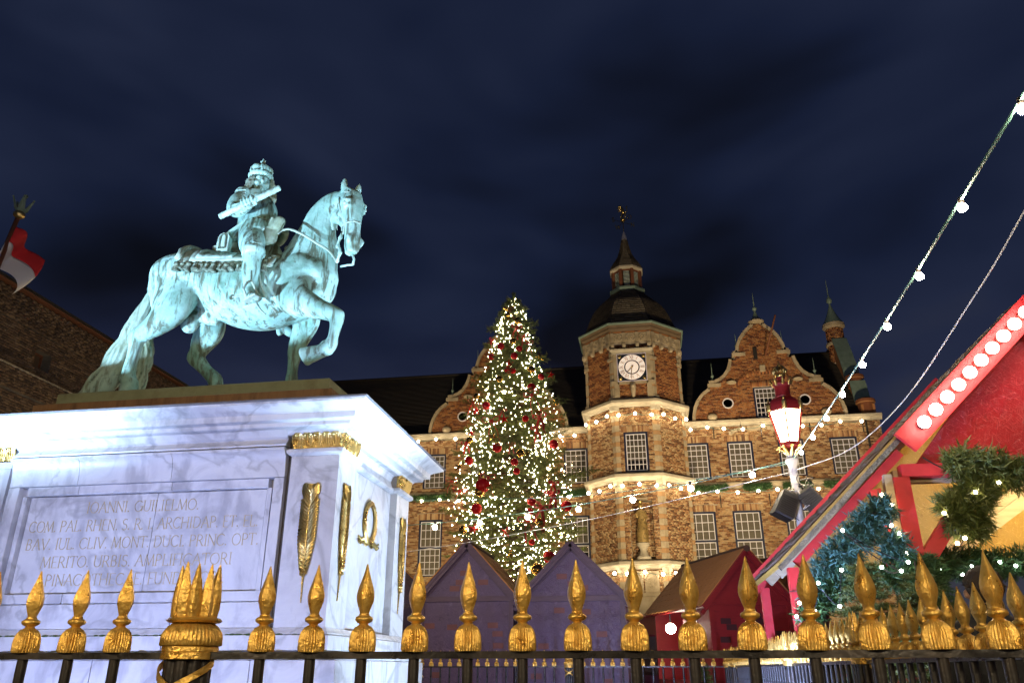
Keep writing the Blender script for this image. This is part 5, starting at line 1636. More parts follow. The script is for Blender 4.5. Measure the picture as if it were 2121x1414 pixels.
# dome roof in shingle courses
dome = [(2.52, 18.10), (2.40, 18.4), (2.27, 18.75), (2.13, 19.15), (1.98, 19.5), (1.80, 19.8), (1.57, 20.10), (1.31, 20.38), (1.07, 20.63), (.91, 20.85), (.84, 20.98)]
def shingled(name, prof, m, step=.16, tile=.22):
    zs = [p[1] for p in prof]; rs = [p[0] for p in prof]
    vs_, fs_ = [], []
    q = random.Random(3)
    z = zs[0]; row = 0
    while z < zs[-1] - .02:
        z2 = min(z + step, zs[-1]); r0 = np.interp(z, zs, rs); r1 = np.interp(z2, zs, rs)
        for f in range(-3, 4):
            fa, fb = face_fn(f, r0 + .03), face_fn(f, r1)
            w0, w1 = r0 * math.tan(R(22.5)), r1 * math.tan(R(22.5))
            n_ = max(2, int(2 * w0 / tile))
            for k in range(n_):
                o = .5 / n_ if row % 2 else 0
                t0, t1 = k / n_ + .02 / n_, (k + 1) / n_ - .02 / n_
                j = q.uniform(-.01, .012)
                a0, a1 = -1 + 2 * t0, -1 + 2 * t1
                b = len(vs_)
                vs_ += [fa(a0 * w0, z, j), fa(a1 * w0, z, j), fb(a1 * w1, z2 + .02, j - .01), fb(a0 * w1, z2 + .02, j - .01), fa(a0 * w0, z, j - .04), fa(a1 * w0, z, j - .04)]
                fs_ += [(b, b + 1, b + 2, b + 3), (b, b + 4, b + 5, b + 1)]
        z += step; row += 1
    me = np_mesh(name, np.array(vs_) - np.array(off_of(TW)), np.array(fs_), m)
    o = link(name, me, TW); o['kind'] = 'stuff'
    octring([(r - .03, z) for (r, z) in prof]).build(name + '_boarding', M_SLATE, TW)
shingled('dome_shingles', dome, M_SHING)
# hip ribs
for k in range(8):
    a = R(-90 + 22.5 + 45 * k)
    if math.sin(a) > .5: continue
    MB().tube([(TCX + r / math.cos(R(22.5)) * math.cos(a), TCY + r / math.cos(R(22.5)) * math.sin(a), z + .02) for (r, z) in dome], .035, 6).build('hip_rib', M_SHING, TW, True)
# lantern
octring([(.85, 20.930), (.96, 20.970), (.99, 21.030), (.99, 21.130), (.88, 21.190), (.8, 21.210)]).build('lantern_sill', M_COPPER, TW)
octring([(.66, 21.130), (.66, 22.380)]).build('lantern_core', M_ROOM, TW)
M_LOUV = mat('pale_louvre_paint', [(.34, .42, .40), (.42, .50, .48)], 4, .5)
cm = MB().box(-.085, .085, -.085, .085, 0, 1.12).mesh('lantern_post', M_BROWNWOOD)
for k in range(8):
    a = R(-90 + 22.130 + 45 * k); r_ = .75 / math.cos(R(22.130))
    link('lantern_post', cm, TW, Vector((TCX + r_ * math.cos(a), TCY + r_ * math.sin(a), 21.210)) - off_of(TW), (0, 0, a))
lv = MB().obox((0, 0, 0), (.165, 0, 0), (0, .045, .03), (0, -.006, .009)).mesh('louvre', M_LOUV)
for i in FACES:
    fn = face_fn(i, .72)
    for k in range(12):
        link('louvre', lv, TW, Vector(fn(0, 21.280 + k * .083, 0)) - off_of(TW), (0, 0, R(45 * i)))
    o_ = face_fn(i, .74)
    MB().obox(Vector(o_(0, 22.290, 0)), Vector(o_(.24, 22.290, 0)) - Vector(o_(0, 22.290, 0)), Vector(o_(0, 22.290, .03)) - Vector(o_(0, 22.290, 0)), (0, 0, .05)).build('louvre_head', M_BROWNWOOD, TW)
octring([(.74, 22.310), (.86, 22.330), (.93, 22.390), (.93, 22.480), (.82, 22.520)]).build('lantern_cornice', M_STONEW, TW)
ogee = [(.90, 22.50), (.83, 22.70), (.72, 22.92), (.57, 23.17), (.43, 23.44), (.33, 23.75), (.25, 24.05), (.19, 24.4), (.15, 24.65)]
shingled('spire_shingles', ogee, M_SHING, .12, .16)
M_LEAD = mat('pale_lead', [(.45, .44, .48), (.6, .6, .64)], 5, .4, .6)
MB().lathe([(.18, 24.60), (.15, 24.85), (.07, 25.12), (.04, 25.2)], 12, (TCX, TCY, 0)).build('lead_cap', M_LEAD, TW, 40)
MB().tube([(TCX, TCY, 25.1), (TCX, TCY, 26.9)], .025, 8).build('vane_rod', M_IRON, TW, True)
MB().sphere((TCX, TCY, 26.05), .16, 18, 12).build('gilded_ball', M_GOLD, TW, True)
arm = MB()
for a in (R(35), R(125)):
    arm.beam((TCX - .62 * math.cos(a), TCY - .62 * math.sin(a), 25.85), (TCX + .62 * math.cos(a), TCY + .62 * math.sin(a), 25.85), .02, .02)
arm.build('compass_arms', M_IRON, TW)
for (ch, a) in (('S', 215), ('O', 305), ('N', 35), ('W', 125)):
    me = letter_mesh(ch, .26, .045, .03, M_GOLD)
    link('compass_letter', me, TW, Vector((TCX + .66 * math.cos(R(a)) - .1, TCY + .66 * math.sin(R(a)), 25.75)) - off_of(TW), (0, 0, R(9)))
# lion vane: a rampant lion cut from thick gilded plate
def lion():
    mb = MB()
    T2 = lambda pts, r: mb.tube([(x, 0, z) for (x, z) in pts], r, 8)
    T2([(.00, .10), (-.03, .28), (-.10, .45)], [.09, .10, .09])
    mb.sphere((-.16, 0, .55), .09, 10, 7); mb.sphere((-.24, 0, .53), .05, 8, 6)
    T2([(-.10, .42), (-.24, .40), (-.30, .46)], [.05, .04, .03]); T2([(-.08, .34), (-.22, .26), (-.30, .30)], [.05, .04, .03])
    T2([(.0, .12), (-.12, .05), (-.10, -.08), (-.18, -.10)], [.07, .05, .04, .03]); T2([(.04, .10), (.12, .0), (.10, -.10), (.04, -.12)], [.07, .05, .04, .03])
    T2([(.06, .14), (.18, .20), (.22, .34), (.16, .44), (.22, .54)], [.03, .03, .03, .04, .05])
    return mb
link('lion_vane', lion().mesh('lion_vane', M_GOLD, True), TW, Vector((TCX + .05, TCY, 26.35)) - off_of(TW), (0, 0, 0), 1.1)
# clock
CK = Vector((-.13, 38.40, 15.60))
f0 = face_fn(0)
MB().box(-.95, -.70 + .0, 38.36, 38.56, 14.02, 16.5).xform(Matrix.Translation((-.12, 0, 0))).build('clock_jamb', M_STONE, TW)
MB().box(.70, .95, 38.36, 38.56, 14.02, 16.5).xform(Matrix.Translation((-.12, 0, 0))).build('clock_jamb', M_STONE, TW)
mb = MB(); mb.loft([[(-1.14 - o, 38.34 - o, z), (.90 + o, 38.34 - o, z), (.90 + o, 38.6, z), (-1.14 - o, 38.6, z)] for (o, z) in ((0, 16.36), (0, 16.46), (.05, 16.50), (.10, 16.56), (.10, 16.62), (.0, 16.66))])
mb.build('clock_hood', M_STONEW, TW)
MB().box(-.86, .60, 38.37, 38.52, 16.22, 16.36).build('clock_lintel', M_STONE, TW)
for x in (-1.07, .83): MB().box(x - .16, x + .16, 38.32, 38.5, 14.72, 14.86).build('clock_bracket', M_STONE, TW)
MB().box(-.90, .64, 38.36, 38.5, 14.72, 14.84).build('clock_sill', M_STONE, TW)
CL = MB().box(-.87, .61, 38.34, 38.5, 14.86, 16.34).build('clock', mat('clock_board', [(.012, .018, .03)], 3, .4), TW)
M_DIAL = mat('lit_clock_dial', [(.70, .62, .57), (.78, .71, .66)], 2, .5, emit=(1.0, .84, .74), estr=.42)
frm = MB()
for (a, b, c_, e_) in ((-.89, .63, 14.84, 14.88), (-.89, .63, 16.32, 16.36), (-.89, -.85, 14.88, 16.32), (.59, .63, 14.88, 16.32)): frm.box(a, b, 38.325, 38.36, c_, e_)
frm.build('clock_frame', mat('lilac_frame', [(.5, .47, .6)], 3, .4), CL)
def disc(name, r0, r1, y, m, n=48):
    rings = []
    mb = MB()
    for k in range(n + 1):
        a = 2 * math.pi * k / n
        rings.append([(CK.x + r * math.cos(a), yy, CK.z + r * math.sin(a)) for (r, yy) in ((r0, y), (r1, y), (r1, y + .02), (r0, y + .02))])
    mb.loft(rings, False)
    return mb.build(name, m, CL)
disc('hour_ring', .40, .685, 38.318, M_DIAL)
disc('dial_centre', .0, .335, 38.318, M_DIAL)
M_BRASS = mat('brass', [(.42, .26, .08), (.55, .36, .12)], 6, .35, .9)
NUM = ['XII', 'I', 'II', 'III', 'IV', 'V', 'VI', 'VII', 'VIII', 'IX', 'X', 'XI']
for k, t_ in enumerate(NUM):
    a = R(90 - 30 * k)
    h = .19; tot = sum({'I': .24, 'V': .62, 'X': .62}[c_] for c_ in t_) * h
    x = -tot / 2
    mb = MB()
    for c_ in t_:
        w_ = {'I': .24, 'V': .62, 'X': .62}[c_] * h
        L = letter_mesh(c_, h, .022, .012, M_BRASS)
        sx = w_ / (LET[c_][0] * h)
        mb.add([(x + v.co.x * sx, v.co.y, v.co.z - h / 2) for v in L.vertices], [tuple(p.vertices) for p in L.polygons])
        x += w_
    mt = Matrix.Translation((CK.x + .545 * math.cos(a), 38.312, CK.z + .545 * math.sin(a))) @ Matrix.Rotation(-(a - R(90)), 4, 'Y')
    mb.xform(mt).build('numeral', M_BRASS, CL)
def hand(name, deg, L, w):
    a = R(90 - deg); d_ = Vector((math.cos(a), 0, math.sin(a)))
    mb = MB().beam(CK + Vector((0, -.105, 0)) - d_ * .12, CK + Vector((0, -.105, 0)) + d_ * L, .014, w, up=d_.cross(Vector((0, 1, 0))))
    mb.build(name, M_BRASS, CL)
hand('hour_hand', 222, .40, .045); hand('minute_hand', 187, .60, .035)
MB().sphere(CK + Vector((0, -.105, 0)), .05, 12, 8, (1, .5, 1)).build('hub', M_BRASS, CL, True)
for sx in (-.62, .62):
    for sz in (-.60, .60): MB().sphere((CK.x + sx, 38.32, CK.z + sz), .10, 14, 9, (1, .5, 1)).build('corner_boss', M_GOLD, CL, True)
# carved bracket under the clock
mb = MB(); mb.etube([(-.13, 38.36, 14.72, .13, .13), (-.13, 38.32, 14.5, .16, .16), (-.13, 38.38, 14.25, .12, .12), (-.13, 38.44, 14.02, .07, .07)], 12)
mb.sphere((-.13, 38.20, 14.55), .09, 10, 7)
mb.build('carved_bracket', M_STONE, TW, 50)
# niche statue on a bell-shaped console
NS = root('niche_statue', 'gilded robed female statue in the tower niche', 'statue', (-.12, 38.42, 5.95))
mb = MB()
q = random.Random(2)
b0 = Vector((-.12, 38.36, 6.74))
mb.etube([(b0.x, b0.y, b0.z, .22, .18), (b0.x + .03, b0.y, b0.z + .45, .22, .19), (b0.x - .02, b0.y, b0.z + .95, .19, .16), (b0.x, b0.y, b0.z + 1.25, .20, .15), (b0.x - .03, b0.y, b0.z + 1.45, .17, .13), (b0.x - .03, b0.y, b0.z + 1.55, .08, .08)], 16)
for k in range(22):
    a = 2 * math.pi * k / 22
    x_, y_ = math.cos(a), math.sin(a)
    mb.tube([(b0.x + .24 * x_, b0.y + .2 * y_, b0.z), (b0.x + .22 * x_ + q.uniform(-.03, .03), b0.y + .2 * y_, b0.z + .5), (b0.x + .18 * x_ + .04, b0.y + .16 * y_, b0.z + 1.0)], [.035, .04, .02], 7)
mb.sphere((b0.x - .03, b0.y - .02, b0.z + 1.72), .115, 14, 10, (.95, 1, 1.2))
mb.etube([(b0.x - .18, b0.y, b0.z + 1.42, .07, .07), (b0.x - .27, b0.y - .06, b0.z + 1.18, .06, .06), (b0.x - .26, b0.y - .12, b0.z + 1.35, .05, .05)], 10)
mb.etube([(b0.x + .13, b0.y, b0.z + 1.42, .07, .07), (b0.x + .25, b0.y - .06, b0.z + 1.15, .06, .06), (b0.x + .12, b0.y - .18, b0.z + 1.05, .05, .05)], 10)
remesh_obj('figure', mb, mat('old_gilding', [(.20, .13, .04), (.36, .25, .09), (.10, .07, .03)], 7, .5, .5, bump=.3), NS, .022, 1)
link('crown_ring', MB().lathe([(.10, 0), (.12, .03), (.13, .09), (.11, .09)], 14).mesh('crown_ring', M_GOLD), NS, Vector((b0.x - .03, b0.y - .02, b0.z + 1.84)) - off_of(NS))
MB().lathe([(.34, 0), (.34, .10), (.26, .16), (.17, .34), (.17, .46), (.24, .58), (.30, .64), (.30, .74), (.2, .77)], 20, (-.12, 38.40, 5.96)).build('console', M_STONEW, NS, 40)
MB().box(-.45, .22, 38.2, 38.8, 8.75, 8.83).build('niche_canopy', M_STONE, TW)
# coats of arms under the ledge
for sx in (-.42, .30):
    mb = MB()
    ox, oy, oz = -.12 + sx, 38.38, 4.85
    mb.box(ox - .33, ox + .33, oy, oy + .15, oz - .38, oz + .58)
    poly = [(-.25, .25), (-.25, -.05), (-.18, -.22), (0, -.32), (.18, -.22), (.25, -.05), (.25, .25)]
    mb.prism([(u, w) for (u, w) in poly], lambda u, w, d: (ox + u, oy - d, oz + w), 0, .05)
    mb.tube([(ox + .27 * math.cos(R(a)), oy - .02, oz + .26 + .24 * math.sin(R(a))) for a in range(0, 181, 15)], .03, 7)
    L = lion(); mb.add([(ox + v[0] * .8, oy - .05 + v[1] * .4, oz - .15 + v[2] * .7) for v in L.v], L.f)
    mb.build('coat_of_arms', M_STONE, TW, 40)
MB().box(-.95, .72, 38.42, 38.55, 4.30, 4.46).build('arms_ledge', M_STONE, TW)
MB().box(-.75, .50, 38.40, 38.55, 3.2, 4.28).build('inscription_stone', M_STONE, TW)
# ---------------------------------------------------------------- brick house down the left side of the square
LB = root('brick_house', 'dark brick house with projecting brick cornices receding on the left', 'building', (-18, 24, 0))
M_BRICKD = mat('brown_bricks', [(.050, .030, .018), (.095, .055, .030), (.15, .09, .048), (.19, .125, .07)], 1.2, .85, island=.7, bump=.4, bscale=40, lo=.08, hi=.92)
M_MORTD = mat('grey_mortar', [(.09, .075, .055), (.14, .115, .085)], 4, .9)
LXF = -18.0
fL = lambda u, z, d: (LXF + d, u, z)        # u along Y, d towards the square (+X)
def fLo(o): return lambda u, z, d: (LXF + o + d, u, z)
lwin = [(19.45, 20.15, 9.70, 10.28), (21.75, 22.45, 9.70, 10.28), (24.0, 24.7, 9.70, 10.28), (15.0, 15.7, 9.70, 10.28)]
bigw = [(16.6, 18.35, 5.6, 8.35), (20.6, 22.2, 5.6, 8.35)]
mb = MB()
wall_panel(mb, 9, 34, 8.9, 11.7, lwin, fL, rev=.5)
wall_panel(mb, 9, 34, 0, 8.9, bigw, fLo(.30), rev=.45)
mb.build('wall', M_MORTD, LB)
def ivL(z):
    hs = [(a, b) for (a, b, c_, e_) in lwin if c_ < z < e_]
    return cut([(14.5, 31)], hs)
def ivL2(z): return cut([(14.5, 31)], [(a, b) for (a, b, c_, e_) in bigw if c_ < z < e_])
pt = [(brick_rows(9.2, 10.72, ivL, .24, .08, seed=1), fL), (brick_rows(6.0, 8.62, ivL2, .24, .08, seed=2), fLo(.30))]
# projecting band of saw-tooth headers at the top and over the lower storey
band = []
for k in range(9):
    z = 10.74 + k * .085
    q = random.Random(k); u = 14.5 + (k % 2) * .065
    while u < 31:
        band.append((u, u + .115, z, z + .07, .04 + .018 * k + (.05 if int(u / .13) % 2 else 0))); u += .13
pt.append((band, fL))
b2 = []
for k in range(7):
    z = 8.63 + k * .08; u = 14.5 + (k % 2) * .065
    while u < 31:
        b2.append((u, u + .115, z, z + .066, .03 + .02 * k + (.03 if int(u / .13) % 2 else 0))); u += .13
pt.append((b2, fLo(.30)))
brick_part('bricks', LB, pt, M_BRICKD)
MB().box(-18.6, -17.55, 9, 34, 9.19, 9.24).build('lower_ledge', M_STONE, LB)
MB().box(-18.8, -17.62, 9, 34, 11.505, 11.56).build('eaves_board', M_BROWNWOOD, LB)
MB().box(-24, -17.55, 9, 34, 11.56, 11.62).build('roof', M_SLATE, LB)
for (a, b, c_, e_) in lwin:
    W_ = MB()
    for (p, q_, r_, s_) in ((a, a + .06, c_, e_), (b - .06, b, c_, e_), (a + .06, b - .06, c_, c_ + .06), (a + .06, b - .06, e_ - .06, e_)): W_.box(LXF - .42, LXF - .34, p, q_, r_, s_)
    w_ = W_.build('small_window', M_BROWNWOOD, LB)
    MB().box(LXF - .40, LXF - .385, a + .06, b - .06, c_ + .06, e_ - .06).build('pane', mat('brown_blind', [(.17, .10, .05)], 3, .4), w_)
for (a, b, c_, e_) in bigw:
    W_ = MB()
    for (p, q_, r_, s_) in ((a, a + .12, c_, e_), (b - .12, b, c_, e_), (a + .12, b - .12, e_ - .14, e_), (a + .12, b - .12, c_, c_ + .12)): W_.box(LXF + .02, LXF + .12, p, q_, r_, s_)
    w_ = W_.build('large_window', M_STONEW, LB)
    MB().box(LXF + .05, LXF + .06, a + .12, b - .12, c_ + .12, e_ - .14).build('pane', M_PANE, w_)
    MB().box(LXF - .4, LXF - .3, a, b, c_, e_).build('room', M_ROOM, w_)

# flag staff with copper fleur finial and red and white flag
FL = root('flag_staff', 'leaning flag staff with pronged finial on the brick house', 'flagpole', (-14.6, 13.2, 0))
p0, p1 = Vector((-14.55, 13.15, 0.0)), Vector((-14.0, 13.62, 11.0))
pb = Vector((-14.25, 13.30, 6.0))
MB().tube([Vector((-14.30, 13.2, 0)), Vector((-14.22, 13.36, 7.0)), Vector((-14.0, 13.63, 10.9))], [.09, .075, .05], 10).build('pole', M_BROWNWOOD, FL, True)
MB().lathe([(.04, -.1), (.12, -.03), (.13, .04), (.05, .11)], 14, (-13.99, 13.64, 11.0)).build('ball', M_GOLD, FL, True)
mb = MB()
for k in range(5):
    a = 2 * math.pi * k / 5 + .4
    o = Vector((-13.98, 13.65, 11.08)); d_ = Vector((math.cos(a), math.sin(a), 0))
    mb.loft([[o + d_ * r_ + Vector((0, 0, z)) + d_.cross(Vector((0, 0, 1))) * w_ * s_ for (s_, r2) in ((-1, 0), (1, 0))] + [o + d_ * (r_ + .03) + Vector((0, 0, z))] for (r_, z, w_) in ((.03, 0, .05), (.12, .06, .07), (.16, .18, .06), (.22, .36, .01))])
mb.tube([(-13.98, 13.65, 11.05), (-13.96, 13.66, 11.5)], [.03, .02], 8)
mb.sphere((-13.96, 13.66, 11.52), .045, 10, 7)
mb.build('finial', M_COPPER, FL)
FG = root('flag', 'small red over white flag fluttering from the leaning staff', 'flag', (-14.05, 13.56, 10.3))
def flag_panel(name, v0, v1, m):
    vs_ = []; fs_ = []; nu, nv = 22, 8
    for i in range(nu + 1):
        for j in range(nv + 1):
            u = i / nu; v = v0 + (v1 - v0) * j / nv
            top = Vector((-14.03, 13.60, 10.68)); bot = Vector((-14.15, 13.46, 9.75))
            b = top.lerp(bot, v)
            w = .16 * math.sin(u * 7 + v * 2.4) * u ** .6
            vs_.append(b + Vector((.05 + .18 * u - .1 * v * u + w * .5, .74 * u * (1 - .18 * v), -.46 * u * u - .10 * u + .07 * math.sin(u * 9 + v * 3) * u)) + Vector((w, 0, 0)))
    for i in range(nu):
        for j in range(nv):
            a = i * (nv + 1) + j; fs_.append((a, a + 1, a + nv + 2, a + nv + 1))
    me = MB().add(vs_, fs_).mesh(name, m, True, off_of(FG))
    o = link(name, me, FG); s_ = o.modifiers.new('t', 'SOLIDIFY'); s_.thickness = .006
flag_panel('red_field', 0, .46, mat('red_flag_cloth', [(.55, .02, .025)], 3, .8))
flag_panel('white_field', .46, 1, mat('white_flag_cloth', [(.62, .60, .62)], 3, .8))
# ---------------------------------------------------------------- Christmas tree
TX, TY = -4.95, 30.0
XT = root('christmas_tree', 'tall fir covered in white fairy lights before the town hall', 'tree', (TX, TY, 0))
M_NEEDLE = mat('fir_needles', [(.050, .075, .014), (.11, .14, .026), (.17, .18, .04)], 2, .6, island=.8, lo=.1, hi=.9)
M_NEEDLE2 = mat('garland_needles', [(.018, .060, .020), (.040, .105, .032), (.08, .15, .05)], 2, .6, island=.8, lo=.1, hi=.9)
M_BLUEN = mat('cedar_needles', [(.025, .080, .062), (.05, .14, .11), (.09, .20, .16)], 2, .6, island=.8, lo=.1, hi=.9)
M_BARK = mat('bark', [(.05, .032, .02), (.09, .06, .04)], 8, .9, bump=.6)
def needles(pts, dirs, n, L, w, seed, spread=1.0):
    """cloud of needle blades: for each sprig point a fan of n thin triangles."""
    q = np.random.default_rng(seed)
    P = np.repeat(np.asarray(pts), n, 0); D = np.repeat(np.asarray(dirs), n, 0)
    m = len(P)
    P = P + D * q.uniform(-1, 1, (m, 1)) * L * .9
    r = q.normal(size=(m, 3)); r -= (r * D).sum(1, keepdims=True) * D; r /= np.linalg.norm(r, axis=1, keepdims=True) + 1e-9
    d = D * q.uniform(.35, .9, (m, 1)) + r * spread * q.uniform(.5, 1, (m, 1)); d /= np.linalg.norm(d, axis=1, keepdims=True)
    s = np.cross(d, q.normal(size=(m, 3))); s /= np.linalg.norm(s, axis=1, keepdims=True) + 1e-9
    ln = L * q.uniform(.6, 1.2, (m, 1))
    v = np.stack([P - s * w, P + s * w, P + d * ln], 1).reshape(-1, 3)
    f = np.arange(m * 3).reshape(-1, 3)
    return v, f
def tree_r(z):
    zs = [2.2, 3.4, 4.4, 5.6, 6.6, 7.6, 8.6, 9.6, 10.6, 11.6, 12.6, 13.6, 14.6, 15.4, 16.0]
    rs = [2.7, 2.9, 2.45, 2.30, 2.45, 2.55, 2.35, 2.1, 1.95, 1.75, 1.45, 1.15, .85, .50, .08]
    return (1.0 if z < 9 else 1.0 - .14 * (z - 9) / 7) * float(np.interp(z, zs, rs))
q = random.Random(12)
sp, sd, tips = [], [], []
brm = MB()
z = 2.4
while z < 15.9:
    rr = tree_r(z)
    nb = 9 if z < 13 else 7
    a0 = q.uniform(0, 6.28)
    for k in range(nb):
        a = a0 + 2 * math.pi * k / nb + q.uniform(-.25, .25)
        L = rr * q.uniform(.55, 1.12) * (1.3 if q.random() < .14 else 1)
        dr = q.uniform(-.10, .10)
        base = Vector((TX, TY, z)); d = Vector((math.cos(a), math.sin(a), 0))
        pts = []
        ns = max(4, int(L / .16))
        for j in range(ns + 1):
            t = j / ns
            pts.append(base + d * (L * t) + Vector((0, 0, L * (-.30 * t + .26 * t * t) + dr * t)))
        brm.tube([pts[0], pts[ns // 2], pts[-1]], [.035, .02, .006], 5)
        tips.append((pts[-1], d))
        for j in range(1, ns + 1):
            t = j / ns
            if t < .25: continue
            dd = (pts[j] - pts[j - 1]).normalized()
            sp.append(pts[j]); sd.append(dd)
            side = Vector((-d.y, d.x, 0))
            wl_ = L * .30 * (1 - t * .75) + .10
            for s_ in (-1, 1):
                for u in (.35, .7, 1.0):
                    e_ = (dd * .55 + side * s_).normalized()
                    sp.append(pts[j] + e_ * wl_ * u + Vector((0, 0, q.uniform(-.05, .03)))); sd.append(e_)
    z += .30 - .10 * (z > 12)
for k in range(40):
    sp.append(Vector((TX + q.uniform(-.03, .03), TY, 15.6 + k * .014))); a = q.uniform(0, 6.28); sd.append(Vector((math.cos(a) * .5, math.sin(a) * .5, .8)).normalized())
v, f = needles([tuple(p) for p in sp], [tuple(p) for p in sd], 12, .12, .0105, 5, .8)
print('needle tris', len(f))
me = np_mesh('crown', v - np.array((TX, TY, 0)), f, M_NEEDLE)
o = link('crown', me, XT)
brm.build('boughs', M_BARK, XT)
MB().tube([(TX, TY, 0), (TX, TY, 6), (TX, TY, 12), (TX, TY, 15.7)], [.24, .17, .09, .02], 12).build('trunk', M_BARK, XT, True)
# fairy lights: hundreds of tiny lamps
M_FAIRY = mat('fairy_light', [(1, .93, .80)], 1, .5, emit=(1.0, .82, .50), estr=75, sampling='FRONT')
ico = [(0, 0, 1), (.894, 0, .447), (.276, .851, .447), (-.724, .526, .447), (-.724, -.526, .447), (.276, -.851, .447), (.724, .526, -.447), (-.276, .851, -.447), (-.894, 0, -.447), (-.276, -.851, -.447), (.724, -.526, -.447), (0, 0, -1)]
icf = [(0, 1, 2), (0, 2, 3), (0, 3, 4), (0, 4, 5), (0, 5, 1), (1, 6, 2), (2, 7, 3), (3, 8, 4), (4, 9, 5), (5, 10, 1), (6, 7, 2), (7, 8, 3), (8, 9, 4), (9, 10, 5), (10, 6, 1), (11, 7, 6), (11, 8, 7), (11, 9, 8), (11, 10, 9), (11, 6, 10)]
def dots(pts, r, seed=1, rv=.25):
    q = np.random.default_rng(seed)
    P = np.asarray(pts); n = len(P)
    I = np.array(ico); rr = r * (1 + q.uniform(-rv, rv, (n, 1, 1)))
    v = (P[:, None, :] + I[None] * rr).reshape(-1, 3)
    f = (np.arange(n)[:, None, None] * 12 + np.array(icf)[None]).reshape(-1, 3)
    return v, f
pts = []
for i in range(2100):
    zz = 2.4 + 13.4 * (1 - math.sqrt(q.random()) * .985) if q.random() < .75 else q.uniform(2.6, 15.9)
    rr = tree_r(zz) * q.uniform(.55, 1.02)
    a = q.uniform(0, 2 * math.pi)
    if math.sin(a) > .35 and q.random() < .7: a = -a      # most show on the side towards the square
    pts.append((TX + rr * math.cos(a), TY + rr * math.sin(a), zz - rr * .08))
v, f = dots(pts, .015, 3, .35)
o = link('fairy_lights', np_mesh('fairy_lights', v - np.array((TX, TY, 0)), f, M_FAIRY), XT); o['kind'] = 'stuff'
# ---- ornaments hang from the tree: things of their own
M_REDB = mat('red_bauble', [(.60, .010, .015)], 3, .16, .15, coat=.6)
M_GOLDB = mat('gold_bauble', [(.62, .40, .12)], 3, .2, 1.0)
M_BOW = mat('red_ribbon', [(.42, .008, .010), (.52, .015, .015)], 3, .45)
ME_BAUB = {}
for nm, m_ in (('red', M_REDB), ('gold', M_GOLDB)):
    ME_BAUB[nm] = (MB().sphere((0, 0, 0), 1, 20, 12).mesh('ball', m_, True), MB().lathe([(.20, .94), (.22, .98), (.22, 1.12), (.08, 1.16), (.03, 1.3)], 10).mesh('cap', M_GOLD, 40))
def bow_mesh():
    mb = MB()
    def rib(pts, w):
        rings = []
        P = [Vector(p) for p in pts]
        for i, p in enumerate(P):
            t = (P[min(i + 1, len(P) - 1)] - P[max(i - 1, 0)]).normalized()
            s_ = Vector((.25, 1, .25)); s_ = (s_ - t * s_.dot(t)).normalized(); n_ = t.cross(s_) * .012
            rings.append([p - s_ * w / 2 - n_, p + s_ * w / 2 - n_, p + s_ * w / 2 + n_, p - s_ * w / 2 + n_])
        mb.loft(rings)
    for s_ in (-1, 1):
        rib([(0, 0, 0), (s_ * .14, -.04, .13), (s_ * .30, -.03, .16), (s_ * .34, 0, .04), (s_ * .22, .03, -.04), (0, 0, 0)], .17)
        rib([(0, 0, 0), (s_ * .08, -.03, -.20), (s_ * .17, .0, -.42), (s_ * .16, -.03, -.62), (s_ * .22, 0, -.80)], .14)
    mb.sphere((0, -.02, 0), .075, 10, 7)
    return mb.mesh('bow', M_BOW, 60)
ME_BOW = bow_mesh()
def star_mesh(m_):
    mb = MB(); n = 5; vs_ = [(0, -.10, 0), (0, .10, 0)]
    for k in range(10):
        r = .34 if k % 2 == 0 else .12; a = math.pi / 2 + k * math.pi / 5
        vs_.append((r * math.cos(a), 0, r * math.sin(a)))
    fs_ = []
    for k in range(10):
        a, b = 2 + k, 2 + (k + 1) % 10
        fs_ += [(0, a, b), (1, b, a)]
    return MB().add(vs_, fs_).mesh('star', m_)
ME_STARG, ME_STARR = star_mesh(M_GOLDB), star_mesh(M_REDB)
HW = lambda z: ('near the very top' if z > 14 else 'high up' if z > 12 else 'in the upper middle' if z > 10 else 'at mid height' if z > 8 else 'in the lower half' if z > 5.8 else 'near the bottom')
def side(dx, z):
    t = dx / max(.4, tree_r(z))
    return 'far left edge' if t < -.75 else 'left side' if t < -.28 else 'middle' if t < .28 else 'right side' if t < .75 else 'far right edge'
SEEN_L = {}
EXTRA = ['', ', upper one', ', lower one', ', outer one']
def hang(kind, dx, z, s, front=1.0):
    rr = tree_r(z); x = TX + dx
    dy = -math.sqrt(max(.03, (rr * .98) ** 2 - dx * dx)) * front if abs(dx) < rr else -.1
    loc = (x, TY + dy, z)
    kname = {'red': 'shiny red bauble', 'gold': 'gold bauble', 'bow': 'red ribbon bow', 'star': 'gold star ornament', 'rstar': 'red star ornament'}[kind]
    lab = f'{kname} {HW(z)} of the lit fir, {side(dx, z)}'
    SEEN_L[lab] = SEEN_L.get(lab, 0) + 1
    if lab in DUPL: lab += DUPL[lab][SEEN_L[lab] - 1]
    nm = {'red': 'bauble', 'gold': 'bauble', 'bow': 'ribbon_bow', 'star': 'star_ornament', 'rstar': 'star_ornament'}[kind]
    cat = {'red': 'bauble', 'gold': 'bauble', 'bow': 'bow', 'star': 'star', 'rstar': 'star'}[kind]
    if kind in ('red', 'gold'):
        o = root(nm, lab, cat, loc, 0, f'{kname}s on the fir')
        link('ball', ME_BAUB[kind][0], o, (0, 0, 0), (0, 0, 0), s); link('cap', ME_BAUB[kind][1], o, (0, 0, 0), (0, 0, 0), s)
    else:
        me = {'bow': ME_BOW, 'star': ME_STARG, 'rstar': ME_STARR}[kind]
        o = link(nm, me, None, loc, (rnd.uniform(-.2, .2), rnd.uniform(-.3, .3), rnd.uniform(-.5, .5)), s)
        tag(o, lab, cat, f'{kname}s on the fir')
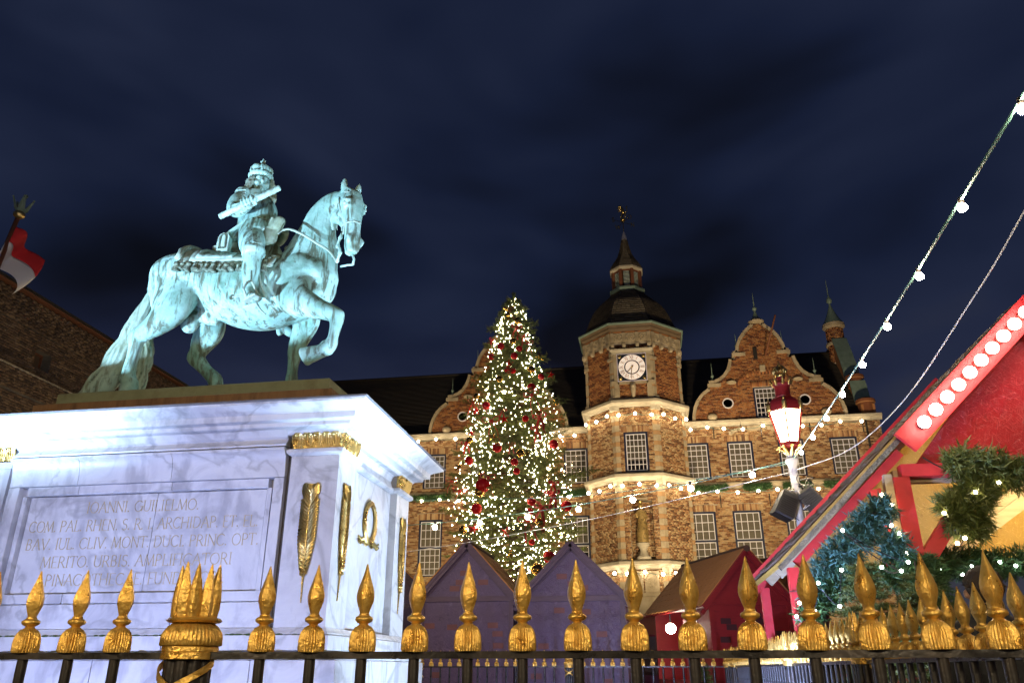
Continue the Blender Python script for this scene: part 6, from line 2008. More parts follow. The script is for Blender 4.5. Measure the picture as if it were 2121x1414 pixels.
# positions read from the photograph's tree (metres from the trunk, height)
ORN = [('red', -.35, 13.3, .20), ('red', -.80, 10.6, .22), ('red', .02, 12.1, .22), ('red', -1.38, 8.4, .22), ('red', -.25, 8.75, .25), ('red', -1.9, 4.95, .30), ('red', -1.10, 4.85, .34),
                   ('red', -2.75, 3.35, .34), ('red', 1.75, 9.05, .24), ('red', 2.15, 6.75, .28), ('red', 1.55, 4.85, .30), ('red', 1.95, 4.0, .33), ('red', -.75, 7.35, .36), ('red', -1.0, 6.55, .28), ('red', .75, 9.95, .18),
                   ('red', 1.25, 11.95, .18), ('red', -.75, 12.9, .18), ('red', .30, 14.6, .16), ('red', .95, 3.2, .22),
                   ('gold', -.85, 7.15, .28), ('gold', -.75, 4.35, .32), ('gold', 1.15, 4.4, .30), ('gold', .9, 12.2, .2), ('gold', 1.75, 11.1, .2), ('gold', .15, 13.5, .18), ('gold', -1.3, 11.2, .17), ('gold', -1.45, 9.3, .18), ('gold', 1.4, 3.4, .3), ('gold', -1.6, 5.9, .22),
                   ('bow', -.55, 9.9, 1.15), ('bow', .95, 11.0, 1.0), ('bow', 1.25, 10.1, .9), ('bow', 1.35, 6.55, 1.15), ('bow', .85, 6.1, 1.1), ('bow', -2.25, 3.8, 1.0), ('bow', -1.15, 3.9, 1.2), ('bow', 1.0, 3.3, 1.5), ('bow', -1.75, 7.3, .9), ('bow', .55, 13.8, .6), ('bow', 1.15, 9.6, .7), ('bow', -.55, 7.6, .9), ('bow', -2.3, 7.9, .8), ('bow', -.1, 15.2, .6), ('bow', 1.75, 7.1, .8),
                   ('star', 1.15, 13.0, .75), ('star', 1.2, 10.3, .7), ('star', -1.2, 12.1, .7), ('star', -.45, 9.2, .7), ('star', -1.9, 8.3, .7), ('star', -.85, 7.75, .7), ('star', .85, 8.5, .6), ('star', -1.4, 4.7, .7), ('star', -.3, 15.3, .6), ('star', .25, 4.9, .6),
                   ('rstar', -1.25, 10.5, .8), ('rstar', -1.15, 5.85, .8), ('rstar', -.35, 3.95, .8), ('rstar', 1.55, 12.3, .6), ('rstar', -.9, 13.8, .6)] + [(rnd.choice(('red', 'red', 'gold', 'bow', 'bow', 'rstar')), rnd.uniform(-.85, .85) * tree_r(z_), z_, rnd.choice((.16, .18, .2, .22))) for z_ in np.linspace(3.2, 14.9, 34)]
ORN = [(k, dx, z, (s if s > .3 or k in ('red', 'gold') else s * 3.2)) for (k, dx, z, s) in ORN]
ORN.sort(key=lambda t: -t[2])
KN = {'red': 'shiny red bauble', 'gold': 'gold bauble', 'bow': 'red ribbon bow', 'star': 'gold star ornament', 'rstar': 'red star ornament'}
CNT = {}
for (k, dx, z, s) in ORN:
    lab = f'{KN[k]} {HW(z)} of the lit fir, {side(dx, z)}'; CNT[lab] = CNT.get(lab, 0) + 1
DUPL = {l: {2: [', upper one', ', lower one'], 3: [', uppermost', ', second from top', ', lowest'], 4: [', uppermost', ', second from top', ', third from top', ', lowest'], 5: [', uppermost', ', second from top', ', third from top', ', fourth from top', ', lowest'], 6: [', uppermost', ', second from top', ', third from top', ', fourth from top', ', fifth from top', ', lowest']}[c] for l, c in CNT.items() if c > 1}
for (k, dx, z, s) in ORN: hang(k, dx, z, s * (.74 if k in ('red', 'gold') else .92))
# ---------------------------------------------------------------- market huts
def osb(name, base, dark, light, rough=.5, sc=9):
    m = mat(name, [dark, base, base, light], sc, rough, bump=.25, bscale=sc * 3, detail=3, dist=1.5, lo=.25, hi=.75)
    # wood flakes: thin fibres lying in several directions
    nt = m.node_tree; n = nt.nodes; l = nt.links
    b = n['Principled BSDF']; t = n['Texture Coordinate']
    prev = None
    for i, ang in enumerate((18, 75, 130, -35)):
        mr_ = n.new('ShaderNodeMapping'); mr_.inputs['Rotation'].default_value = (0, R(ang), 0)
        mp_ = n.new('ShaderNodeMapping'); mp_.inputs['Scale'].default_value = (2.2, 2.2, 20)
        mp_.inputs['Location'].default_value = (i * 3.1, 0, i * 1.7)
        l.new(t.outputs['Object'], mr_.inputs['Vector']); l.new(mr_.outputs['Vector'], mp_.inputs['Vector'])
        z_ = n.new('ShaderNodeTexNoise'); z_.inputs['Scale'].default_value = sc * .55; z_.inputs['Detail'].default_value = 2; z_.inputs['Distortion'].default_value = 1.5
        l.new(mp_.outputs['Vector'], z_.inputs['Vector'])
        if prev is None: prev = z_.outputs['Fac']
        else:
            mx_ = n.new('ShaderNodeMath'); mx_.operation = 'MAXIMUM'
            l.new(prev, mx_.inputs[0]); l.new(z_.outputs['Fac'], mx_.inputs[1]); prev = mx_.outputs[0]
    r_ = n.new('ShaderNodeValToRGB'); r_.color_ramp.elements[0].position = .62; r_.color_ramp.elements[1].position = .76
    l.new(prev, r_.inputs['Fac'])
    mx = n.new('ShaderNodeMix'); mx.data_type = 'RGBA'
    src = b.inputs['Base Color'].links[0].from_socket
    mf = n.new('ShaderNodeMath'); mf.operation = 'MULTIPLY'; mf.inputs[1].default_value = .65
    l.new(r_.outputs['Color'], mf.inputs[0]); l.new(mf.outputs[0], mx.inputs[0]); l.new(src, mx.inputs[6]); mx.inputs[7].default_value = (*[min(1, c_ * 1.5 + .01) for c_ in light], 1)
    l.new(mx.outputs[2], b.inputs['Base Color'])
    bp = [x for x in n if x.type == 'BUMP'][0]; bp.inputs['Strength'].default_value = .5
    l.new(r_.outputs['Color'], bp.inputs['Height'])
    return m
M_PURP = osb('purple_boards', (.110, .066, .130), (.05, .030, .062), (.17, .11, .19), .5, 6)
M_PURPT = mat('purple_trim', [(.075, .035, .065), (.10, .05, .085)], 4, .5, stretch=(1, 1, 6))
M_REDW = mat('red_painted_wood', [(.22, .010, .012), (.30, .016, .016), (.26, .012, .014)], 3, .5, bump=.2, bscale=20, stretch=(1, 8, 8))
M_TILE = mat('clay_tiles', [(.34, .12, .032), (.50, .20, .052), (.58, .26, .075)], 2, .75, island=.75, bump=.3, lo=.1, hi=.9)
M_TILED = mat('dark_clay_tiles', [(.08, .035, .016), (.13, .06, .025)], 2, .75, bump=.3)
M_PAINTB = mat('painted_brick_patch', [(.15, .05, .05), (.20, .065, .06)], 8, .6)
M_PAINTR = mat('dark_painted_brick', [(.055, .012, .012), (.08, .016, .015)], 8, .6)
def tile_mesh(w, L, m):
    # plain tile with rounded lower end, slightly curved
    mb = MB()
    out = [(-w / 2, L), (-w / 2, .06), (-w * .3, .02), (0, 0), (w * .3, .02), (w / 2, .06), (w / 2, L)]
    mb.prism(out, lambda u, s_, d: (u, s_, d + .012 * math.cos(u / w * 3.1)), 0, .018)
    return mb.mesh('roof_tile', m)
def hut(name, label, loc, rz, W, D, ez, az, m_wall, m_trim, tile=True, patches=0, pm=None, left_open=False, group=None, over=.16):
    """gabled hut in local axes: gable front at y=0 facing -Y, depth D to +Y, width W, eaves ez, apex az."""
    H = root(name, label, 'market hut', loc, rz, group)
    w2 = W / 2
    pent = [(-w2, 0), (w2, 0), (w2, ez), (0, az - .06), (-w2, ez)]
    MB().prism(pent, lambda u, z, d: (u, d, z), 0.0, .04).build('gable_wall', m_wall, H, local=True, fix=True)
    MB().prism(pent, lambda u, z, d: (u, d, z), D - .04, D).build('rear_wall', m_wall, H, local=True, fix=True)
    for s_ in (-1, 1):
        if s_ < 0 and left_open:
            MB().box(-w2, -w2 + .04, 0.05, D * .45, 0, ez).build('side_wall', m_wall, H, local=True)
            MB().box(-w2, -w2 + .04, D * .45, D - .05, 0, 1.0).build('counter_front', m_wall, H, local=True)
        else:
            MB().box(*sorted((s_ * w2, s_ * (w2 - .04))), .05, D - .05, 0, ez).build('side_wall', m_wall, H, local=True)
    # trim: tie beam, corner posts, barge boards
    MB().box(-w2 - .015, w2 + .015, -.035, -.002, ez - .10, ez).build('tie_beam', m_trim, H, local=True)
    for s_ in (-1, 1):
        MB().box(*sorted((s_ * (w2 + .02), s_ * (w2 - .08))), -.034, -.003, 0, ez - .101).build('corner_post', m_trim, H, local=True)
        a = Vector((s_ * (w2 + over), -.10, ez - over * (az - ez) / w2)); b = Vector((0, -.10, az))
        MB().beam(a, b, .035, .13).build('barge_board', m_trim, H, local=True)
        MB().beam(a + Vector((0, .115, -.10)), b + Vector((0, .115, -.10)), .05, .08).build('verge_trim', m_trim, H, local=True)
        # roof slab
        sl = MB()
        d0, d1 = -.14, D + .14
        A = [(s_ * (w2 + over), ez - over * (az - ez) / w2), (0, az)]
        nx, nz = s_ * (az - ez), w2; Ln = math.hypot(nx, nz); nx /= Ln; nz /= Ln
        t = .045
        sl.loft([[(A[0][0], d, A[0][1]), (A[1][0], d, A[1][1]), (A[1][0] + nx * t, d, A[1][1] + nz * t), (A[0][0] + nx * t, d, A[0][1] + nz * t)] for d in (d0, d1)])
        sl.build('roof_board', m_trim, H, local=True, fix=True)
        if tile:
            Ls = math.hypot(A[0][0], az - A[0][1]); rows_ = int(Ls / .19)
            n_ = int((d1 - d0) / .21)
            ux, uz = (A[1][0] - A[0][0]) / Ls, (az - A[0][1]) / Ls     # up the slope
            me = TILE_ME
            rot = Matrix(((0, ux, nx), (-1, 0, 0), (0, uz, nz))) if s_ < 0 else Matrix(((0, ux, nx), (1, 0, 0), (0, uz, nz)))
            eul = rot.to_euler()
            for r_ in range(rows_):
                for k in range(n_):
                    y = d0 + .105 + (d1 - d0 - .21) * k / max(1, n_ - 1) + (.0)
                    c_ = Vector((A[0][0] + ux * (r_ * .19 - .03) + nx * (t + .02), y, A[0][1] + uz * (r_ * .19 - .03) + nz * (t + .02)))
                    o = link('roof_tile', me, H, c_); o.rotation_euler = eul
            # ridge tiles
    if tile:
        MB().tube([(0, -.16, az + .05), (0, D + .16, az + .05)], .07, 8).build('ridge', M_TILED, H, local=True)
    q = random.Random(hash(label) % 1000 if False else len(label))
    for k in range(patches):
        u = q.uniform(-w2 * .8, w2 * .8); z = q.uniform(.8, ez + (az - ez) * .55)
        if z > ez - .2: u *= .45
        if abs(z - ez + .05) < .12: z -= .25
        MB().box(u - .11, u + .11, -.0035, .001, z - .055, z + .055).build('painted_brick', pm, H, local=True)
    return H
TILE_ME = tile_mesh(.205, .26, M_TILE)
hut('market_hut', 'purple boarded market hut closest to the marble pedestal, seen from behind', (-3.82, 17.0, 0), 0, 1.98, 2.6, 2.62, 3.70, M_PURP, M_PURPT, True, 12, M_PAINTB, group='purple market huts')
hut('market_hut', 'purple boarded market hut below the clock tower, seen from behind', (-1.58, 17.0, 0), 0, 2.12, 2.6, 2.60, 3.66, M_PURP, M_PURPT, False, 14, M_PAINTB, group='purple market huts')
hut('market_hut', 'market hut with brown tiled roof half hidden behind the pedestal corner', (-6.4, 19.6, 0), R(14), 2.2, 3.0, 2.7, 3.75, M_PURP, M_PURPT, True, 0, M_PAINTB)
RH = hut('market_hut', 'dark red market hut with orange tiled roof and painted brick patches', (2.0, 17.3, 0), R(21), 1.78, 3.0, 2.50, 3.46, M_REDW, M_REDW, True, 24, M_PAINTR, left_open=True)
hut('market_hut', 'red market hut with tiled roof partly behind the fir-trimmed stall', (3.9, 20.2, 0), R(70), 2.2, 2.6, 2.65, 3.6, M_REDW, M_REDW, True, 0, M_PAINTR)
# notice sheet on the red hut's side
M_PAPER = mat('paper', [(.72, .70, .68)], 3, .7)
NT = root('notice_sheet', 'white paper notice pinned to the side of the red hut', 'notice', (0, 0, 0))
lm = Matrix.Translation((2.0, 17.3, 0)) @ Matrix.Rotation(R(21), 4, 'Z')
MB().box(-.905, -.892, .62, .95, 1.62, 2.24).xform(lm).build('sheet', M_PAPER, NT)
for k, (a, b) in enumerate(((.70, .88), (.74, .82), (.72, .84))):
    MB().box(-.9075, -.9052, a, b, 1.98 - k * .07, 2.0 - k * .07).xform(lm).build('text_line', M_IRON, NT)
# lit stall across the square, seen in the gap between huts
LS = root('food_stall', 'brightly lit stall with red awning in the gap between huts', 'stall', (1.2, 23, 0))
MB().box(-.6, 2.6, 23.8, 24.4, 0, 1.05).build('counter', M_REDW, LS)
mb = MB(); mb.loft([[(-.9, 23.0, 2.02), (-.9, 24.6, 2.6), (-.9, 24.6, 2.64), (-.9, 23.0, 2.06)], [(2.8, 23.0, 2.02), (2.8, 24.6, 2.6), (2.8, 24.6, 2.64), (2.8, 23.0, 2.06)]]); mb.build('awning', mat('red_awning', [(.5, .03, .02)], 3, .7), LS)
for x in (-.85, .9, 2.75): MB().box(x - .05, x + .05, 23.0, 23.1, 0, 2.05).build('post', M_REDW, LS)
MB().box(-.9, 2.8, 24.6, 24.7, 0, 2.7).build('back_board', mat('warm_boards', [(.30, .16, .07), (.4, .22, .1)], 5, .6, stretch=(8, 1, 1)), LS)
M_HOT = mat('hot_lamp', [(1, .95, .85)], 1, .5, emit=(1, .88, .7), estr=60)
LP = root('work_lamp', 'glaring white lamp hanging beside the open side of the red hut', 'lamp', (.42, 18.5, 2.3))
MB().sphere((.42, 18.5, 2.02), .11, 14, 9).build('bulb', M_HOT, LP, True)
MB().tube([(.42, 18.5, 2.1), (.42, 18.5, 2.45)], .015, 6).build('cord', M_IRON, LP)
# ---------------------------------------------------------------- fir-trimmed red stall on the right
M_REDP = mat('bright_red_paint', [(.46, .016, .022), (.56, .026, .030), (.50, .02, .026)], 4, .42, bump=.25, bscale=24, bstretch=(2, 2, 14), rough_var=.1)
M_REDO = osb('red_flake_board', (.38, .012, .016), (.26, .008, .010), (.46, .02, .022), .36, 7)
M_OSBY = osb('raw_flake_board', (.38, .23, .040), (.25, .14, .022), (.48, .31, .07), .6, 7)
M_PALEW = mat('pale_timber', [(.38, .29, .16), (.50, .40, .24)], 3, .6, stretch=(1, 8, 8), bump=.15)
M_ZINC = mat('zinc_edge', [(.10, .105, .125), (.20, .21, .25)], 9, .28, .9, bump=.4, bscale=40)
M_SHING2 = mat('stall_shingles', [(.055, .035, .022), (.10, .065, .04), (.14, .09, .055)], 3, .7, island=.7, bump=.4, lo=.1, hi=.9)
ST8 = root('market_stall', 'bright red open stall with bulb-lit gable and fir garlands', 'market stall', (2.6, 8.3, 0))
AX, AZ = 4.07, 4.73; EX, EZ = 1.30, 2.13
SL = (AZ - EZ) / (AX - EX)
RX = 2 * AX - EX
y0, y1 = 8.22, 10.7
L_ = math.hypot(AX - EX, AZ - EZ)
# roof decks (flake board underside) and shingles on top
for sgn in (-1, 1):
    ex = AX + sgn * (AX - EX)
    nx, nz = sgn * SL / math.hypot(1, SL), 1 / math.hypot(1, SL)
    mb = MB(); t = .05
    mb.loft([[(ex, y, EZ), (AX, y, AZ), (AX + nx * t, y, AZ + nz * t), (ex + nx * t, y, EZ + nz * t)] for y in (y0, y1)])
    mb.build('roof_deck', M_OSBY, ST8, fix=True)
    sh = []; q = random.Random(4)
    nrow, ncol = 17, 14
    ux, uz = (AX - ex) / L_, (AZ - EZ) / L_
    vs_, fs_ = [], []
    me_s = None
    for r_ in range(nrow):
        for k in range(ncol):
            s0 = r_ * L_ / nrow; s1 = s0 + L_ / nrow * 1.25
            ya = y0 - .03 + (y1 - y0 + .06) * k / ncol + .008; yb = ya + (y1 - y0) / ncol - .012
            j = q.uniform(0, .012)
            a = Vector((ex + ux * s0, 0, EZ + uz * s0)) + Vector((nx, 0, nz)) * (t + .03 + j)
            b = Vector((ex + ux * s1, 0, EZ + uz * s1)) + Vector((nx, 0, nz)) * (t + .008)
            c_ = a - Vector((nx, 0, nz)) * .022
            v = [(a.x, ya, a.z), (a.x, yb, a.z), (b.x, yb, b.z), (b.x, ya, b.z), (c_.x, ya, c_.z), (c_.x, yb, c_.z)]
            if sgn < 0:
                MB().add(v, [(0, 1, 2, 3), (0, 4, 5, 1), (0, 3, 4), (1, 5, 2)]).build('shingle', M_SHING2, ST8)
# zinc verge strip on the lower front edge, red trim at the rear verge
def on_slope(x, off, y): 
    z = AZ - (AX - x) * SL
    nx, nz = -SL / math.hypot(1, SL), 1 / math.hypot(1, SL)
    return Vector((x + nx * off, y, z + nz * off))
MB().beam(on_slope(EX - .03, .0, y0 - .03), on_slope(2.60, .0, y0 - .03), .05, .05, up=(-SL, 0, 1)).build('zinc_verge', M_ZINC, ST8)
MB().beam(on_slope(EX - .02, .02, y1 + .03), on_slope(AX, .02, y1 + .03), .05, .20, up=(-SL, 0, 1)).build('rear_barge_board', M_REDP, ST8)
MB().beam(on_slope(EX + .10, -.09, y0 + .14), on_slope(2.55, -.09, y0 + .14), .06, .09, up=(-SL, 0, 1)).build('rafter', M_REDP, ST8)
for y in (9.1, 9.9): MB().beam(on_slope(EX + .05, -.06, y), on_slope(AX, -.06, y), .06, .10, up=(-SL, 0, 1)).build('rafter', M_PALEW, ST8)
for y in (9.1, 9.9, 10.5):
    a = on_slope(EX + .05, -.06, y); b = on_slope(AX, -.06, y)
    MB().beam((2 * AX - a.x, y, a.z), (2 * AX - b.x + .002, y, b.z - .002), .06, .10, up=(SL, 0, 1)).build('rafter', M_PALEW, ST8)
# barge boards with bulbs
for sgn in (-1, 1):
    def B_(x, o):
        p = on_slope(x, o, 8.09)
        return p if sgn < 0 else Vector((2 * AX - p.x, p.y, p.z))
    MB().beam(B_(2.56, -.06), B_(AX + .10 * 0, -.06), .05, .25, up=((-SL if sgn < 0 else SL), 0, 1)).build('barge_board', M_REDP, ST8)
# gable in red flake board
tri = [(2.72, 3.09), (RX - 1.42, 3.09), (AX, AZ - .06)]
MB().prism(tri, lambda u, z, d: (u, d, z), 8.30, 8.33).build('gable_board', M_REDO, ST8, fix=True)
MB().box(2.56, 5.6, 8.22, 8.36, 2.965, 3.088).build('front_beam', M_REDP, ST8)
MB().box(2.52, 5.6, 8.37, 8.45, 2.93, 3.06).build('inner_beam', M_PALEW, ST8)
MB().box(2.475, 2.625, 8.23, 8.37, 0, 2.963).build('post', M_REDP, ST8)
MB().box(2.395, 2.47, 8.26, 8.36, 1.9, 3.0).build('post_batten', M_PALEW, ST8)
MB().box(1.36, 1.46, 8.27, 8.37, 0, 2.12).build('post', M_REDP, ST8)
MB().box(1.36, 1.46, 10.4, 10.5, 0, 2.12).build('post', M_REDP, ST8)
MB().box(5.52, 5.67, 8.23, 8.37, 0, 2.963).build('post', M_REDP, ST8)
MB().beam((2.63, 8.3, 2.14), (3.24, 8.3, 2.92), .10, .14, up=(-1, 0, .8)).build('brace', M_REDP, ST8)
MB().beam((2.43, 8.34, 2.32), (2.30, 8.36, 2.86), .11, .12, up=(0, 1, 0)).build('brace', M_REDP, ST8)
MB().box(1.37, 2.47, 8.29, 8.36, 1.97, 2.05).build('lower_rail', M_REDP, ST8)
MB().box(2.63, 5.5, 9.6, 9.68, 2.20, 2.30).build('counter_beam', M_REDP, ST8)
# rear gable and wall of raw flake board, pale rafters before it
MB().prism([(EX + .3, 2.3), (RX - .3, 2.3), (AX, AZ - .15)], lambda u, z, d: (u, d, z), 10.60, 10.63).build('rear_gable', M_OSBY, ST8, fix=True)
MB().box(1.5, 6.6, 10.6, 10.63, 0, 1.2).build('rear_wall', M_REDO, ST8)
MB().beam((3.25, 10.5, 2.33), (4.75, 10.5, 3.33), .08, .16, up=(-.6, 0, 1)).build('tie_rafter', M_PALEW, ST8)
MB().beam((3.35, 10.44, 2.28), (4.75, 10.44, 3.20), .03, .14, up=(-.6, 0, 1)).build('tie_rafter', M_PALEW, ST8)
# gable bulbs: round frosted lamps in holders
M_BULB = mat('lit_globe', [(1, .95, .88)], 1, .4, emit=(1.0, .86, .70), estr=26)
M_HOLD = mat('bulb_holder', [(.18, .06, .05)], 2, .5)
me_b = MB().sphere((0, 0, 0), .060, 18, 12).mesh('bulb', M_BULB, True)
me_h = MB().lathe([(.04, 0), (.045, .03), (.035, .05)], 14).mesh('bulb_holder', M_HOLD, 40)
GB = root('gable_lights', 'row of ten large round bulbs along the stall gable edge', 'string lights', (2.7, 8.06, 3.3))
for k in range(10):
    x = 2.735 + (3.905 - 2.735) * k / 9
    p = on_slope(x, -.055, 8.0)
    h_ = link('bulb_holder', me_h, GB, Vector((p.x, 8.065, p.z)) - off_of(GB), (R(90), 0, 0))
    link('bulb', me_b, GB, Vector((p.x, 7.955, p.z)) - off_of(GB))
    p2 = Vector((2 * AX - p.x, 7.955, p.z))
    link('bulb', me_b, GB, p2 - off_of(GB))
MB().tube([(2.74, 8.1, 3.12), (2.83, 8.12, 3.06), (2.93, 8.15, 3.01)], .008, 6).build('cable_end', M_IRON, GB)

# ---- garlands: dense needle ropes
def garland(name, label, path, rad, n, L, w, m_, seed, droop=.0, lights=0, cat='garland'):
    P = [Vector(p) for p in path]
    # resample
    seg = []
    for i in range(len(P) - 1):
        d = (P[i + 1] - P[i]); k = max(2, int(d.length / .03))
        for j in range(k): seg.append((P[i] + d * (j / k), d.normalized(), i + j / k))
    rr = rad if isinstance(rad, (list, tuple)) else [rad] * len(P)
    q = random.Random(seed); pts, drs = [], []
    for _ in range(n):
        p, d, t = seg[int(q.random() * len(seg))]
        r = np.interp(t, range(len(rr)), rr)
        v = Vector((q.gauss(0, 1), q.gauss(0, 1), q.gauss(0, 1))); v = (v - d * v.dot(d)).normalized()
        e_ = math.sqrt(q.random()) * r
        pts.append(tuple(p + v * e_)); drs.append(tuple((v + d * q.uniform(-.9, .9) + Vector((0, 0, -droop))).normalized()))
    v, f = needles(pts, drs, 9, L, w, seed, .7)
    G = root(name, label, cat, tuple(P[0]))
    o = link('needles', np_mesh('needles', v - np.array(P[0]), f, m_), G); o['kind'] = 'stuff'
    MB().tube([tuple(p) for p in P], .012, 6).build('wire', M_BARK, G)
    return G
M_WARMB = mat('warm_mini_lamp', [(1, .9, .7)], 1, .5, emit=(1.0, .80, .52), estr=40)
M_COOLB = mat('white_mini_lamp', [(.95, 1, .95)], 1, .5, emit=(.85, 1.0, .90), estr=30)
ME_MINI = {'w': MB().sphere((0, 0, 0), .018, 10, 7).mesh('mini_lamp', M_WARMB, True), 'c': MB().sphere((0, 0, 0), .016, 10, 7).mesh('mini_lamp', M_COOLB, True)}
def lamps(name, label, pts, kind, wire=True, sag=.03):
    S = root(name, label, 'string lights', pts[0])
    if wire:
        path = []
        for i in range(len(pts) - 1):
            a, b = Vector(pts[i]), Vector(pts[i + 1])
            for j in range(5): path.append(a.lerp(b, j / 5) + Vector((0, .03, -sag * math.sin(math.pi * j / 5))))
        path.append(Vector(pts[-1]) + Vector((0, .03, 0)))
        MB().tube(path, .006, 5).build('cable', M_IRON, S)
    for p in pts: link('mini_lamp', ME_MINI[kind], S, Vector(p) - Vector(pts[0]))
    return S
garland('fir_garland', 'thick blue-green cedar garland under the sloping stall roof edge', [(1.50, 8.26, 1.80), (1.75, 8.2, 2.12), (2.0, 8.2, 2.35), (2.22, 8.2, 2.60), (2.40, 8.2, 2.72)], [.10, .13, .14, .13, .08], 1000, .07, .0075, M_BLUEN, 2, .2)
garland('fir_garland', 'blue-green cedar sprig hanging beside the red stall post', [(2.33, 8.22, 2.38), (2.40, 8.2, 2.25), (2.36, 8.2, 2.12)], [.08, .13, .07], 260, .075, .0075, M_BLUEN, 3, .3)
garland('fir_garland', 'green fir garland hanging across the stall left opening', [(1.48, 8.24, 1.62), (1.66, 8.2, 1.85), (1.95, 8.2, 1.98), (2.25, 8.2, 2.03), (2.46, 8.2, 1.98)], [.10, .08, .06, .06, .07], 620, .08, .008, M_NEEDLE2, 4, .2)
garland('fir_garland', 'green fir garland wrapped round the foot of the red stall post', [(2.54, 8.2, 2.16), (2.56, 8.18, 1.95), (2.58, 8.18, 1.70), (2.56, 8.18, 1.40)], [.10, .15, .16, .13], 1000, .09, .008, M_NEEDLE2, 5, .25)
garland('fir_garland', 'bushy fir garland along the red beam under the bulb-lit gable', [(2.98, 8.16, 3.06), (3.18, 8.12, 3.08), (3.32, 8.10, 2.98), (3.55, 8.12, 2.93), (3.9, 8.12, 2.90), (4.4, 8.12, 2.95)], [.05, .13, .14, .10, .10, .10], 1100, .10, .008, M_NEEDLE, 6, .15)
garland('fir_garland', 'fir garland wound round the stall diagonal brace', [(3.28, 8.14, 2.90), (3.12, 8.12, 2.72), (2.98, 8.10, 2.62), (2.86, 8.10, 2.52), (3.08, 8.08, 2.52), (3.0, 8.10, 2.36)], [.08, .13, .15, .10, .12, .06], 1200, .10, .008, M_NEEDLE, 7, .2)
garland('fir_garland', 'green fir garland with white lamps along the stall counter beam', [(2.72, 8.5, 2.12), (3.1, 8.8, 2.20), (3.5, 9.0, 2.19), (3.95, 9.0, 2.24), (4.4, 9.0, 2.24)], [.08, .10, .09, .10, .10], 1000, .09, .008, M_NEEDLE2, 8, .25)
lamps('string_lights', 'warm lamps wound round the slim red stall brace', [(2.335, 8.22, 2.79), (2.40, 8.20, 2.68), (2.37, 8.22, 2.49), (2.41, 8.16, 2.40), (2.45, 8.16, 2.22)], 'w')
lamps('string_lights', 'warm lamps on the fir-wrapped diagonal brace', [(3.34, 8.02, 2.83), (3.10, 7.98, 2.74), (2.80, 8.02, 2.56), (2.92, 7.98, 2.32), (2.86, 8.02, 2.28)], 'w')
lamps('string_lights', 'white lamps in the garland across the stall left opening', [(1.40, 8.14, 1.78), (1.52, 8.08, 1.70), (1.58, 8.05, 1.95), (1.74, 8.05, 1.74), (1.80, 8.02, 2.06), (1.95, 8.0, 1.98), (2.0, 8.0, 1.90), (2.16, 8.02, 2.08), (2.32, 8.0, 2.04), (1.86, 8.0, 2.42), (2.4, 8.02, 2.12)], 'c')
lamps('string_lights', 'white lamps in the garland along the counter beam', [(2.78, 8.36, 2.08), (3.05, 8.6, 2.06), (3.2, 8.74, 2.15), (3.36, 8.86, 2.18), (3.52, 8.86, 2.20), (3.66, 8.86, 2.16), (3.82, 8.86, 2.24), (4.1, 8.86, 2.2)], 'c')
lamps('string_lights', 'white lamps running down the corner post of the stall', [(1.36, 8.15, 1.66), (1.45, 8.12, 1.62), (1.40, 8.15, 1.5), (1.47, 8.12, 1.44), (1.38, 8.15, 1.36), (1.44, 8.12, 1.30), (1.36, 8.12, 1.24)], 'c')
# red lantern on the corner post
RL = root('red_lantern', 'small red paper lantern on the stall corner post', 'lantern', (1.40, 8.16, 1.46))
MB().lathe([(.03, -.14), (.055, -.12), (.06, 0), (.055, .12), (.03, .14)], 16, (1.41, 8.16, 1.46), rfn=lambda a, z: 1 + .03 * math.cos(a * 8)).build('shade', M_REDP, RL, 40)
# lit lamp inside the stall
IL = root('stall_lamp', 'bare warm bulb hanging under the stall roof', 'lamp', (4.6, 9.4, 3.4))
MB().sphere((4.6, 9.4, 3.1), .06, 14, 9).build('bulb', mat('stall_bulb', [(1, .9, .7)], 1, .5, emit=(1, .78, .42), estr=1000), IL, True)
MB().tube([(4.6, 9.4, 3.16), (4.6, 9.4, 4.2)], .008, 6).build('cord', M_IRON, IL)
# ---- small firs between railing and stall
def small_fir(label, x, y, h, r, seed, cat='tree'):
    q = random.Random(seed); pts, drs = [], []
    T_ = root('fir_tree', label, cat, (x, y, 0), 0, 'small firs beside the railing')
    br = MB(); z = .15 * h
    while z < h * .97:
        rr = r * (1 - z / h) + .03
        for k in range(9):
            a = q.uniform(0, 6.28); L = rr * q.uniform(.75, 1.15); d = Vector((math.cos(a), math.sin(a), q.uniform(-.15, .25))).normalized()
            b = Vector((x, y, z)); n = max(3, int(L / .05))
            br.tube([b, b + d * L], [.008, .003], 4)
            for j in range(1, n + 1):
                p = b + d * (L * j / n); pts.append(tuple(p)); drs.append(tuple(d))
                sd_ = Vector((-d.y, d.x, 0)).normalized(); w = L * .4 * (1 - j / n) + .02
                for s_ in (-1, 1):
                    for u in (.5, 1): 
                        e_ = (d * .7 + sd_ * s_).normalized(); pts.append(tuple(p + e_ * w * u)); drs.append(tuple(e_))
        z += .06 * h / 1.6
    v, f = needles(pts, drs, 9, .05, .0036, seed, .8)
    o = link('crown', np_mesh('crown', v - np.array((x, y, 0)), f, M_NEEDLE), T_)
    br.build('boughs', M_BARK, T_)
    MB().tube([(x, y, 0), (x, y, h)], [.03, .006], 8).build('trunk', M_BARK, T_, True)
small_fir('small fir with bare pointed tip beside the stall corner post', 1.85, 7.5, 2.15, .75, 31)
small_fir('bushy small fir behind the middle of the receding railing', 2.25, 7.35, 2.05, .75, 32)
small_fir('small dark fir low behind the railing next to the person', 1.72, 3.7, 1.22, .32, 33)
small_fir('small fir at the foot of the red hut', .9, 16.3, 1.35, .5, 34)
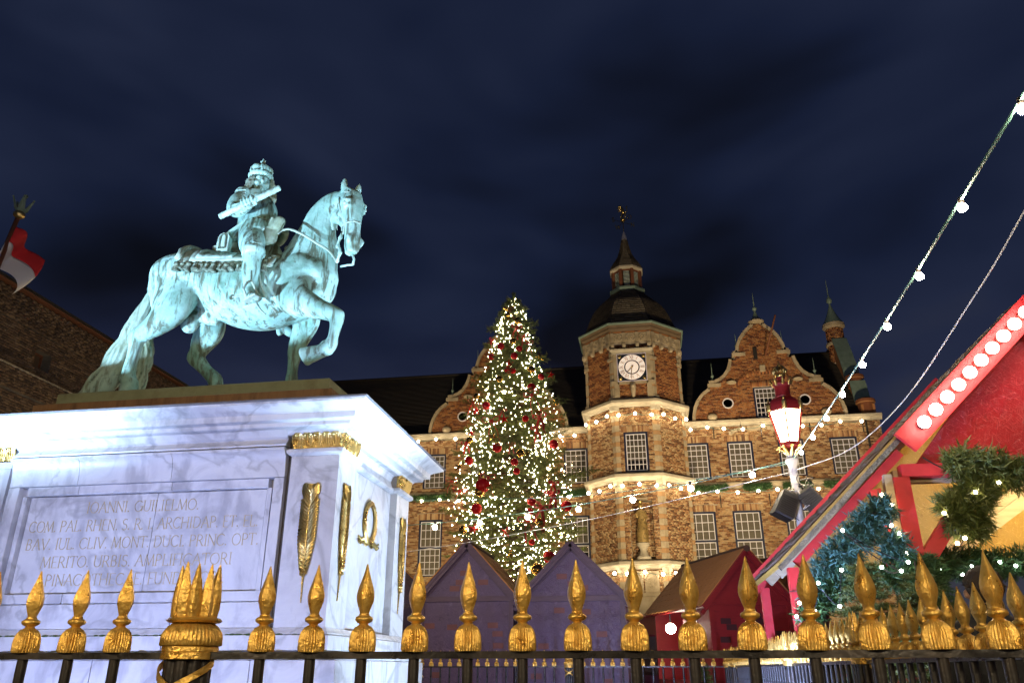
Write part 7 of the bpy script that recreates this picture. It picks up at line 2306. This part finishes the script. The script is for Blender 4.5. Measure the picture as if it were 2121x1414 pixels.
# ---------------------------------------------------------------- ornate street lamp
M_LRED = mat('lamp_red_paint', [(.20, .010, .010), (.27, .016, .014)], 4, .45, bump=.2)
M_LPANE = mat('lit_lamp_glass', [(.9, .85, .6)], 2, .3, emit=(1.0, .82, .44), estr=22)
M_POLE = mat('grey_pole_paint', [(.30, .29, .27), (.42, .41, .40)], 6, .5, bump=.15)
def street_lamp(label, loc, power=45):
    L = root('street_lamp', label, 'street lamp', loc)
    o = Vector(loc)
    hexa = lambda r, z: [(o.x + r * math.cos(R(60 * k + 20)), o.y + r * math.sin(R(60 * k + 20)), z) for k in range(6)]
    MB().lathe([(.16, 0), (.16, .5), (.10, .6), (.075, .8), (.06, 2.6), (.052, 3.4), (.075, 3.42), (.08, 3.46), (.055, 3.5), (.06, 3.80), (.09, 3.86), (.09, 3.9), (.06, 3.93), (.07, 4.0)], 20, tuple(o)).build('pole', M_POLE, L, 40)
    # gilded leaf cup
    mb = MB()
    for k in range(8):
        a = 2 * math.pi * k / 8; d = Vector((math.cos(a), math.sin(a), 0))
        b = o + Vector((0, 0, 3.95))
        mb.etube([(*(b + d * .05), .018, .018), (*(b + d * .09 + Vector((0, 0, .06))), .026, .026), (*(b + d * .16 + Vector((0, 0, .11))), .022, .022), (*(b + d * .195 + Vector((0, 0, .09))), .008, .008)], 8)
    mb.build('leaf_cup', M_GOLD, L, True)
    MB().loft([hexa(.09, 4.05), hexa(.145, 4.08), hexa(.145, 4.13), hexa(.12, 4.14)]).build('lower_frame', M_LRED, L)
    lo, hi = hexa(.135, 4.13), hexa(.245, 4.58)
    for k in range(6):
        j = (k + 1) % 6
        a, b, c_, d_ = Vector(lo[k]), Vector(lo[j]), Vector(hi[j]), Vector(hi[k])
        MB().add([a.lerp(b, .05), a.lerp(b, .95), d_.lerp(c_, .95), d_.lerp(c_, .05)], [(0, 1, 2, 3)]).build('lit_pane', M_LPANE, L)
        MB().tube([a, d_], .012, 6).build('glazing_bar', M_LRED, L)
        kn = Vector(hi[k]) + Vector((0, 0, .05))
        MB().lathe([(.02, -.06), (.036, -.03), (.028, 0), (.04, .03), (.03, .06), (.012, .08), (.02, .10), (.004, .13)], 10, tuple(kn)).build('gilt_knob', M_GOLD, L, 50)
    MB().loft([hexa(.255, 4.57), hexa(.262, 4.60), hexa(.258, 4.64), hexa(.235, 4.70), hexa(.18, 4.76), hexa(.125, 4.79), hexa(.11, 4.80)]).build('lamp_roof', M_LRED, L)
    for k in range(30):
        a = 2 * math.pi * k / 30
    MB().lathe([(.115, 4.79), (.12, 4.81), (.105, 4.83), (.105, 4.96), (.13, 4.985), (.13, 5.0), (.10, 5.01), (.05, 5.03), (.045, 5.08), (.07, 5.10), (.03, 5.12)], 20, (o.x, o.y, 0)).build('chimney', M_LRED, L, 40)
    mb = MB()
    for k in range(8):
        a = 2 * math.pi * k / 8
        c_ = o + Vector((.125 * math.cos(a), .125 * math.sin(a), 4.99))
        mb.etube([(*c_, .02, .02), (*(c_ + Vector((.02 * math.cos(a), .02 * math.sin(a), .05))), .018, .018), (*(c_ + Vector((.035 * math.cos(a), .035 * math.sin(a), .085))), .006, .006)], 7)
        mb.sphere(c_ + Vector((0, 0, .0)), .024, 8, 6)
    mb.build('coronet', M_GOLD, L, True)
    mb = MB().lathe([(.06, 5.10), (.075, 5.12), (.075, 5.15), (.06, 5.16)], 16, (o.x, o.y, 0))
    for k in range(6):
        a = 2 * math.pi * k / 6
        mb.tube([(o.x + .07 * math.cos(a), o.y + .07 * math.sin(a), 5.15), (o.x + .10 * math.cos(a), o.y + .10 * math.sin(a), 5.21), (o.x + .06 * math.cos(a), o.y + .06 * math.sin(a), 5.27), (o.x, o.y, 5.25)], .016, 7)
        mb.sphere((o.x + .085 * math.cos(a + .5), o.y + .085 * math.sin(a + .5), 5.19), .025, 8, 6)
    mb.sphere((o.x, o.y, 5.29), .03, 10, 7); mb.tube([(o.x, o.y, 5.3), (o.x, o.y, 5.38)], [.012, .006], 6)
    mb.build('gilt_crown', M_GOLD, L, True)
    ld = bpy.data.lights.new('lamp_light', 'POINT'); ld.energy = power; ld.color = (1.0, .80, .50); ld.shadow_soft_size = .25
    lo_ = bpy.data.objects.new('lamp_light', ld); COL.objects.link(lo_); lo_.parent = L; lo_.location = (0, 0, 3.72)
    return L
LAMP = street_lamp('red and gold street lamp with crown and two black boxes on its pole', (2.085, 11.2, 0))
# unseen lamps added for warm light on the near railing and the left house
for (lab, loc) in (('unseen street lamp added behind the viewer on the left for warm light', (-4.6, -3.2, 0)), ('unseen street lamp added behind the viewer on the right for warm light', (2.6, -3.4, 0)), ('unseen street lamp added behind the marble pedestal to light the brick house', (-13.0, 18.5, 0))):
    street_lamp(lab, loc, 1350 if loc[1] < 0 else 600)
# loudspeaker boxes hanging on the pole
M_BLACKP = mat('black_plastic', [(.007, .006, .005), (.013, .010, .008)], 6, .55, bump=.15)
def speaker(label, c, ax, tilt, yaw):
    S = root('loudspeaker', label, 'loudspeaker', c)
    mt = Matrix.Translation(Vector(c)) @ Matrix.Rotation(yaw, 4, 'Z') @ Matrix.Rotation(tilt, 4, 'Y')
    b = MB().loft([[(-.10, -.085, .20), (.10, -.085, .20), (.10, .085, .20), (-.10, .085, .20)], [(-.115, -.10, .17), (.115, -.10, .17), (.115, .10, .17), (-.115, .10, .17)],
                   [(-.13, -.13, -.15), (.13, -.13, -.15), (.13, .13, -.15), (-.13, .13, -.15)], [(-.12, -.12, -.17), (.12, -.12, -.17), (.12, .12, -.17), (-.12, .12, -.17)]])
    b.xform(mt).build('cabinet', M_BLACKP, S)
    g = MB()
    for k in range(9): g.box(-.10, .10, -.114 - k * .0022, -.106 - k * .0022, .10 - k * .03, .112 - k * .03)
    g.xform(mt).build('grille', mat('grille', [(.012, .010, .008)], 5, .4, .5), S)
    br = MB().tube([mt @ Vector((0, 0, .2)), mt @ Vector((.02, 0, .27)), Vector((2.085, 11.2, c[2] + .22))], .014, 6)
    br.build('bracket', M_IRON, S)
    return S
speaker('black loudspeaker box tilted left on the lamp pole', (1.90, 11.12, 3.24), 0, R(28), R(10))
speaker('black loudspeaker box tilted right on the lamp pole', (2.27, 11.10, 3.27), 0, R(-32), R(-15))
# loose wires round the pole
WR = root('wire_tangle', 'tangle of pale wires round the lamp pole above the boxes', 'wires', (2.085, 11.2, 3.5))
q = random.Random(9)
M_WIRE = mat('pale_cable', [(.45, .43, .40)], 3, .5)
for k in range(9):
    a = q.uniform(0, 6.28); pts = [Vector((2.085, 11.2, 3.50 + q.uniform(-.08, .08)))]
    for j in range(5): pts.append(pts[-1] + Vector((q.uniform(-.11, .11), q.uniform(-.12, .02), q.uniform(-.12, .07))))
    D = dense([(p.x, p.y, p.z, .006, .006) for p in pts], 4)
    MB().tube([d[:3] for d in D], .006, 5).build('wire', M_WIRE if k % 2 else M_IRON, WR)
for k in range(5): MB().lathe([(.062, 0), (.062, .02)], 14, (2.085, 11.2, 3.30 + .06 * k)).build('clamp', M_POLE, WR)

# ---------------------------------------------------------------- light strings
M_SBULB = mat('string_bulb', [(1, .92, .8)], 1, .4, emit=(1.0, .84, .60), estr=450)
M_CABLE = mat('teal_cable', [(.10, .22, .19)], 3, .5)
ME_SB = MB().sphere((0, 0, -.05), .032, 12, 8).mesh('bulb', M_SBULB, True)
ME_SS = MB().lathe([(.012, -.025), (.016, -.015), (.016, .012), (.006, .02)], 8).mesh('socket', M_IRON, 40)
def light_string(label, ends, n, sag, t0=0.0, t1=1.0, r=.009, s=1.0, m_=None, bulbs=None, drop=0.0):
    S = root('light_string', label, 'string lights', ends[0])
    a, b = Vector(ends[0]), Vector(ends[1])
    P = lambda t: a.lerp(b, t) + Vector((0, 0, -sag * 4 * t * (1 - t)))
    MB().tube([P(k / 40) for k in range(41)], r, 6).build('cable', m_ or M_CABLE, S)
    for k in range(n):
        t = t0 + (t1 - t0) * k / max(1, n - 1)
        p = P(t) - a
        so = link('socket', ME_SS, S, p, (0, 0, 0), s * 1.2)
        link('bulb', ME_SB, S, p + Vector((0, 0, -.01)), (0, 0, 0), s)
    return S
light_string('string of star-bright bulbs rising from the lamp to the top right', ((2.10, 11.15, 3.90), (1.90, .6, 3.86)), 12, .12, .06, .98, .010, .85)
light_string('string of bulbs crossing from the lamp pole in front of the tree', ((2.05, 11.2, 3.88), (-9.0, 15.2, 4.0)), 13, .42, .045, .97, .006, 1.25)
def wire(label, pts, r=.009, m_=None):
    D = dense([(*p, r, r) for p in pts], 8)
    o = MB().tube([d[:3] for d in D], r, 6).build('cable', m_ or M_WIRE)
    tag(o, label, 'cable'); return o
wire('grey cable sagging from the lamp pole up over the red stall roof', [(2.10, 11.2, 3.74), (2.57, 10.0, 3.71), (2.80, 8.5, 3.83), (2.78, 6.5, 3.99), (2.74, 5.2, 4.13), (2.6, 2.0, 4.6)], .0065)
wire('thin dark wire from the lamp pole to the left across the tower', [(2.05, 11.2, 3.72), (-.8, 12.3, 3.35), (-3.94, 13.4, 3.09), (-9, 15.2, 2.9)], .005)
wire('thin teal wire sloping across the facade above the huts', [(2.05, 11.2, 3.84), (-.8, 12.3, 3.72), (-3.98, 13.4, 3.96), (-9, 15.2, 4.3)], .004, M_CABLE)
# bulbs under the town hall cornice and string course
def facade_string(label, pts):
    S = root('light_string', label, 'string lights', pts[0])
    path = []
    for i in range(len(pts) - 1):
        a, b = Vector(pts[i]), Vector(pts[i + 1])
        for j in range(4): path.append(a.lerp(b, j / 4) + Vector((0, 0, .05 - .10 * math.sin(math.pi * j / 4))))
    path.append(Vector(pts[-1]))
    MB().tube(path, .015, 5).build('cable', M_CABLE, S)
    for p in pts:
        link('bulb', ME_FB, S, Vector(p) - Vector(pts[0]))
M_FBULB = mat('facade_bulb', [(1, .9, .75)], 1, .4, emit=(1.0, .80, .52), estr=62)
ME_FB = MB().sphere((0, 0, 0), .075, 10, 7).mesh('bulb', M_FBULB, True)
YB = 41.45
facade_string('bulbs under the cornice right of the tower', [(x, YB, 13.0 + .1 * math.sin(i * 1.7)) for i, x in enumerate((2.75, 3.63, 4.48, 5.45, 6.5, 7.5, 8.5, 9.43, 10.39, 11.44))])
facade_string('bulbs under the cornice left of the tower behind the tree', [(x, YB, 13.05 + .08 * math.sin(i * 1.3)) for i, x in enumerate((-12.3, -11.27, -10.15, -9.1, -8.0, -7.0, -6.0, -5.1, -4.27, -3.47))])
facade_string('bulbs under the string course right of the tower', [(x, YB, 9.62 + .05 * math.sin(i * 2.1)) for i, x in enumerate((2.85, 3.82, 4.83, 5.86, 6.81, 7.8, 8.8, 9.77, 10.8, 11.7))])
facade_string('bulbs under the string course left of the tower behind the tree', [(x, YB, 9.68 + .05 * math.sin(i * 2.1)) for i, x in enumerate((-11.95, -10.94, -9.9, -8.9, -7.8, -6.7, -5.6, -4.6, -3.84))])
def tower_pts(z, ap=2.82, n=3):
    out = []
    for i in (-1, 0, 1):
        fn = face_fn(i, ap)
        for k in range(n): out.append(tuple(fn((k - (n - 1) / 2) * .82, z + .06 * math.sin(i * 3 + k * 2), 0)))
    return out
facade_string('bulbs round the tower under its upper ledge', tower_pts(13.0))
facade_string('bulbs round the tower under its middle ledge', tower_pts(9.42))
facade_string('bulbs round the tower under its lowest ledge', tower_pts(5.3))
# fir garland patches on the string course
for (lab, xa, xb, sd_) in (('fir garland lying on the town hall ledge right of the tower', 2.5, 4.4, 51), ('fir garland lying on the town hall ledge above the second right window', 5.2, 6.6, 52), ('fir garland on the town hall ledge near the street lamp', 7.2, 8.6, 53), ('fir garland on the town hall ledge by the right corner', 9.2, 10.8, 54), ('fir garland on the town hall ledge left of the tower', -4.6, -2.9, 55), ('fir garland on the town hall ledge beside the pedestal corner', -13.0, -10.4, 56)):
    garland('fir_garland', lab, [(xa, 41.72, 9.92), ((xa + xb) / 2, 41.68, 9.86), (xb, 41.72, 9.95)], [.10, .14, .10], 700, .10, .012, M_NEEDLE2, sd_, .4)

# ---------------------------------------------------------------- floodlights
M_FLENS = mat('flood_lens', [(.8, .9, 1)], 1, .2, emit=(.6, .75, 1.0), estr=8)
def floodlight(label, loc, target, energy, color, angle, blend, size=.25):
    F = root('floodlight', label, 'floodlight', loc)
    o = Vector(loc); d = (Vector(target) - o).normalized()
    rot = d.to_track_quat('-Z', 'Y').to_matrix().to_4x4(); mt = Matrix.Translation(o) @ rot
    MB().box(-.17, .17, -.12, .12, .01, .15).xform(mt).build('housing', M_BLACKP, F)
    MB().box(-.15, .15, -.10, .10, .002, .009).xform(mt).build('lens', M_FLENS, F)
    MB().box(o.x - .2, o.x - .18, o.y - .03, o.y + .03, 0, o.z + .05).build('bracket', M_IRON, F)
    MB().box(o.x + .18, o.x + .2, o.y - .03, o.y + .03, 0, o.z + .05).build('bracket', M_IRON, F)
    ld = bpy.data.lights.new('flood_beam', 'SPOT'); ld.energy = energy; ld.color = color; ld.spot_size = R(angle); ld.spot_blend = blend; ld.shadow_soft_size = size
    lo_ = bpy.data.objects.new('flood_beam', ld); COL.objects.link(lo_); lo_.parent = F
    lo_.location = d * .02; lo_.rotation_euler = d.to_track_quat('-Z', 'Y').to_euler()
    return F
BLU = (.38, .50, 1.0); SID = (.52, .72, 1.0); CYA = (.48, .74, 1.0); WRM = (1.0, .76, .45)
floodlight('blue-white floodlight in front of the monument to the left', (-9.6, 2.85, .45), (-5.2, 8.7, 7.5), 13500, CYA, 43, .9, .10)
floodlight('blue-white floodlight on the ground right of the pedestal', (.75, 6.9, .40), (-4.3, 8.8, 7.5), 5000, CYA, 46, .9, .10)
floodlight('lavender floodlight washing the pedestal front', (-4.9, 2.9, .30), (-5.2, 7.6, 2.1), 1350, BLU, 120, 1.0, .12)
floodlight('pale blue floodlight washing the pedestal side', (.5, 8.6, .30), (-3.1, 8.8, 2.4), 1500, SID, 130, 1.0, .12)
floodlight('unseen blue floodlight added to light the right side of the railing', (-.9, 6.2, .30), (1.25, 8.6, 1.2), 2800, BLU, 140, 1.0, .12)  # added for the blue light on the right-hand bars
floodlight('unseen blue floodlight added to light the far side of the railing', (-1.5, 12.4, .30), (-1.2, 17, 1.6), 240, BLU, 150, 1.0, .12)  # added to brighten the far bars
floodlight('unseen warm floodlight added to light the left wing of the town hall', (-12.0, 25.5, .4), (-9.5, 42, 9.5), 14000, WRM, 70, 1.0, .4)  # facade floods from here on are added, hidden behind the huts
floodlight('unseen warm floodlight added to light the right wing of the town hall', (7.5, 24.5, .4), (7.2, 42, 10), 17000, WRM, 75, 1.0, .4)
floodlight('unseen warm floodlight added to light the clock tower', (1.2, 25.0, .4), (-.1, 39, 12), 10500, WRM, 60, 1.0, .4)

# ---------------------------------------------------------------- person behind the railing
M_JACK = mat('black_jacket', [(.006, .006, .008), (.012, .012, .014)], 6, .8, bump=.2)
M_HAIR = mat('brown_hair', [(.022, .012, .006), (.04, .022, .012)], 20, .6, stretch=(6, 6, 1), bump=.5)
M_SKIN = mat('skin', [(.42, .23, .16)], 3, .5)
M_TROU = mat('dark_trousers', [(.015, .016, .02)], 4, .85)
PE = root('person', 'person with short brown hair in a dark jacket standing behind the railing', 'person', (1.72, 4.62, 0))
mb = MB()
px, py = 1.72, 4.62
for s_ in (-1, 1):
    mb.etube(dense([(px + .09 * s_, py, .06, .055, .055), (px + .09 * s_, py, .48, .06, .065), (px + .09 * s_, py, .86, .085, .09)]), 14)
    mb.etube([(px + .09 * s_, py + .03, .04, .045, .12), (px + .09 * s_, py + .05, .05, .04, .10)], 12)
    mb.etube(dense([(px + .20 * s_, py, 1.36, .06, .065), (px + .25 * s_, py + .02, 1.10, .05, .055), (px + .22 * s_, py + .14, .93, .042, .042), (px + .16 * s_, py + .24, 1.0, .036, .036)]), 14)
    hb = Vector((px + .14 * s_, py + .28, 1.02))
    mb.etube([(*hb, .036, .02), (*(hb + Vector((0, .05, .03))), .034, .018)], 10)
    for k in range(4): mb.tube([hb + Vector((-.024 + .016 * k, .06, .04)), hb + Vector((-.024 + .016 * k, .10, .04)), hb + Vector((-.024 + .016 * k, .115, .015))], [.009, .0085, .007], 7)
    mb.tube([hb + Vector((.03 * s_, .02, .03)), hb + Vector((.045 * s_, .05, .045)), hb + Vector((.04 * s_, .08, .05))], [.010, .009, .008], 7)
mb.etube(dense([(px, py, .86, .16, .11), (px, py, 1.10, .15, .11), (px, py, 1.30, .20, .12), (px, py, 1.40, .17, .10), (px, py, 1.45, .07, .07), (px, py + .01, 1.50, .055, .055)]), 20)
mb.sphere((px + .01, py + .015, 1.575), .088, 18, 12, (.88, 1.05, 1.22))
for s_ in (-1, 1): mb.sphere((px + .082 * s_, py + .01, 1.565), .022, 8, 6, (.5, .9, 1.3))
mb.etube([(px, py + .10, 1.575, .012, .012), (px, py + .118, 1.553, .014, .014)], 8)
body = remesh_obj('body', mb, M_SKIN, PE, .0115, 2)
jb = MB()
jb.etube(dense([(px, py, .80, .185, .135), (px, py, 1.10, .175, .132), (px, py, 1.30, .225, .14), (px, py, 1.41, .185, .12), (px, py, 1.46, .085, .085)]), 22)
for s_ in (-1, 1): jb.etube(dense([(px + .21 * s_, py, 1.38, .075, .08), (px + .262 * s_, py + .02, 1.10, .066, .07), (px + .23 * s_, py + .14, .93, .058, .058), (px + .17 * s_, py + .22, .985, .05, .05)]), 14)
jb.tube([(px + .075 * math.cos(2 * math.pi * k / 16), py + .075 * math.sin(2 * math.pi * k / 16), 1.475) for k in range(17)], .022, 8)
remesh_obj('jacket', jb, M_JACK, PE, .012, 2)
tb = MB()
for s_ in (-1, 1): tb.etube(dense([(px + .09 * s_, py, .09, .075, .075), (px + .09 * s_, py, .48, .078, .083), (px + .085 * s_, py, .88, .10, .115)]), 14)
remesh_obj('trousers', tb, M_TROU, PE, .014, 2)
hb_ = MB(); q = random.Random(3)
hb_.sphere((px + .01, py - .004, 1.60), .097, 18, 12, (.93, 1.0, 1.1))
for k in range(240):
    a = q.uniform(0, 6.28); e_ = q.uniform(-.1, 1.5)
    n_ = Vector((math.cos(a) * math.cos(e_) * .93, math.sin(a) * math.cos(e_), math.sin(e_) * 1.1))
    if n_.y > .5 and e_ < .9: continue
    p = Vector((px + .01, py - .004, 1.595)) + n_ * .093
    hb_.tube([p, p + n_ * .012 + Vector((q.uniform(-.02, .02), q.uniform(-.02, .01), -.02))], [.008, .003], 5)
hr = remesh_obj('hair', hb_, M_HAIR, PE, .006, 1)
# ---------------------------------------------------------------- ground
M_COB = mat('cobbles', [(.045, .042, .04), (.075, .07, .065)], 4, .6, bump=.6, bscale=30)
g = MB().add([(-400, -400, 0), (400, -400, 0), (400, 400, 0), (-400, 400, 0)], [(0, 1, 2, 3)]).build('ground', M_COB)
g['kind'] = 'structure'
